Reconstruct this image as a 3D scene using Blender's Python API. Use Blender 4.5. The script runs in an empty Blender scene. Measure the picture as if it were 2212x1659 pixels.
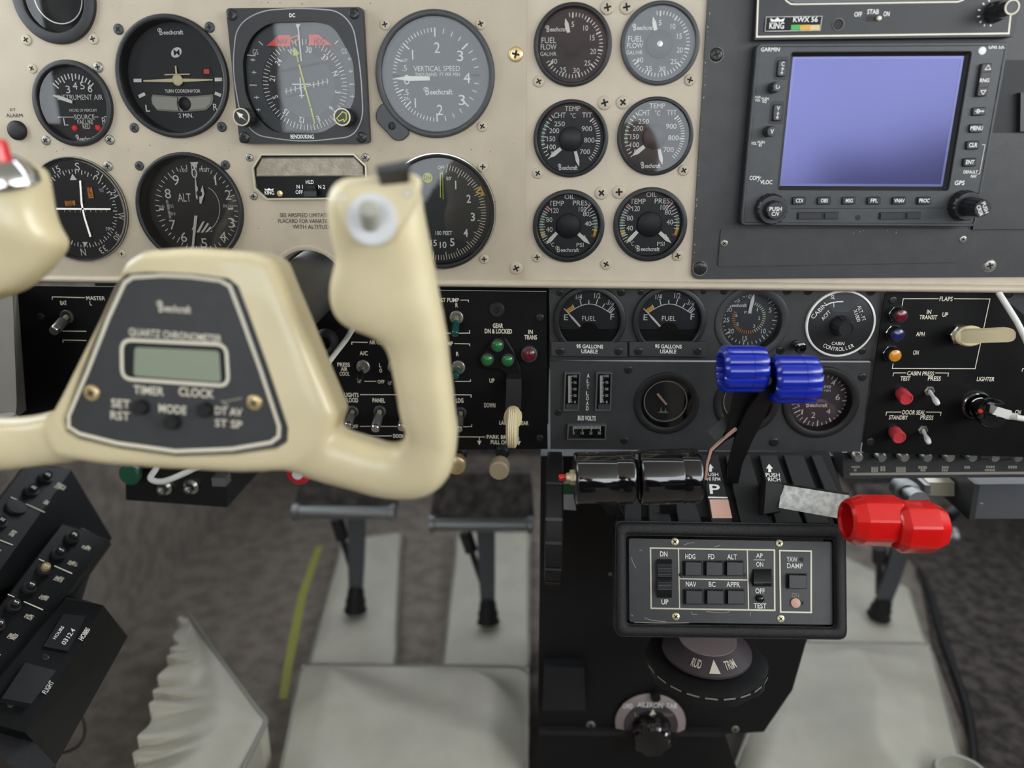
import bpy, bmesh, math, random
from mathutils import Vector, Matrix
from mathutils.geometry import tessellate_polygon
random.seed(7)
SC = bpy.context.scene
COL = SC.collection
pi = math.pi
def R(a): return math.radians(a)

# ------------------------------------------------------------------ camera, world, light, exposure
F = 1650.0                       # focal length in pixels of the 2212 x 1659 frame
CAM = Vector((0.0, -0.56, 0.64))  # panel face is the plane y = 0, cabin floor z = 0 (metres)
PITCH, YAW, ROLL = R(17.595), R(-3.184), R(0.051)
_cp, _sp, _cy, _sy, _cr, _sr = math.cos(PITCH), math.sin(PITCH), math.cos(YAW), math.sin(YAW), math.cos(ROLL), math.sin(ROLL)
FW = Vector((_sy * _cp, _cy * _cp, -_sp)); _r0 = Vector((_cy, -_sy, 0)); _u0 = _r0.cross(FW)
RT = _cr * _r0 + _sr * _u0; UP = -_sr * _r0 + _cr * _u0
cd = bpy.data.cameras.new('camera'); cam = bpy.data.objects.new('camera', cd); COL.objects.link(cam)
cam.matrix_world = Matrix.Translation(CAM) @ Matrix((RT, UP, -FW)).transposed().to_4x4()
cd.sensor_fit = 'HORIZONTAL'; cd.sensor_width = 36.0; cd.lens = F / 2212 * 36
cd.clip_start = 0.01; cd.clip_end = 50
cd.dof.use_dof = True; cd.dof.focus_distance = 0.555; cd.dof.aperture_fstop = cd.lens / 8.0
SC.camera = cam
W = bpy.data.worlds.new('sky'); SC.world = W; W.use_nodes = True
W.node_tree.nodes['Background'].inputs[0].default_value = (0.88, 0.94, 1.0, 1)
W.node_tree.nodes['Background'].inputs[1].default_value = 2.6
def area(name, loc, target, sx, sy, power, col):
    d = bpy.data.lights.new(name, 'AREA'); d.shape = 'RECTANGLE'; d.size = sx; d.size_y = sy; d.energy = power; d.color = col
    o = bpy.data.objects.new(name, d); COL.objects.link(o); o.location = loc
    o.rotation_euler = (Vector(target) - Vector(loc)).to_track_quat('-Z', 'Y').to_euler(); return o
area('window_light_right', (1.20, -0.85, 0.90), (0.1, 0.0, 0.5), 0.7, 0.40, 2.5, (1.0, 0.97, 0.93))
VS = SC.view_settings
VS.view_transform = 'Standard'; VS.look = 'None'; VS.gamma = 1.0; VS.use_curve_mapping = False
VS.exposure = 0.85

# ------------------------------------------------------------------ pixels to places
def ray(p): return FW + (p[0] - 1106.0) / F * RT - (p[1] - 829.5) / F * UP
def PY(p, Y=0.0):
    d = ray(p); return CAM + d * ((Y - CAM.y) / d.y)
def PX(p, X):
    d = ray(p); return CAM + d * ((X - CAM.x) / d.x)
def PZ(p, Z=0.0):
    d = ray(p); return CAM + d * ((Z - CAM.z) / d.z)
def PD(p, depth): return CAM + ray(p) * depth
class Z:                          # coordinates read off an enlarged crop of the photograph
    def __init__(s, x, y, k): s.x, s.y, s.k = x, y, k
    def __call__(s, a, b): return (s.x + a * s.k, s.y + b * s.k)
PIX = Z(0, 0, 1.0)
Z1 = Z(0, 0, .25316); Z2 = Z(460, 0, .30741); Z3 = Z(1100, 0, .20796); Z4 = Z(1100, 330, .20796); Z5 = Z(1480, 0, .33092)
Z6 = Z(0, 300, .28029); Z7 = Z(520, 300, .28933); Z8 = Z(640, 600, .26221); Z9 = Z(1160, 600, .25316); Z10 = Z(1652, 580, .25316)
Z11 = Z(1480, 380, .33092); Z12 = Z(1160, 900, .36166); Z13 = Z(0, 960, .42137); Z14 = Z(0, 500, .31646); Z15 = Z(500, 900, .33454)
Z16 = Z(1160, 1300, .28933); Z17 = Z(1652, 900, .45752); Z18 = Z(280, 1150, .434); Z19 = Z(640, 640, .19293); Z20 = Z(1500, 720, .24111)
Z21 = Z(0, 600, .21703); Z22 = Z(1780, 950, .1953); Z23 = Z(1150, 960, .26515); Z24 = Z(230, 980, .21248); Z25 = Z(1960, 0, .1989)

# ------------------------------------------------------------------ materials
def lin(c): return tuple(((v / 255) / 12.92 if v / 255 <= 0.04045 else ((v / 255 + 0.055) / 1.055) ** 2.4) for v in c)
MATS = {}
def mat(name, col, rough=0.5, metal=0.0, spec=0.5, var=0.0, vscale=200, bump=0.0, bscale=800, coat=0.0, emit=0.0, col2=None):
    m = bpy.data.materials.new(name); m.use_nodes = True; nt = m.node_tree; b = nt.nodes['Principled BSDF']
    c = lin(col); b.inputs['Base Color'].default_value = (*c, 1); b.inputs['Roughness'].default_value = rough
    b.inputs['Metallic'].default_value = metal; b.inputs['Specular IOR Level'].default_value = spec
    if coat: b.inputs['Coat Weight'].default_value = coat; b.inputs['Coat Roughness'].default_value = 0.05
    if emit: b.inputs['Emission Color'].default_value = (*c, 1); b.inputs['Emission Strength'].default_value = emit
    tc = None
    if var or bump: tc = nt.nodes.new('ShaderNodeTexCoord')
    if var:
        n = nt.nodes.new('ShaderNodeTexNoise'); n.inputs['Scale'].default_value = vscale; n.inputs['Detail'].default_value = 5
        nt.links.new(tc.outputs['Object'], n.inputs['Vector'])
        r = nt.nodes.new('ShaderNodeValToRGB'); nt.links.new(n.outputs['Fac'], r.inputs['Fac'])
        lo = lin(col2) if col2 else tuple(x * (1 - var) for x in c); hi = c if col2 else tuple(min(1, x * (1 + var)) for x in c)
        r.color_ramp.elements[0].position = 0.36; r.color_ramp.elements[1].position = 0.64
        r.color_ramp.elements[0].color = (*lo, 1); r.color_ramp.elements[1].color = (*hi, 1)
        nt.links.new(r.outputs['Color'], b.inputs['Base Color'])
    if bump:
        n = nt.nodes.new('ShaderNodeTexNoise'); n.inputs['Scale'].default_value = bscale; n.inputs['Detail'].default_value = 3
        nt.links.new(tc.outputs['Object'], n.inputs['Vector'])
        u = nt.nodes.new('ShaderNodeBump'); u.inputs['Strength'].default_value = bump; u.inputs['Distance'].default_value = 0.0006
        nt.links.new(n.outputs['Fac'], u.inputs['Height']); nt.links.new(u.outputs['Normal'], b.inputs['Normal'])
    MATS[name] = m; return m
def glassmat(name, tint=(1, 1, 1), refl=1.0, rough=0.02):
    m = bpy.data.materials.new(name); m.use_nodes = True; nt = m.node_tree; nt.nodes.remove(nt.nodes['Principled BSDF'])
    t = nt.nodes.new('ShaderNodeBsdfTransparent'); t.inputs[0].default_value = (*tint, 1)
    g = nt.nodes.new('ShaderNodeBsdfGlossy'); g.inputs['Roughness'].default_value = rough
    f = nt.nodes.new('ShaderNodeFresnel'); f.inputs[0].default_value = 1.45
    k = nt.nodes.new('ShaderNodeMath'); k.operation = 'MULTIPLY'; k.inputs[1].default_value = refl
    x = nt.nodes.new('ShaderNodeMixShader'); o = nt.nodes['Material Output']
    nt.links.new(f.outputs[0], k.inputs[0]); nt.links.new(k.outputs[0], x.inputs[0]); nt.links.new(t.outputs[0], x.inputs[1]); nt.links.new(g.outputs[0], x.inputs[2])
    nt.links.new(x.outputs[0], o.inputs[0]); MATS[name] = m; return m
mat('beige', (196, 184, 164), .5, var=.035, vscale=60, bump=.10, bscale=1500)
mat('beige_plate', (184, 172, 151), .5, var=.04, vscale=45, bump=.10, bscale=1500)
mat('beige_screw', (188, 176, 156), .4, var=.06, vscale=400)
mat('greige_wall', (142, 138, 130), .6, var=.05, vscale=20, bump=.1)
mat('black_paint', (55, 56, 57), .45, var=.10, vscale=90, bump=.10, bscale=1200)
mat('black_switch', (17, 17, 18), .42, spec=.22, var=.2, vscale=70)
mat('black_deep', (11, 11, 12), .55)
mat('bezel', (30, 31, 33), .42, var=.1, vscale=200)
mat('bezel_grey', (62, 64, 66), .42, var=.08, vscale=200)
mat('dial', (26, 27, 29), .5, var=.08, vscale=300)
mat('dial_grey', (58, 63, 66), .5, var=.06, vscale=150)
mat('dial_navy', (17, 19, 24), .45, var=.08, vscale=200)
mat('hub_disc', (38, 40, 42), .45)
mat('print_white', (246, 246, 240), .55)
mat('print_cream', (238, 231, 210), .55)
mat('print_dim', (150, 146, 136), .6)
mat('print_black', (30, 28, 25), .6)
mat('pointer_white', (250, 248, 240), .45)
mat('pointer_cream', (235, 222, 180), .45)
mat('needle_yellow', (214, 220, 60), .45)
mat('flag_red', (238, 78, 62), .45)
mat('flag_orange', (226, 140, 45), .45)
mat('arc_green', (95, 130, 105), .5)
mat('arc_yellow', (226, 172, 44), .5)
mat('arc_red', (170, 70, 70), .5)
mat('lamp_red_dim', (190, 40, 36), .25, coat=.5)
mat('glow_red', (214, 58, 46), .35, emit=.12)
mat('steel', (190, 190, 186), .28, metal=1, var=.06, vscale=300)
mat('steel_worn', (140, 138, 133), .34, metal=1, var=.22, vscale=260)
mat('chrome', (215, 215, 212), .12, metal=1)
mat('alloy', (178, 178, 174), .38, metal=.9)
mat('brass', (216, 192, 144), .32, metal=.6, var=.1, vscale=500)
mat('brass_pale', (214, 206, 170), .32, metal=.7, var=.1, vscale=500)
mat('screw_black', (50, 50, 50), .28, metal=.4)
mat('screw_steel', (150, 148, 140), .35, metal=.6, var=.2, vscale=900)
mat('recess', (14, 13, 12), .8)
mat('etched_panel', (150, 142, 126), .38, metal=.4, var=.16, vscale=160, bump=.3, bscale=500)
mat('frame_pale', (196, 190, 168), .35, metal=.4)
mat('cream', (232, 218, 176), .34, var=.03, vscale=30, coat=.35)
mat('cream_plain', (232, 217, 176), .42)
mat('grey_knob', (176, 176, 164), .5)
mat('white_cap', (226, 227, 228), .35)
mat('lcd', (150, 160, 138), .3)
mat('chron_face', (58, 59, 60), .5, var=.06, vscale=120)
mat('tube_grey', (62, 60, 54), .5, spec=.3, var=.1, vscale=40)
mat('gloss_black', (12, 12, 13), .07, spec=.8, coat=.8)
mat('knob_black', (34, 34, 36), .34)
mat('rubber', (20, 20, 21), .6)
mat('blue_plastic', (14, 40, 168), .2, coat=.5)
mat('red_plastic', (222, 26, 24), .22, coat=.5)
mat('red_soft', (198, 60, 66), .3, coat=.3)
mat('green_tip', (22, 74, 66), .25, coat=.5)
mat('green_lens', (28, 112, 52), .25, coat=.6)
mat('red_lens', (96, 14, 32), .25, coat=.6)
mat('blue_lens', (24, 32, 92), .25, coat=.6)
mat('amber_lens', (216, 140, 34), .25, coat=.6)
mat('green_knob', (38, 92, 66), .4)
mat('leather_black', (34, 34, 36), .36, bump=.8, bscale=2000, var=.1, vscale=300)
mat('ap_face', (52, 53, 54), .38, var=.08, vscale=120)
mat('pedestal', (13, 13, 15), .55, var=.15, vscale=60)
mat('quadrant', (36, 37, 39), .5, var=.1, vscale=60)
mat('label_pink', (224, 178, 160), .5)
mat('violet_grey', (74, 66, 70), .45)
mat('pale_mauve', (158, 144, 142), .5)
mat('park_beige', (176, 160, 130), .5)
mat('carpet', (150, 140, 131), .95, spec=.1, var=.3, vscale=38, bump=1, bscale=420, col2=(126, 117, 110))
mat('carpet_dark', (84, 79, 76), .95, spec=.1, var=.4, vscale=60, bump=1, bscale=260)
mat('leather_grey', (202, 198, 182), .5, var=.05, vscale=25, bump=.25, bscale=500)
mat('vinyl_edge', (150, 149, 139), .5)
mat('cable_white', (222, 222, 216), .4)
mat('tape_yellow', (168, 170, 78), .6)
mat('aluminium_dim', (146, 148, 148), .4, metal=.8)
mat('box_grey', (86, 88, 92), .45)
mat('headliner', (186, 182, 172), .8)
mat('seat_dark', (40, 38, 38), .7)
mat('kwx_green', (70, 175, 85), .5); mat('kwx_amber', (222, 175, 60), .5); mat('kwx_buff', (226, 202, 140), .5)
mat('red_mark', (196, 32, 46), .4)
glassmat('gauge_glass', (1, 1, 1), 1.5)
glassmat('lens_clear', (.92, .93, .92), .9)
mat('screen_violet', (78, 79, 128), .16, metal=.45, var=.05, vscale=8)
mat('screen_edge', (96, 98, 140), .3, metal=.6)
mat('dark_glass', (8, 8, 10), .06, spec=.6)

# ------------------------------------------------------------------ lettering: outlines of the built-in font, cached by glyph
GL = {}
def load_glyphs(chars):
    jobs = []
    for off in (0.0, 0.016):
        for ch in chars + ' ':
            for body in (ch, 'H' + ch + 'H', 'HH'):
                cu = bpy.data.curves.new('g', 'FONT'); cu.body = body; cu.resolution_u = 3; cu.offset = off
                o = bpy.data.objects.new('g', cu); COL.objects.link(o); jobs.append((off, ch, body, o, cu))
    bpy.context.view_layer.update(); dg = bpy.context.evaluated_depsgraph_get()
    tmp = {}
    for off, ch, body, o, cu in jobs:
        e = o.evaluated_get(dg); me = e.to_mesh()
        vs = [(v.co.x, v.co.y) for v in me.vertices]
        if body == ch: GL[(off > 0, ch)] = [vs, [tuple(p.vertices) for p in me.polygons], 0]
        else: tmp[(off, ch, body == 'HH')] = max(v[0] for v in vs)
        e.to_mesh_clear()
    for off in (0.0, 0.016):
        cap = max(v[1] for v in GL[(off > 0, 'H')][0])
        for ch in chars + ' ':
            g = GL[(off > 0, ch)]; g[2] = (tmp[(off, ch, False)] - tmp[(off, ch, True)]) / cap
            g[0] = [(x / cap, y / cap) for x, y in g[0]]
    for off, ch, body, o, cu in jobs: bpy.data.objects.remove(o); bpy.data.curves.remove(cu)
load_glyphs("ABCDEFGHIJKLMNOPQRSTUVWXYZabcdefghijklmnopqrstuvwxyz0123456789./&°-+*:,!'()®#▲")

# ------------------------------------------------------------------ mesh builder
class MB:
    def __init__(s, M=None): s.v = []; s.f = []; s.M = M
    def add(s, vs, fs):
        n = len(s.v); s.v += [tuple(s.M @ Vector(v)) if s.M else tuple(v) for v in vs]; s.f += [tuple(i + n for i in f) for f in fs]; return s
    def box(s, x0, x1, y0, y1, z0, z1):
        return s.add([(x, y, z) for z in (z0, z1) for y in (y0, y1) for x in (x0, x1)],
                     [(0, 2, 3, 1), (4, 5, 7, 6), (0, 1, 5, 4), (2, 6, 7, 3), (0, 4, 6, 2), (1, 3, 7, 5)])
    def hexa(s, a, b):            # eight corners: ring a, ring b (four each, same order)
        return s.add(list(a) + list(b), [(3, 2, 1, 0), (4, 5, 6, 7), (0, 1, 5, 4), (1, 2, 6, 5), (2, 3, 7, 6), (3, 0, 4, 7)])
    def poly(s, pts, z): return s.add([(x, y, z) for x, y in pts], [tuple(range(len(pts)))])
    def prism(s, pts, z0, z1, holes=()):
        rings = [list(pts)] + [list(h) for h in holes]; allp = [p for r in rings for p in r]
        tris = tessellate_polygon([[Vector((x, y, 0)) for x, y in r] for r in rings]); n = len(allp)
        vs = [(x, y, z1) for x, y in allp] + [(x, y, z0) for x, y in allp]; fs = []
        for t in tris:
            a, b, c = [Vector(allp[i]) for i in t]
            if (b - a).cross(c - a) < 0: t = (t[0], t[2], t[1])
            fs += [tuple(t), tuple(i + n for i in reversed(t))]
        k = 0
        for ri, r in enumerate(rings):
            ar = sum(r[i][0] * r[(i + 1) % len(r)][1] - r[(i + 1) % len(r)][0] * r[i][1] for i in range(len(r)))
            fwd = (ar > 0) == (ri == 0)
            for i in range(len(r)):
                a, b = k + i, k + (i + 1) % len(r)
                fs.append((a, a + n, b + n, b) if fwd else (b, b + n, a + n, a))
            k += len(r)
        return s.add(vs, fs)
    def cham(s, pts, z0, z1, c):  # prism with a chamfered top edge
        return s.loft([[(x, y, z0) for x, y in pts], [(x, y, z1 - c) for x, y in pts], [(x, y, z1) for x, y in inset(pts, c)]])
    def loft(s, rings, cap0=True, cap1=True, closed=False):
        n = len(rings[0]); vs = [p for r in rings for p in r]; fs = []; m = len(rings)
        for j in range(m if closed else m - 1):
            for i in range(n): a, b = j * n, ((j + 1) % m) * n; fs.append((a + i, a + (i + 1) % n, b + (i + 1) % n, b + i))
        if cap0 and not closed: fs.append(tuple(reversed(range(n))))
        if cap1 and not closed: fs.append(tuple(range((m - 1) * n, m * n)))
        return s.add(vs, fs)
    def lathe(s, prof, seg=48, cx=0, cy=0, closed=False, sq=None):   # profile of (radius, z) about local z
        rings = [[(cx + r * math.cos(2 * pi * i / seg), cy + r * math.sin(2 * pi * i / seg), z) for i in range(seg)] for r, z in prof]
        return s.loft(rings, not closed, not closed, closed)
    def rod(s, p0, p1, r0, r1=None, seg=16):
        return s.profile(p0, p1, [(0, r0), (1, r1 if r1 is not None else r0)], seg)
    def profile(s, p0, p1, prof, seg=20, wob=None):   # surface of revolution between two points; prof of (t, radius)
        p0, p1 = Vector(p0), Vector(p1); d = p1 - p0; L = d.length; d.normalize()
        a = d.orthogonal().normalized(); b = d.cross(a)
        return s.loft([[tuple(p0 + d * (t * L) + (a * math.cos(2 * pi * i / seg) + b * math.sin(2 * pi * i / seg)) * r * (wob(i) if wob else 1)) for i in range(seg)] for t, r in prof])
    def tube(s, pts, r, seg=10, sub=6):
        P = spline([Vector(p) for p in pts], sub); rings = []; a = None
        for i, p in enumerate(P):
            d = (P[min(i + 1, len(P) - 1)] - P[max(i - 1, 0)]).normalized()
            a = d.orthogonal().normalized() if a is None else (a - d * a.dot(d)).normalized(); b = d.cross(a)
            rings.append([tuple(p + (a * math.cos(2 * pi * k / seg) + b * math.sin(2 * pi * k / seg)) * r) for k in range(seg)])
        return s.loft(rings)
    def line(s, pts, w, z, closed=False):   # flat printed line with mitred corners
        n = len(pts); L, Rr = [], []
        for i in range(n):
            p = Vector(pts[i]); a = Vector(pts[i - 1]) if (i or closed) else None; b = Vector(pts[(i + 1) % n]) if (i < n - 1 or closed) else None
            d1 = (p - a).normalized() if a is not None else None; d2 = (b - p).normalized() if b is not None else None
            d1 = d1 or d2; d2 = d2 or d1; nn = Vector((-(d1 + d2).y, (d1 + d2).x)).normalized(); k = w / 2 / max(.4, nn.dot(Vector((-d1.y, d1.x))))
            L.append(p + nn * k); Rr.append(p - nn * k)
        for i in range(n if closed else n - 1):
            j = (i + 1) % n; s.add([(*Rr[i], z), (*Rr[j], z), (*L[j], z), (*L[i], z)], [(0, 1, 2, 3)])
        return s
    def ring(s, r0, r1, z, a0=0, a1=360, cx=0, cy=0, seg=64):   # flat ring or arc, degrees clockwise from the top
        n = max(3, int(seg * abs(a1 - a0) / 360)); vs = []
        for i in range(n + 1):
            a = R(a0 + (a1 - a0) * i / n); c, q = math.sin(a), math.cos(a); vs += [(cx + r0 * c, cy + r0 * q, z), (cx + r1 * c, cy + r1 * q, z)]
        return s.add(vs, [(2 * i, 2 * i + 1, 2 * i + 3, 2 * i + 2) for i in range(n)])
    def tick(s, a, r0, r1, w, z, cx=0, cy=0):
        a = R(a); c, q = math.sin(a), math.cos(a)
        return s.add([(cx + r0 * c - q * w / 2, cy + r0 * q + c * w / 2, z), (cx + r0 * c + q * w / 2, cy + r0 * q - c * w / 2, z),
                      (cx + r1 * c + q * w / 2, cy + r1 * q - c * w / 2, z), (cx + r1 * c - q * w / 2, cy + r1 * q + c * w / 2, z)], [(0, 1, 2, 3)])
    def disc(s, r, z, cx=0, cy=0, seg=40): return s.poly([(cx + r * math.cos(2 * pi * i / seg), cy + r * math.sin(2 * pi * i / seg)) for i in range(seg)], z)
    def text(s, t, x, y, h, w=None, rot=0, z=0, bold=False, cond=.86, slant=0):
        pen = 0; out = []
        for ch in t:
            g = GL[(bold, ch)]; out.append((pen, g)); pen += g[2]
        xs = [p + v[0] for p, g in out for v in g[0]]
        if not xs: return s
        x0, x1 = min(xs), max(xs); kx = (w / (x1 - x0)) if w else h * cond; c, q = math.cos(R(rot)), math.sin(R(rot))
        for p, g in out:
            if not g[0]: continue
            vs = []
            for a, b in g[0]:
                X = (p + a - (x0 + x1) / 2) * kx + slant * (b - .5) * h; Y = (b - .5) * h; vs.append((x + X * c - Y * q, y + X * q + Y * c, z))
            s.add(vs, g[1])
        return s
def spline(P, sub):
    out = []
    for i in range(len(P) - 1):
        a, b, c, d = P[max(i - 1, 0)], P[i], P[i + 1], P[min(i + 2, len(P) - 1)]
        for k in range(sub):
            t = k / sub; out.append(.5 * ((2 * b) + (c - a) * t + (2 * a - 5 * b + 4 * c - d) * t * t + (3 * b - a - 3 * c + d) * t ** 3))
    return out + [P[-1]]
def inset(pts, d):
    n = len(pts); ar = sum(pts[i][0] * pts[(i + 1) % n][1] - pts[(i + 1) % n][0] * pts[i][1] for i in range(n)); sg = 1 if ar > 0 else -1; out = []
    for i in range(n):
        p, a, b = Vector(pts[i]), Vector(pts[i - 1]), Vector(pts[(i + 1) % n])
        d1, d2 = (p - a).normalized(), (b - p).normalized(); nn = Vector((-(d1 + d2).y, (d1 + d2).x))
        if nn.length < 1e-9: nn = Vector((-d1.y, d1.x))
        nn.normalize(); out.append(tuple(p + nn * sg * d / max(.5, nn.dot(Vector((-d1.y, d1.x))))))
    return out
def rnd(pts, r, n=5):             # polygon with rounded corners; r one radius or one per corner
    out = []; m = len(pts)
    for i in range(m):
        p, a, b = Vector(pts[i]), Vector(pts[i - 1]), Vector(pts[(i + 1) % m]); rr = r[i] if isinstance(r, (list, tuple)) else r
        if rr <= 0: out.append(tuple(p)); continue
        d1, d2 = (a - p), (b - p); k = min(rr, d1.length * .49, d2.length * .49); q0, q1 = p + d1.normalized() * k, p + d2.normalized() * k
        for j in range(n + 1):
            t = j / n; out.append(tuple(q0 * (1 - t) ** 2 + p * 2 * t * (1 - t) + q1 * t * t))
    return out
def rrect(x0, x1, y0, y1, r, n=5): return rnd([(x0, y0), (x1, y0), (x1, y1), (x0, y1)], r, n)
def circ(cx, cy, r, n=40, ry=None): return [(cx + r * math.cos(2 * pi * i / n), cy + (ry or r) * math.sin(2 * pi * i / n)) for i in range(n)]

def link(name, me, m=None, parent=None, smooth=None, kind=None, label=None):
    o = bpy.data.objects.new(name, me); COL.objects.link(o)
    if m: me.materials.clear(); me.materials.append(MATS[m])
    if parent is not None: o.parent = parent
    if kind: o['kind'] = kind
    if label: o['label'] = label
    return o
def mesh(name, mb, smooth=None):
    me = bpy.data.meshes.new(name); me.from_pydata(mb.v, [], mb.f); me.update()
    if smooth is not None:
        me.polygons.foreach_set('use_smooth', [True] * len(me.polygons)); me.set_sharp_from_angle(angle=R(smooth))
    return me
def fixn(me):
    bm = bmesh.new(); bm.from_mesh(me); bmesh.ops.recalc_face_normals(bm, faces=bm.faces); bm.to_mesh(me); bm.free(); return me

class Th:                         # a thing: an Empty at its base with parts built in its own frame
    def __init__(s, name, label, cat, M, group=None):
        s.M = M; s.Mi = M.inverted(); s.c = s.Mi @ CAM; s.r3 = s.Mi.to_3x3()
        s.o = bpy.data.objects.new(name, None); COL.objects.link(s.o); s.o.matrix_world = M; s.o.empty_display_size = .01
        s.o['label'] = label; s.o['category'] = cat
        if group: s.o['group'] = group
    def L(s, p, lz=0.0):
        d = s.r3 @ ray(p); t = (lz - s.c.z) / d.z; q = s.c + d * t; return (q.x, q.y)
    def L3(s, p, lz=0.0): return (*s.L(p, lz), lz)
    def W(s, w): return s.Mi @ Vector(w)
    def k(s, p, lz=0.0):          # metres per photo pixel across and up at that spot
        a, b, c = s.L(p, lz), s.L((p[0] + 1, p[1]), lz), s.L((p[0], p[1] - 1), lz)
        return math.hypot(b[0] - a[0], b[1] - a[1]), math.hypot(c[0] - a[0], c[1] - a[1])
    def rad(s, p, w, lz=0.0):     # true radius of a circle that looks w pixels wide at p
        a = s.L(p, lz); b = s.L((p[0] + 1, p[1]), lz); c = s.L((p[0], p[1] + 1), lz)
        J = Matrix(((b[0] - a[0], c[0] - a[0]), (b[1] - a[1], c[1] - a[1]))).inverted(); return w / 2 / math.hypot(J[0][0], J[0][1])
    def part(s, name, mb, m, smooth=None, parent=None, kind=None, label=None, fix=False):
        me = mb if isinstance(mb, bpy.types.Mesh) else mesh(name, mb, smooth)
        if name.endswith(('_marks', '_ticks', '_hatching', '_lettering')) and len(me.polygons) > 40 and not kind and name not in ('maker_lettering', 'knob_lettering', 'key_lettering', 'placard_lettering', 'scale_lettering'): kind = 'stuff' if name.endswith(('_marks', '_ticks', '_hatching')) or name == 'blurred_lettering' else None
        if fix: fixn(me)
        return link(name, me, m, parent or s.o, None, kind, label)
    def text(s, items, zz=PIX, lz=0.0, m='print_white', name='lettering', bold=False, parent=None, mb=None, cond=.86):
        b = mb or MB()
        for it in items:
            t, x, y, h = it[:4]; w = it[4] if len(it) > 4 else None; rot = it[5] if len(it) > 5 else 0; bo = it[6] if len(it) > 6 else bold
            p = zz(x, y); kx, ky = s.k(p, lz); c = s.L(p, lz); a = abs(math.cos(R(rot))); q = abs(math.sin(R(rot)))
            if not mb: b = MB()
            fn = b.text if t not in LOGOS else lambda *A, **K: LOGOS[t](b, *A, **K)
            if t in ('1', 'I') and w and w > 14: w = None
            fn(t, c[0], c[1], h * zz.k * math.hypot(ky * a, kx * q), (w * zz.k * math.hypot(kx * a, ky * q)) if w else None, rot=rot, z=lz, bold=bo, cond=cond)
            if not mb: last = s.part(name, b, m, parent=parent)
        return None if mb else last
    def lines(s, items, zz=PIX, lz=0.0, m='print_white', name='printed_lines', parent=None, mb=None):   # items (points, width px, closed)
        b = mb or MB()
        for it in items:
            pts, w = it[0], it[1]; p = zz(*pts[0])
            if not mb: b = MB()
            b.line([s.L(zz(*q), lz) for q in pts], w * zz.k * s.k(p, lz)[0], lz, len(it) > 2 and it[2])
            if not mb: s.part(name, b, m, parent=parent)
    def flat(s, name, pts, m, zz=PIX, lz=0.0, parent=None): return s.part(name, MB().poly([s.L(zz(*p), lz) for p in pts], lz), m, parent=parent)
def logo_bee(b, t, x, y, h, w=None, rot=0, z=0, bold=True, cond=1, slant=0):   # script maker's name: large looped B, small letters
    w = w or h * 4.6; bw = w * .17
    b.text('B', x - w / 2 + bw * .62, y + h * .02, h * 1.12, bw * .75, 0, z, True)
    b.ring(bw * .30, bw * .44, z, 150, 420, x - w / 2 + bw * .28, y + h * .34, 24)
    b.line([(x - w / 2 + bw * .1, y + h * .62), (x - w / 2 + bw * .7, y + h * .60)], h * .10, z)
    b.text('eechcraft', x + bw * .55, y - h * .06, h * .80, w - bw * 1.25, 0, z, True)
    return b
def logo_king(b, t, x, y, h, w=None, rot=0, z=0, bold=True, cond=1, slant=0):  # crown over a bold word
    w = w or h * 3; b.text('KING', x, y - h * .22, h * .62, w, 0, z, True)
    b.poly([(x - w * .42, y + h * .16), (x + w * .42, y + h * .16), (x + w * .5, y + h * .5), (x + w * .2, y + h * .34), (x, y + h * .58), (x - w * .2, y + h * .34), (x - w * .5, y + h * .5)][::1], z)
    return b
LOGOS = {'@bee': logo_bee, '@king': logo_king}
PANEL_ROT = Matrix.Rotation(pi / 2, 4, 'X')
def PM(x, z, Y=0.0): return Matrix.Translation((x, Y, z)) @ PANEL_ROT
def PMp(p, Y=0.0): w = PY(p, Y); return PM(w.x, w.z, Y)
def thing(name, label, cat, M, group=None): return Th(name, label, cat, M, group)

# screws share two meshes: a low domed head and a cross recess
def _cross(a, b, z): return MB().poly([(a, b), (b, b), (b, a), (-b, a)][:0] + [(b, -a), (b, -b + b), (a, b), (b, b)][:0] + [(b, a), (a, a), (a, b), (-a, b), (-a, a), (-b, a), (-b, -a), (-a, -a), (-a, -b), (a, -b), (a, -a), (b, -a)], z)
SCREW = {}
def screw(th, p, d, m='beige_screw', lz=0.0, rot=None, zz=PIX, parent=None, rec='recess', slot=False):
    p = zz(*p); d *= zz.k
    if 'h' + m not in SCREW:
        SCREW['h' + m] = mesh('screw', MB().lathe([(1.0, 0), (1.0, .10), (.93, .2), (.72, .26), (.3, .29), (.01, .3)], 24), 40)
        SCREW['r' + m + rec] = mesh('cross_recess', _cross(.13, .52, .31)); SCREW['s' + m + rec] = mesh('slot_recess', MB().poly([(-.7, -.12), (.7, -.12), (.7, .12), (-.7, .12)], .31))
    rr = th.rad(p, d, lz); o = link('screw', SCREW['h' + m], None if SCREW['h' + m].materials else m, parent or th.o)
    o.location = (*th.L(p, lz), lz); o.scale = (rr, rr, min(rr, .004)); o.rotation_euler = (0, 0, R(rot if rot is not None else random.uniform(0, 90)))
    k = ('s' if slot else 'r') + m + rec
    if k not in SCREW: SCREW[k] = mesh('cross_recess', _cross(.13, .52, .31))
    c = link('slot_recess' if slot else 'cross_recess', SCREW[k], None if SCREW[k].materials else rec, o); return o
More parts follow.
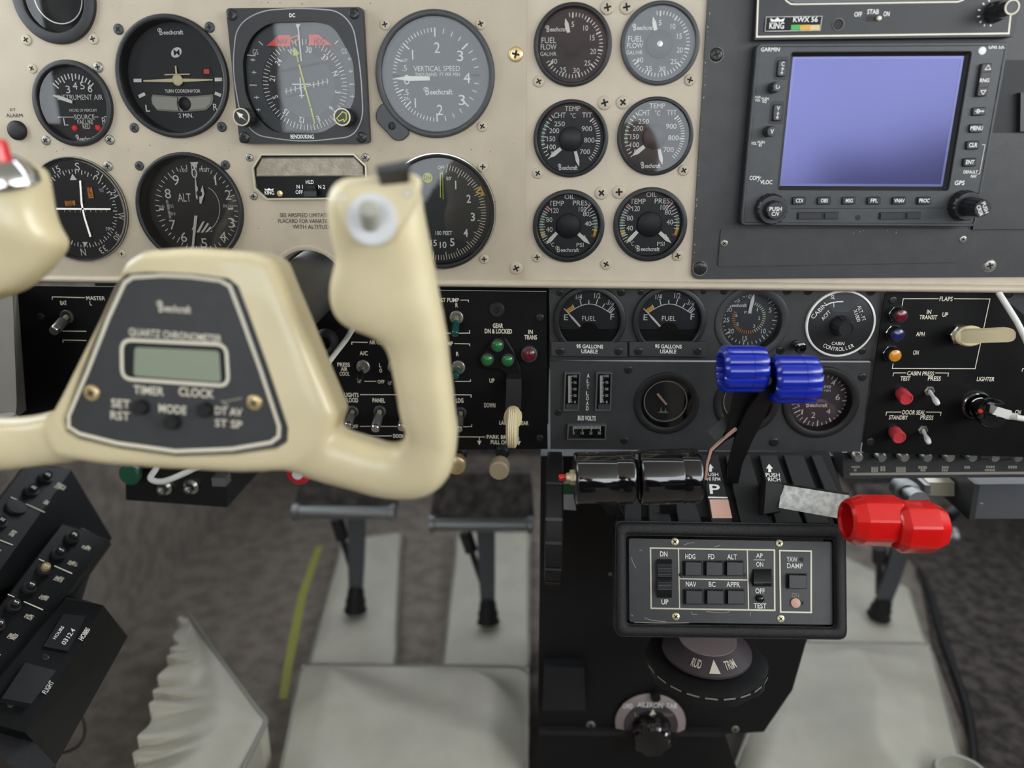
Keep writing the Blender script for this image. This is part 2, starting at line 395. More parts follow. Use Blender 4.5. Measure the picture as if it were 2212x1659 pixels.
# ------------------------------------------------------------------ the cabin shell
LOW = 0.010                       # the lower sub-panels stand this far behind the upper panel face
def struct(name, mb, m, label=None, smooth=None):
    o = link(name, mesh(name, mb, smooth), m); o['kind'] = 'structure'
    if label: o['label'] = label
    return o
fl = struct('floor', MB().box(-.62, .95, -1.6, .95, -.03, 0), 'carpet', 'brown grey carpet on the cabin floor')
struct('wall_front', MB().box(-.62, .95, .95, .98, -.03, .62), 'carpet_dark', 'firewall far down behind the pedals, footwell shade put into its colour')  # darker carpet colour stands in for the shade deep in the footwell
struct('wall_right', MB().box(.92, .95, -1.6, .95, 0, .66), 'carpet_dark', 'dark carpeted right sidewall beside the footwell')
wl = MB().box(-.62, -.585, -1.6, .95, 0, .66)
struct('wall_left', wl, 'carpet', 'carpeted left sidewall beside the breaker console')
cabin = MB()
prof = [(-.62, .66), (-.60, .80), (-.56, .96)]
rf = MB().box(-.62, .95, -1.60, -.08, 1.08, 1.11)
struct('ceiling', rf, 'headliner', 'pale headliner above the seats')
wb = MB().box(-.62, .95, -1.63, -1.60, 0, .45)
struct('wall_back', wb, 'seat_dark', 'dark rear bulkhead behind the seats')
gs = MB().box(-.62, .95, -.07, .98, .885, .905)
struct('trim_1', gs, 'black_deep', 'black glareshield over the instrument panel')

struct('trim_2', MB().box(-.62, -.585, -1.15, -.42, .66, 1.08), 'carpet_dark', 'unseen dark post added to block left window light')  # added out of view to darken gauge reflections and daylight from the left
# pale side trim left of the switch panel
tp = thing('side_trim_panel', 'grey painted side trim beside the battery master switch', 'trim', Matrix.Identity(4))
a = [PY(q, .012) for q in ((38, 612), (56, 860), (58, 885), (-170, 980), (-200, 600))]
b = [PY(q, -.06) for q in ((26, 612), (36, 870), (34, 905), (-190, 1000), (-220, 600))]
tp.part('trim_skin', MB().loft([[tuple(v) for v in a], [tuple(v) for v in b]]), 'greige_wall', 40, fix=True)

# ------------------------------------------------------------------ upper instrument panel
UPM = PM(0, .64, 0)
ip = thing('instrument_panel', 'beige metal instrument panel carrying the round flight and engine gauges', 'panel', UPM)
HOLES_F, HOLES_E, HOLES_L = [], [], []
GB = dict(tc=(246.8, 493.7, 30.9, 302.5), air=(68.4, 242.5, 128.4, 319.5), vsi=(810.4, 1068.1, 21.5, 301.9), alt=(291.5, 525, 331.4, 573),
          nav=(58, 276.9, 333, 574.1), rad=(826, 1070.4, 332, 585), top=(24, 205.5, -112, 102.5),
          ffl=(1152.4, 1322.1, 4.2, 189.7), ffr=(1340.2, 1511.8, 1.7, 185.7), chl=(1152, 1313.8, 213.2, 386.6), chr=(1332.9, 1497.8, 209.4, 380.5),
          ol=(1150.5, 1305.9, 409, 569.2), orr=(1324.6, 1484.7, 405.3, 566.4))
def bc(k): b = GB[k]; return ((b[0] + b[1]) / 2, (b[2] + b[3]) / 2), b[1] - b[0]
def hole(k, f=.94):
    p, w = bc(k); c = ip.L(p); return circ(c[0], c[1], ip.rad(p, w) * f, 48)
fp = [ip.L(q, .0016) for q in ((-90, -70), (1139, -70), (1134.5, 608), (-70, 596))]
fp[0] = (-.405, .245); fp[1] = (fp[2][0], .245); fp[3] = (-.405, fp[3][1])
tubec = ip.L((670, 618)); tuber = ip.rad((670, 618), 176)
fholes = [hole(k) for k in ('tc', 'air', 'vsi', 'alt', 'nav', 'rad', 'top')]
zb = fp[2][1]; fp[3] = (fp[3][0], zb); hb_ = math.acos(min(1, (tubec[1] - zb) / -tuber)) if abs(tubec[1] - zb) < tuber else pi / 2
dxn = math.sqrt(tuber ** 2 - (tubec[1] - zb) ** 2); an0 = math.atan2(zb - tubec[1], dxn); an1 = pi - an0
arc = [(tubec[0] + tuber * math.cos(an0 + (an1 - an0) * i / 24), tubec[1] + tuber * math.sin(an0 + (an1 - an0) * i / 24)) for i in range(25)]
fpo = rnd([fp[1], fp[2]][:0] + fp[:2], 0) + rnd([fp[1], fp[2], fp[3]], [0, .006, 0])[1:-1] + arc + [fp[3]]
ip.part('flight_plate', MB().prism(fpo[::-1], 0, .0016, fholes), 'beige_plate', 30)
z0 = ip.L((1300, 612))[1]
bpts = [(ip.L((1120, 300))[0], z0), (.80, z0), (.80, .245), (ip.L((1120, 300))[0], .245)]
ip.part('engine_plate', MB().prism(bpts, -.0015, 0, [hole(k) for k in ('ffl', 'ffr', 'chl', 'chr', 'ol', 'orr')]), 'beige', 30)
zt_, zl_ = ip.L((1300, 606))[1], ip.L((1300, 625), .004)[1]; hr = (zt_ - zl_) / 2
for X0, X1 in ((-.395, tubec[0] - dxn * 1.01), (tubec[0] + dxn * 1.01, .80)):
    ring = [(.0005 + .0045 * math.sin(pi * i / 12), zt_ - hr + hr * math.cos(pi * i / 12)) for i in range(13)] + [(-.003, zl_), (-.003, zt_)]
    ip.part('rolled_edge', MB().loft([[(X, z_, lz_) for lz_, z_ in ring] for X in (X0, X1)]), 'beige', 60, fix=True)
# collar round the control column opening
crings = []
for i in range(33):
    t_ = an0 + (an1 - an0) * i / 32
    crings.append([(tubec[0] + r_ * math.cos(t_), tubec[1] + r_ * math.sin(t_), z_) for r_, z_ in ((tuber, .0014), (tuber * 1.0, .003), (tuber * .95, .0038), (tuber * .88, .0030), (tuber * .84, -.012), (tuber * .98, -.012))])
ip.part('column_collar', MB().loft(crings), 'beige_plate', 50, fix=True)
dimS = [(Z1, 228, 340, 90, 'beige_screw'), (Z1, 797, 333, 88, 'beige_screw'), (Z1, 277, 585, 80, 'beige_screw'), (Z1, 838, 573, 88, 'screw_steel'), (Z1, 393, 1198, 80, 'screw_steel'),
        (Z1, 938, 1193, 82, 'screw_steel'), (Z1, 922, 1418, 82, 'screw_steel'), (Z1, 1012, 250, 88, 'bezel_grey'), (Z1, 1790, 233, 86, 'bezel_grey'), (Z1, 1147, 1090, 80, 'bezel_grey'), (Z1, 1893, 1083, 82, 'bezel_grey'),
        (Z1, 1190, 1415, 78, 'bezel_grey'), (Z1, 1925, 1408, 78, 'bezel_grey'), (Z6, 940, 885, 56, 'beige_screw'),
        (Z2, 1210, 172, 76, 'beige_screw'), (Z2, 1882, 168, 78, 'beige_screw'), (Z2, 1893, 888, 74, 'beige_screw'), (Z2, 1897, 1172, 74, 'beige_screw'),
        (Z2, 258, 1108, 54, 'screw_steel'), (Z2, 1072, 1107, 58, 'screw_steel'), (Z2, 287, 1378, 56, 'screw_steel'), (Z7, 1818, 897, 72, 'beige_screw')]
for zz, x, y, d, m in dimS: screw(ip, (x, y), d, m, .0016, zz=zz)
screw(ip, (2128, 382), 104, 'brass', .0016, zz=Z2); screw(ip, (2057, 965), 94, 'beige_screw', .0016, zz=Z7)
for zz, x, y, d in ((Z3, 1020, 78, 148), (Z3, 1218, 75, 148), (Z3, 308, 846, 118), (Z3, 1876, 832, 120), (Z3, 990, 1068, 146), (Z3, 1180, 1063, 140), (Z4, 297, 212, 112), (Z4, 1812, 182, 116),
                    (Z4, 957, 417, 138), (Z4, 1140, 407, 142), (Z4, 290, 1083, 108), (Z4, 1748, 1068, 114), (Z4, 1006, 1155, 118)):
    screw(ip, (x, y), d, 'beige_screw', .0, zz=zz)
nk = MB()
for i in range(60):           # small nicks and scuffs in the paint
    q = ip.L((random.uniform(40, 1130), random.choice((random.uniform(10, 600), random.uniform(310, 330), random.uniform(4, 14)))), .0019); s_ = random.uniform(.00015, .0004); nk.poly([(q[0] + s_ * random.uniform(.6, 2.2) * math.cos(t_), q[1] + s_ * random.uniform(.5, 1.0) * math.sin(t_)) for t_ in (0, 1.3, 2.5, 3.8, 5)], .0018)
ip.part('paint_nicks', nk, 'print_black', kind='stuff')
ip.text([('SEE AIRSPEED LIMITATIONS', 505, 570, 30, 426), ('PLACARD FOR VARIATIONS', 492, 613, 30, 428), ('WITH ALTITUDE', 534, 657, 30, 292)], Z7, .0019, 'print_black', 'placard_lettering')
ip.text([('ET', 110, 937, 22, 48), ('ALARM', 122, 985, 30, 140)], Z1, .0019, 'print_black', 'alarm_lettering')

# ------------------------------------------------------------------ round gauges
def gauge(name, label, key, inner=.88, depth=.004, rise=.003, bez='bezel', dial='dial', base=.0, group=None, glass='gauge_glass', cat='gauge', bb=None, Y=0.0, seg=64, gr=.96, ringm=None):
    b = bb or GB[key]; p = ((b[0] + b[1]) / 2, (b[2] + b[3]) / 2); w = PY(p, Y - base - rise * .7)
    th = Th(name, label, cat, PM(w.x, w.z, Y - base), group); RR = th.rad(p, b[1] - b[0], rise * .7); th.R = RR; th.dz = -depth + .0003; ri = RR * inner; th.ri = ri
    th.part('bezel', MB().lathe([(RR * .935, .0001), (RR, .0001), (RR, rise * .55), (RR * .985, rise * .9), (RR * .965, rise), (ri * 1.03, rise), (ri * 1.005, rise * .8), (ri * .985, -depth), (min(ri * 1.01, RR * .93), -depth - .0006)], seg, closed=True), bez, 35)
    if ringm: th.part('bright_ring', MB().lathe([(RR * 1.0, rise * .2), (RR * .997, rise * 1.1), (RR * .982, rise * 1.1), (RR * .98, rise * .5)], seg, closed=True), ringm, 40)
    th.part('dial', MB().disc(ri * 1.0, -depth, seg=seg), dial)
    if glass: th.part('glass', MB().disc(ri * 1.01, rise * .25, seg=seg), glass)
    return th
def nz(th, cx, cy, rx, ry):       # reads crop coordinates as fractions of the gauge radius
    return lambda x, y: ((x - cx) / rx * th.R, (cy - y) / ry * th.R)
def ntext(th, N, items, ry, m='print_white', name='lettering', dz=0, bold=False):
    for it in items:
        b = MB(); t, x, y, h = it[:4]; w = it[4] if len(it) > 4 else None; c = N(x, y); kk = th.R / ry
        fn = b.text if t not in LOGOS else (lambda *A, **K: LOGOS[t](b, *A, **K))
        fn(t, c[0], c[1], h * kk, w * kk * 1.04 if w else None, rot=it[5] if len(it) > 5 else 0, z=th.dz + dz, bold=bold)
        th.part(name, b, m)
def pointer(th, pts, m='pointer_white', name='pointer', dz=.0012, thick=.0005):
    return th.part(name, MB().prism(pts, th.dz + dz, th.dz + dz + thick), m, fix=True)
def hubdisc(th, r, m='hub_disc', c=(0, 0), dz=.0004, h=.0022): return th.part('hub_cover', MB().lathe([(r, th.dz + dz), (r, th.dz + dz + h * .8), (r * .93, th.dz + dz + h), (.0001, th.dz + dz + h)], 40, *c), m, 40)
def dart(p0, p1, w0, w1=0):       # pointer outline from root to tip
    a, b = Vector(p0), Vector(p1); n = Vector((-(b - a).y, (b - a).x)).normalized(); m = a + (b - a) * .62
    return [tuple(a - n * w0 * .8), tuple(m - n * w0), tuple(b - n * w1), tuple(b + n * w1), tuple(m + n * w0), tuple(a + n * w0 * .8)]
F1 = .0016
# turn coordinator
g = gauge('turn_coordinator', 'turn coordinator with cream aeroplane symbol and curved ball tube', 'tc', .91, .0080, .003, base=F1, dial='dial_navy')
z = g.dz; g.part('inner_disc', MB().disc(g.ri * .70, z + .0001), 'dial')
g.text([('@bee', 1458, 272, 46, 215), ('TURN COORDINATOR', 1557, 776, 28, 302), ('L', 1260, 923, 56, 36), ('R', 1838, 913, 56, 38), ('2 MIN.', 1586, 985, 36, 124)], Z1, z + .0004, bold=True)
for pts in (((1140, 702), (1207, 702), (1207, 672), (1140, 672)), ((1832, 694), (1896, 692), (1895, 662), (1831, 663)), ((1190, 838), (1243, 812), (1230, 786), (1178, 812)), ((1828, 806), (1880, 828), (1890, 802), (1838, 781))): g.flat('index_mark', pts, 'print_white', Z1, z + .0004)
mb = MB(); c = g.L(Z1(1507, 448), z); mb.poly([(c[0] + math.cos(t) * .0030 * math.cos(1.0) - math.sin(t) * .0042 * math.sin(1.0) * -1, c[1] + math.cos(t) * .0030 * -math.sin(1.0) + math.sin(t) * .0042 * math.cos(1.0)) for t in [2 * pi * i / 24 for i in range(24)]], z + .0004)
g.part('maker_oval', mb, 'print_white')
g.text([('M', 1507, 448, 46, 50)], Z1, z + .0006, 'dial', 'maker_mark', True)
mb = MB()
for pts in ([(1225, 697), (1225, 684), (1470, 671), (1560, 671), (1815, 676), (1815, 687), (1560, 700), (1470, 702)], [(1405, 643), (1405, 632), (1620, 628), (1620, 638)], [(1499, 640), (1493, 562), (1505, 561), (1514, 640)]):
    mb.prism([g.L(Z1(*q), z + .002) for q in pts], z + .0017, z + .0023)
c = g.L(Z1(1517, 683), z + .002); mb.lathe([(g.R * .093, z + .0017), (g.R * .093, z + .0026), (g.R * .07, z + .003), (.0001, z + .003)], 28, *c)
g.part('aeroplane_symbol', mb, 'pointer_cream', fix=True)
g.flat('flag_window', [(1722, 572), (1795, 575), (1797, 655), (1722, 652)], 'black_deep', Z1, z + .0005); g.flat('off_flag', [(1738, 588), (1784, 590), (1785, 630), (1738, 628)], 'flag_red', Z1, z + .0007)
tube = [(1297, 840)] + [(1310 + i * 51, 806 + 18 * math.sin(pi * i / 10)) for i in range(11)] + [(1826, 840), (1815, 890), (1765, 942), (1560, 958), (1350, 945), (1305, 890)]
g.part('ball_tube', MB().cham([g.L(Z1(*q), z) for q in tube][::-1], z, z + .0024, .0012), 'grey_knob', 40, fix=True)
c = g.L(Z1(1578, 886), z + .002); g.part('ball', MB().lathe([(g.R * .115, z + .0025), (g.R * .10, z + .003), (.0001, z + .0032)], 28, *c), 'black_deep', 60)
g.lines([([(1516, 830), (1512, 880), (1530, 950)], 8), ([(1556, 832), (1548, 880), (1566, 955)], 6)], Z1, z + .0028, 'print_black', 'tube_marks')
# suction gauge
g = gauge('suction_gauge', 'small instrument air gauge with two red failure buttons', 'air', .87, .0036, .003, base=F1, dial='dial')
z = g.dz
N = nz(g, 640, 885, 344, 378)
mb = MB()
for i in range(13): mb.tick(-47 + i * 94 / 12, g.R * (.53 if i % 3 == 0 else .58), g.R * .70, g.R * .03, z)
g.part('tick_marks', mb, 'print_white')
g.text([('3', 580, 763, 62, 36), ('4', 640, 733, 62, 40), ('5', 702, 730, 62, 38), ('6', 767, 755, 64, 38), ('INSTRUMENT AIR', 683, 830, 44, 385), ('INCHES OF MERCURY', 709, 941, 22, 236), ('SOURCE', 720, 998, 40, 172), ('L', 562, 1040, 60, 38), ('R', 888, 1032, 60, 34), ('FAILURE', 728, 1042, 36, 134), ('RED', 738, 1080, 34, 64), ('@bee', 730, 1180, 46, 160)], Z1, z + .0002)
g.lines([([(493, 999), (630, 999)], 5), ([(806, 998), (840, 998)], 5), ([(886, 997), (906, 997)], 5)], Z1, z + .0002)
pointer(g, dart(g.L(Z1(628, 872), z), g.L(Z1(466, 814), z), .0013, .0002))
for x, y in ((640, 1092), (840, 1090)): c = g.L(Z1(x, y), z); g.part('failure_button', MB().lathe([(.0021, z), (.0021, z + .001), (.0012, z + .0018), (.0001, z + .002)], 20, *c), 'glow_red', 50)
# vertical speed
g = gauge('vertical_speed_gauge', 'large vertical speed gauge with dial greyed for sky haze and adjusting ear', 'vsi', .90, .0032, .003, base=F1, bez='bezel_grey', dial='dial_grey')  # dial grey carries the sky reflection of its glass
z = g.dz; th = g
vmap = [(0, -90), (1, -47), (2, 0), (3, 48), (4, 90)]
def vang(v):
    for (a, x), (b, y) in zip(vmap, vmap[1:]):
        if a <= v <= b: return x + (y - x) * (v - a) / (b - a)
mb = MB(); vals = [i / 10 for i in range(21)] + [2.25, 2.5, 2.75, 3, 3.25, 3.5, 3.75, 4]
for v in vals:
    a = vang(v); big = abs(v - round(v)) < .01 or v == .5
    for q in (a, 180 - a): mb.tick(q, g.R * (.60 if big else .655 if v > 2 else .67), g.R * .735, g.R * (.022 if big else .014), z)
g.part('tick_marks', mb, 'print_white')
g.text([('2', 1575, 335, 74, 40), ('3', 1737, 393, 72, 44), ('4', 1785, 548, 72, 48), ('3', 1749, 703, 70, 46), ('2', 1595, 773, 72, 42), ('0', 1362, 560, 68, 42), ('UP', 1350, 423, 22, 34), ('DN', 1363, 694, 22, 34), ('.5', 1346, 477, 38, 32), ('.5', 1358, 648, 38, 34), ('VERTICAL SPEED', 1572, 482, 36, 325), ('THOUSAND  FT PER MIN', 1577, 523, 24, 316), ('@bee', 1585, 642, 46, 200), ('I', 1403, 385, 68, 9), ('I', 1422, 723, 66, 9)], Z2, z + .0002)
pointer(g, dart(g.L(Z2(1525, 552), z + .001), g.L(Z2(1283, 552), z + .001), .0016, .0003))
ear = rnd([g.L(Z2(*q), .0) for q in ((1148, 790), (1195, 712), (1330, 850), (1395, 938), (1330, 992), (1275, 985), (1150, 850))], .006)
g.part('adjuster_ear', MB().cham(ear[::-1], -.0003, .0022, .0006), 'bezel_grey', 30, fix=True)
screw(g, (1258, 885), 52, 'black_deep', .0022, 90, Z2, slot=True, rec='bezel')
# altimeter
g = gauge('altimeter', 'black altimeter with white hands and striped flag', 'alt', .92, .0105, .003, base=F1)
z = g.dz; N = nz(g, 1500, 520, 416, 416)
mb = MB(); ac = g.L(Z6(1515, 535), z)
for i in range(50):
    q = i * 7.2; mb.tick(q, g.R * (.66 if i % 5 == 0 else .71), g.R * .785, g.R * .014, z, *ac)
g.part('tick_marks', mb, 'print_white')
g.text([('0', 1498, 265, 72, 46), ('1', 1660, 320, 72, 12), ('2', 1757, 432, 74, 46), ('3', 1785, 647, 74, 50), ('4', 1718, 752, 72, 52), ('5', 1573, 803, 72, 46), ('6', 1417, 757, 72, 46), ('7', 1330, 662, 72, 46), ('8', 1293, 422, 72, 46), ('9', 1355, 318, 76, 48), ('ALT', 1420, 452, 62, 100), ('mb', 1246, 519, 24, 40), ('1015', 1315, 518, 24, 44), ('1010', 1327, 577, 24, 46), ('IN.Hg', 1760, 517, 26, 74), ('100', 1415, 242, 26, 56), ('FEET', 1578, 240, 26, 80)], Z6, z + .0002)
mb = MB(); mb.poly([g.L(Z6(*q), z) for q in ((1465, 180), (1503, 235), (1530, 177))], z + .0003)
for i in range(14): mb.poly([g.L(Z6(1278 + 2 * i, 470 + i * 10.5), z), g.L(Z6(1296 + 2 * i, 472 + i * 10.5), z), g.L(Z6(1296 + 2 * i, 476 + i * 10.5), z), g.L(Z6(1278 + 2 * i, 474 + i * 10.5), z)], z + .0003)
for pts in ([(1478, 700), (1488, 700), (1500, 675), (1490, 675)], [(1515, 720), (1535, 722), (1580, 632), (1560, 640)], [(1548, 722), (1568, 722), (1612, 655), (1600, 645)], [(1582, 720), (1600, 718), (1632, 688), (1622, 672)], [(1612, 716), (1640, 712), (1636, 705)]): mb.poly([g.L(Z6(*q), z) for q in pts], z + .0003)
mb.poly([g.L(Z6(*q), z) for q in ((1228, 536), (1264, 536), (1264, 550), (1228, 550))], z + .0003); mb.poly([g.L(Z6(*q), z) for q in ((1758, 532), (1798, 532), (1798, 545), (1758, 545))], z + .0003)
mb.line([g.L(Z6(1590 + 135 * math.sin(R(t)) - 30, 540 - 175 * math.cos(R(t))), z) for t in range(20, 160, 10)], .0004, z + .0003)
g.part('scale_marks', mb, 'print_white')
pointer(g, [g.L(Z6(*q), z + .001) for q in ((1480, 835), (1500, 590), (1525, 592), (1512, 700), (1497, 835))], name='long_hand')
pointer(g, [g.L(Z6(*q), z + .002) for q in ((1503, 240), (1516, 360), (1526, 375), (1524, 468), (1512, 455), (1507, 370))], name='thin_hand', dz=.002)
pointer(g, [g.L(Z6(*q), z + .0015) for q in ((1563, 358), (1578, 420), (1553, 500), (1540, 495), (1538, 430))], name='short_hand', dz=.0016)
hubdisc(g, g.R * .055, 'black_deep', g.L(Z6(1545, 420), z))
# course deviation indicator
g = gauge('nav_indicator', 'navigation indicator with white crossed needles and orange flags', 'nav', .955, .0015, .0016, base=F1, bez='black_deep', dial='dial_navy', ringm='steel')
z = g.dz; nc = g.L(Z6(615, 540), z); mb = MB()
for i in range(72): mb.tick(i * 5 + 3, g.R * (.70 if i % 2 else .66), g.R * .745, g.R * (.014 if i % 2 else .018), z, *nc)
g.part('tick_marks', mb, 'print_white')
g.text([('S', 596, 213, 56, 34), ('21', 760, 280, 46, 56, -35), ('24', 882, 425, 46, 58, -62), ('W', 932, 595, 44, 56, -94), ('30', 903, 752, 46, 60, -125), ('33', 795, 852, 46, 62, -150), ('N', 642, 873, 54, 38), ('15', 436, 235, 46, 56, 22), ('12', 340, 345, 46, 50, 48), ('E', 292, 520, 44, 40, 86), ('6', 340, 705, 46, 30, 125), ('3', 480, 815, 44, 30, 155), ('TO', 780, 397, 26, 34), ('FR', 835, 694, 26, 36), ('@king', 642, 943, 40, 66)], Z6, z + .0002)
mb = MB(); mb.poly([g.L(Z6(*q), z) for q in ((540, 318), (595, 316), (560, 268))], z + .0003); mb.poly([g.L(Z6(*q), z) for q in ((635, 795), (660, 830), (678, 793))], z + .0003)
for i in range(9):
    a = g.L(Z6(500 + i * 40, 552), z); mb.tick(0, 0, .0016, .0003, z + .0003, a[0], a[1] - .0012)
    b = g.L(Z6(630 + i * i * .95 + i * .5, 375 + i * 43), z); mb.tick(90, -.0010, .0012, .0003, z + .0003, *b)
g.part('scale_marks', mb, 'print_white')
pointer(g, [g.L(Z6(*q), z + .001) for q in ((437, 545), (437, 531), (855, 535), (855, 547))], name='glideslope_needle')
pointer(g, [g.L(Z6(*q), z + .001) for q in ((614, 322), (628, 320), (640, 500), (660, 600), (708, 752), (695, 757), (648, 605), (626, 500))], name='course_needle')
for nm, pts, t, x, y, h, w, rot in (('glideslope_flag', ((497, 480), (578, 475), (580, 511), (505, 515)), 'GS', 538, 495, 30, 50, 0), ('nav_flag', ((670, 376), (708, 374), (724, 455), (684, 458)), 'NAV', 697, 416, 24, 70, -80)):
    fo = g.flat(nm, pts, 'flag_orange', Z6, z + .0006); g.text([(t, x, y, h, w, rot)], Z6, z + .0008, 'print_black', 'flag_lettering', parent=fo)
# radar altimeter
g = gauge('radar_altimeter', 'radar altimeter with blue black dial and yellow DH lamp', 'rad', .92, .0040, .0026, base=F1, bez='black_deep', dial='dial_navy', ringm='chrome')
z = g.dz; rc = g.L(Z7(1480, 550), z)
ang = lambda x, y: math.degrees(math.atan2(g.L(Z7(x, y), z)[0] - rc[0], g.L(Z7(x, y), z)[1] - rc[1]))
mb = MB(); n = 50; a0, a1 = ang(1535, 250), ang(1440, 855) % 360
for i in range(n + 1): mb.tick(a0 + (a1 - a0) * i / n, g.R * (.70 if i % 5 == 0 else .75), g.R * .84, g.R * .012, z, *rc)
g.part('tick_marks', mb, 'print_cream')
g.text([('OFF', 1496, 213, 26, 48), ("50'", 1553, 296, 26, 40), ('1', 1605, 343, 62, 26), ('2', 1702, 447, 60, 32), ('3', 1733, 582, 60, 32), ('4', 1680, 702, 58, 34), ('5', 1579, 771, 58, 34), ('10', 1511, 791, 46, 50), ('15', 1440, 776, 46, 48), ('100 FEET', 1516, 703, 30, 124), ('@king', 1498, 950, 44, 66)], Z7, z + .0002, bold=True)
c = g.L(Z7(1397, 290), z); lampo = g.part('decision_lamp', MB().lathe([(g.R * .088, z), (g.R * .088, z + .001), (g.R * .075, z + .0014), (.0001, z + .0014)], 28, *c), 'needle_yellow', 40)
g.text([('DH', 1395, 290, 34, 48)], Z7, z + .0017, 'print_black', 'lamp_lettering', parent=lampo)
g.part('height_bug', MB().line([g.L(Z7(*q), z) for q in ((1762, 398), (1790, 360), (1815, 415))], .0012, z + .0008, True), 'arc_yellow')
g.part('pointer', MB().line([g.L(Z7(*q), z) for q in ((1492, 438), (1493, 270), (1510, 250), (1513, 450))], .00055, z + .0012), 'needle_yellow')
g.lines([([(1484 + (i % 2) * 0, 240 + i * 11), (1498, 232 + i * 11)], 3) for i in range(11)], Z7, z + .0010, 'print_cream', 'off_hatching')
hub = [g.L(Z7(*q), z) for q in ((1350, 330), (1440, 390), (1520, 445), (1580, 500), (1592, 560), (1570, 620), (1500, 662), (1440, 650), (1340, 600), (1300, 450))]
g.part('dial_mask', MB().prism(rnd(hub, .004), z + .0002, z + .0004), 'dial', fix=True)
# dark round instrument at the top of the panel
g = gauge('dark_round_instrument', 'dark round instrument with a bright inner rim above the suction gauge', 'top', .74, .0075, .003, base=F1, dial='black_deep')
g.part('inner_rim', MB().lathe([(g.ri * .80, -.006), (g.ri * .80, -.002), (g.ri * .765, -.002), (g.ri * .765, -.006)], 56, g.ri * .04, g.ri * .06, closed=True), 'steel', 40)
# engine gauges
FFC = [('ffl', 'fuel flow gauge mirroring a face, next to the brass panel screw', 660, 470), ('ffr', 'fuel flow gauge with haze greyed dial and a round cover at its centre', 660, 470)]
for k, lab, cx, cy in FFC:
    g = gauge('fuel_flow_gauge', lab, k, .89, .003, .0026, group='small engine gauges beside the radio stack', bez='bezel_grey' if k == 'ffr' else 'bezel', dial='dial_grey' if k == 'ffr' else 'dial')  # second dial painted greyer for the bright haze on its glass
    N = nz(g, cx, cy, 408, 446); z = g.dz; mb = MB()
    for i in range(-1, 37): mb.tick(-1 + i * 6.66, g.R * (.655 if i % 5 == 0 else .685), g.R * .78, g.R * (.036 if i % 5 == 0 else .02), z)
    g.part('tick_marks', mb, 'print_white')
    ntext(g, N, [('5', 657, 245, 54, 30), ('10', 792, 285, 56, 52), ('15', 864, 387, 58, 50), ('20', 877, 532, 56, 64), ('25', 820, 655, 54, 66), ('30', 705, 734, 54, 72), ('35', 563, 728, 54, 72), ('40', 465, 635, 52, 74), ('FUEL', 410, 412, 60, 162), ('FLOW', 408, 482, 56, 174), ('GAL/HR', 406, 556, 42, 178)], 446)
    ntext(g, N, [('@bee', 490, 292, 58, 240)], 446, name='maker_lettering')
    pointer(g, dart(N(615, 335), N(578, 190), g.R * .052, g.R * .006))
    if k == 'ffr': hubdisc(g, g.R * .34, 'dial_grey'); g.part('centre_screw', MB().lathe([(g.R * .07, g.dz + .002), (g.R * .07, g.dz + .0034), (.0001, g.dz + .0036)], 20), 'steel')
for k, lab in (('chl', 'cylinder head and turbine temperature gauge nearest the flight plate seam'), ('chr', 'cylinder head and turbine temperature gauge beside the black radio plate')):
    g = gauge('temperature_gauge', lab, k, .90, .003, .0026, group='small engine gauges beside the radio stack', dial='dial')
    N = nz(g, 636, 1447, 389, 417); z = g.dz; mb = MB(); r0, r1 = g.R * .70, g.R * .80
    for i in range(13): mb.tick(-41 - i * 7.5, r0 if i not in (3, 6, 9) else r0 * .93, r1, g.R * .024, z)
    for i in range(18): mb.tick(49 + i * 5.0, r0 if i % 9 else r0 * .95, r1, g.R * (.02 if i % 9 else .034), z)
    g.part('tick_marks', mb, 'print_white')
    g.part('green_arc', MB().ring(r0 * 1.03, r1 * .99, z - .0001, -55, -105), 'arc_green'); mb = MB().ring(r0, r1, z - .0001, -46, -50); mb.ring(r0, r1, z - .0001, 57, 61); g.part('red_marks', mb, 'arc_red')
    ntext(g, N, [('TEMP', 648, 1126, 50, 166), ('CHT', 518, 1196, 56, 124), ('°C', 655, 1200, 50, 56), ('TIT', 800, 1194, 52, 108), ('250', 517, 1287, 50, 112), ('200', 462, 1360, 52, 106), ('150', 432, 1447, 52, 88), ('100', 437, 1534, 52, 92), ('50', 460, 1606, 44, 58), ('900', 803, 1338, 52, 112), ('800', 832, 1460, 52, 110), ('700', 790, 1585, 52, 108)], 417)
    ntext(g, N, [('@bee', 615, 1755, 58, 215)], 417, name='maker_lettering')
    pointer(g, dart(N(535, 1552), N(415, 1652), g.R * .06, g.R * .006)); pointer(g, dart(N(688, 1580), N(730, 1742), g.R * .05, g.R * .006))
    hubdisc(g, g.R * .31)
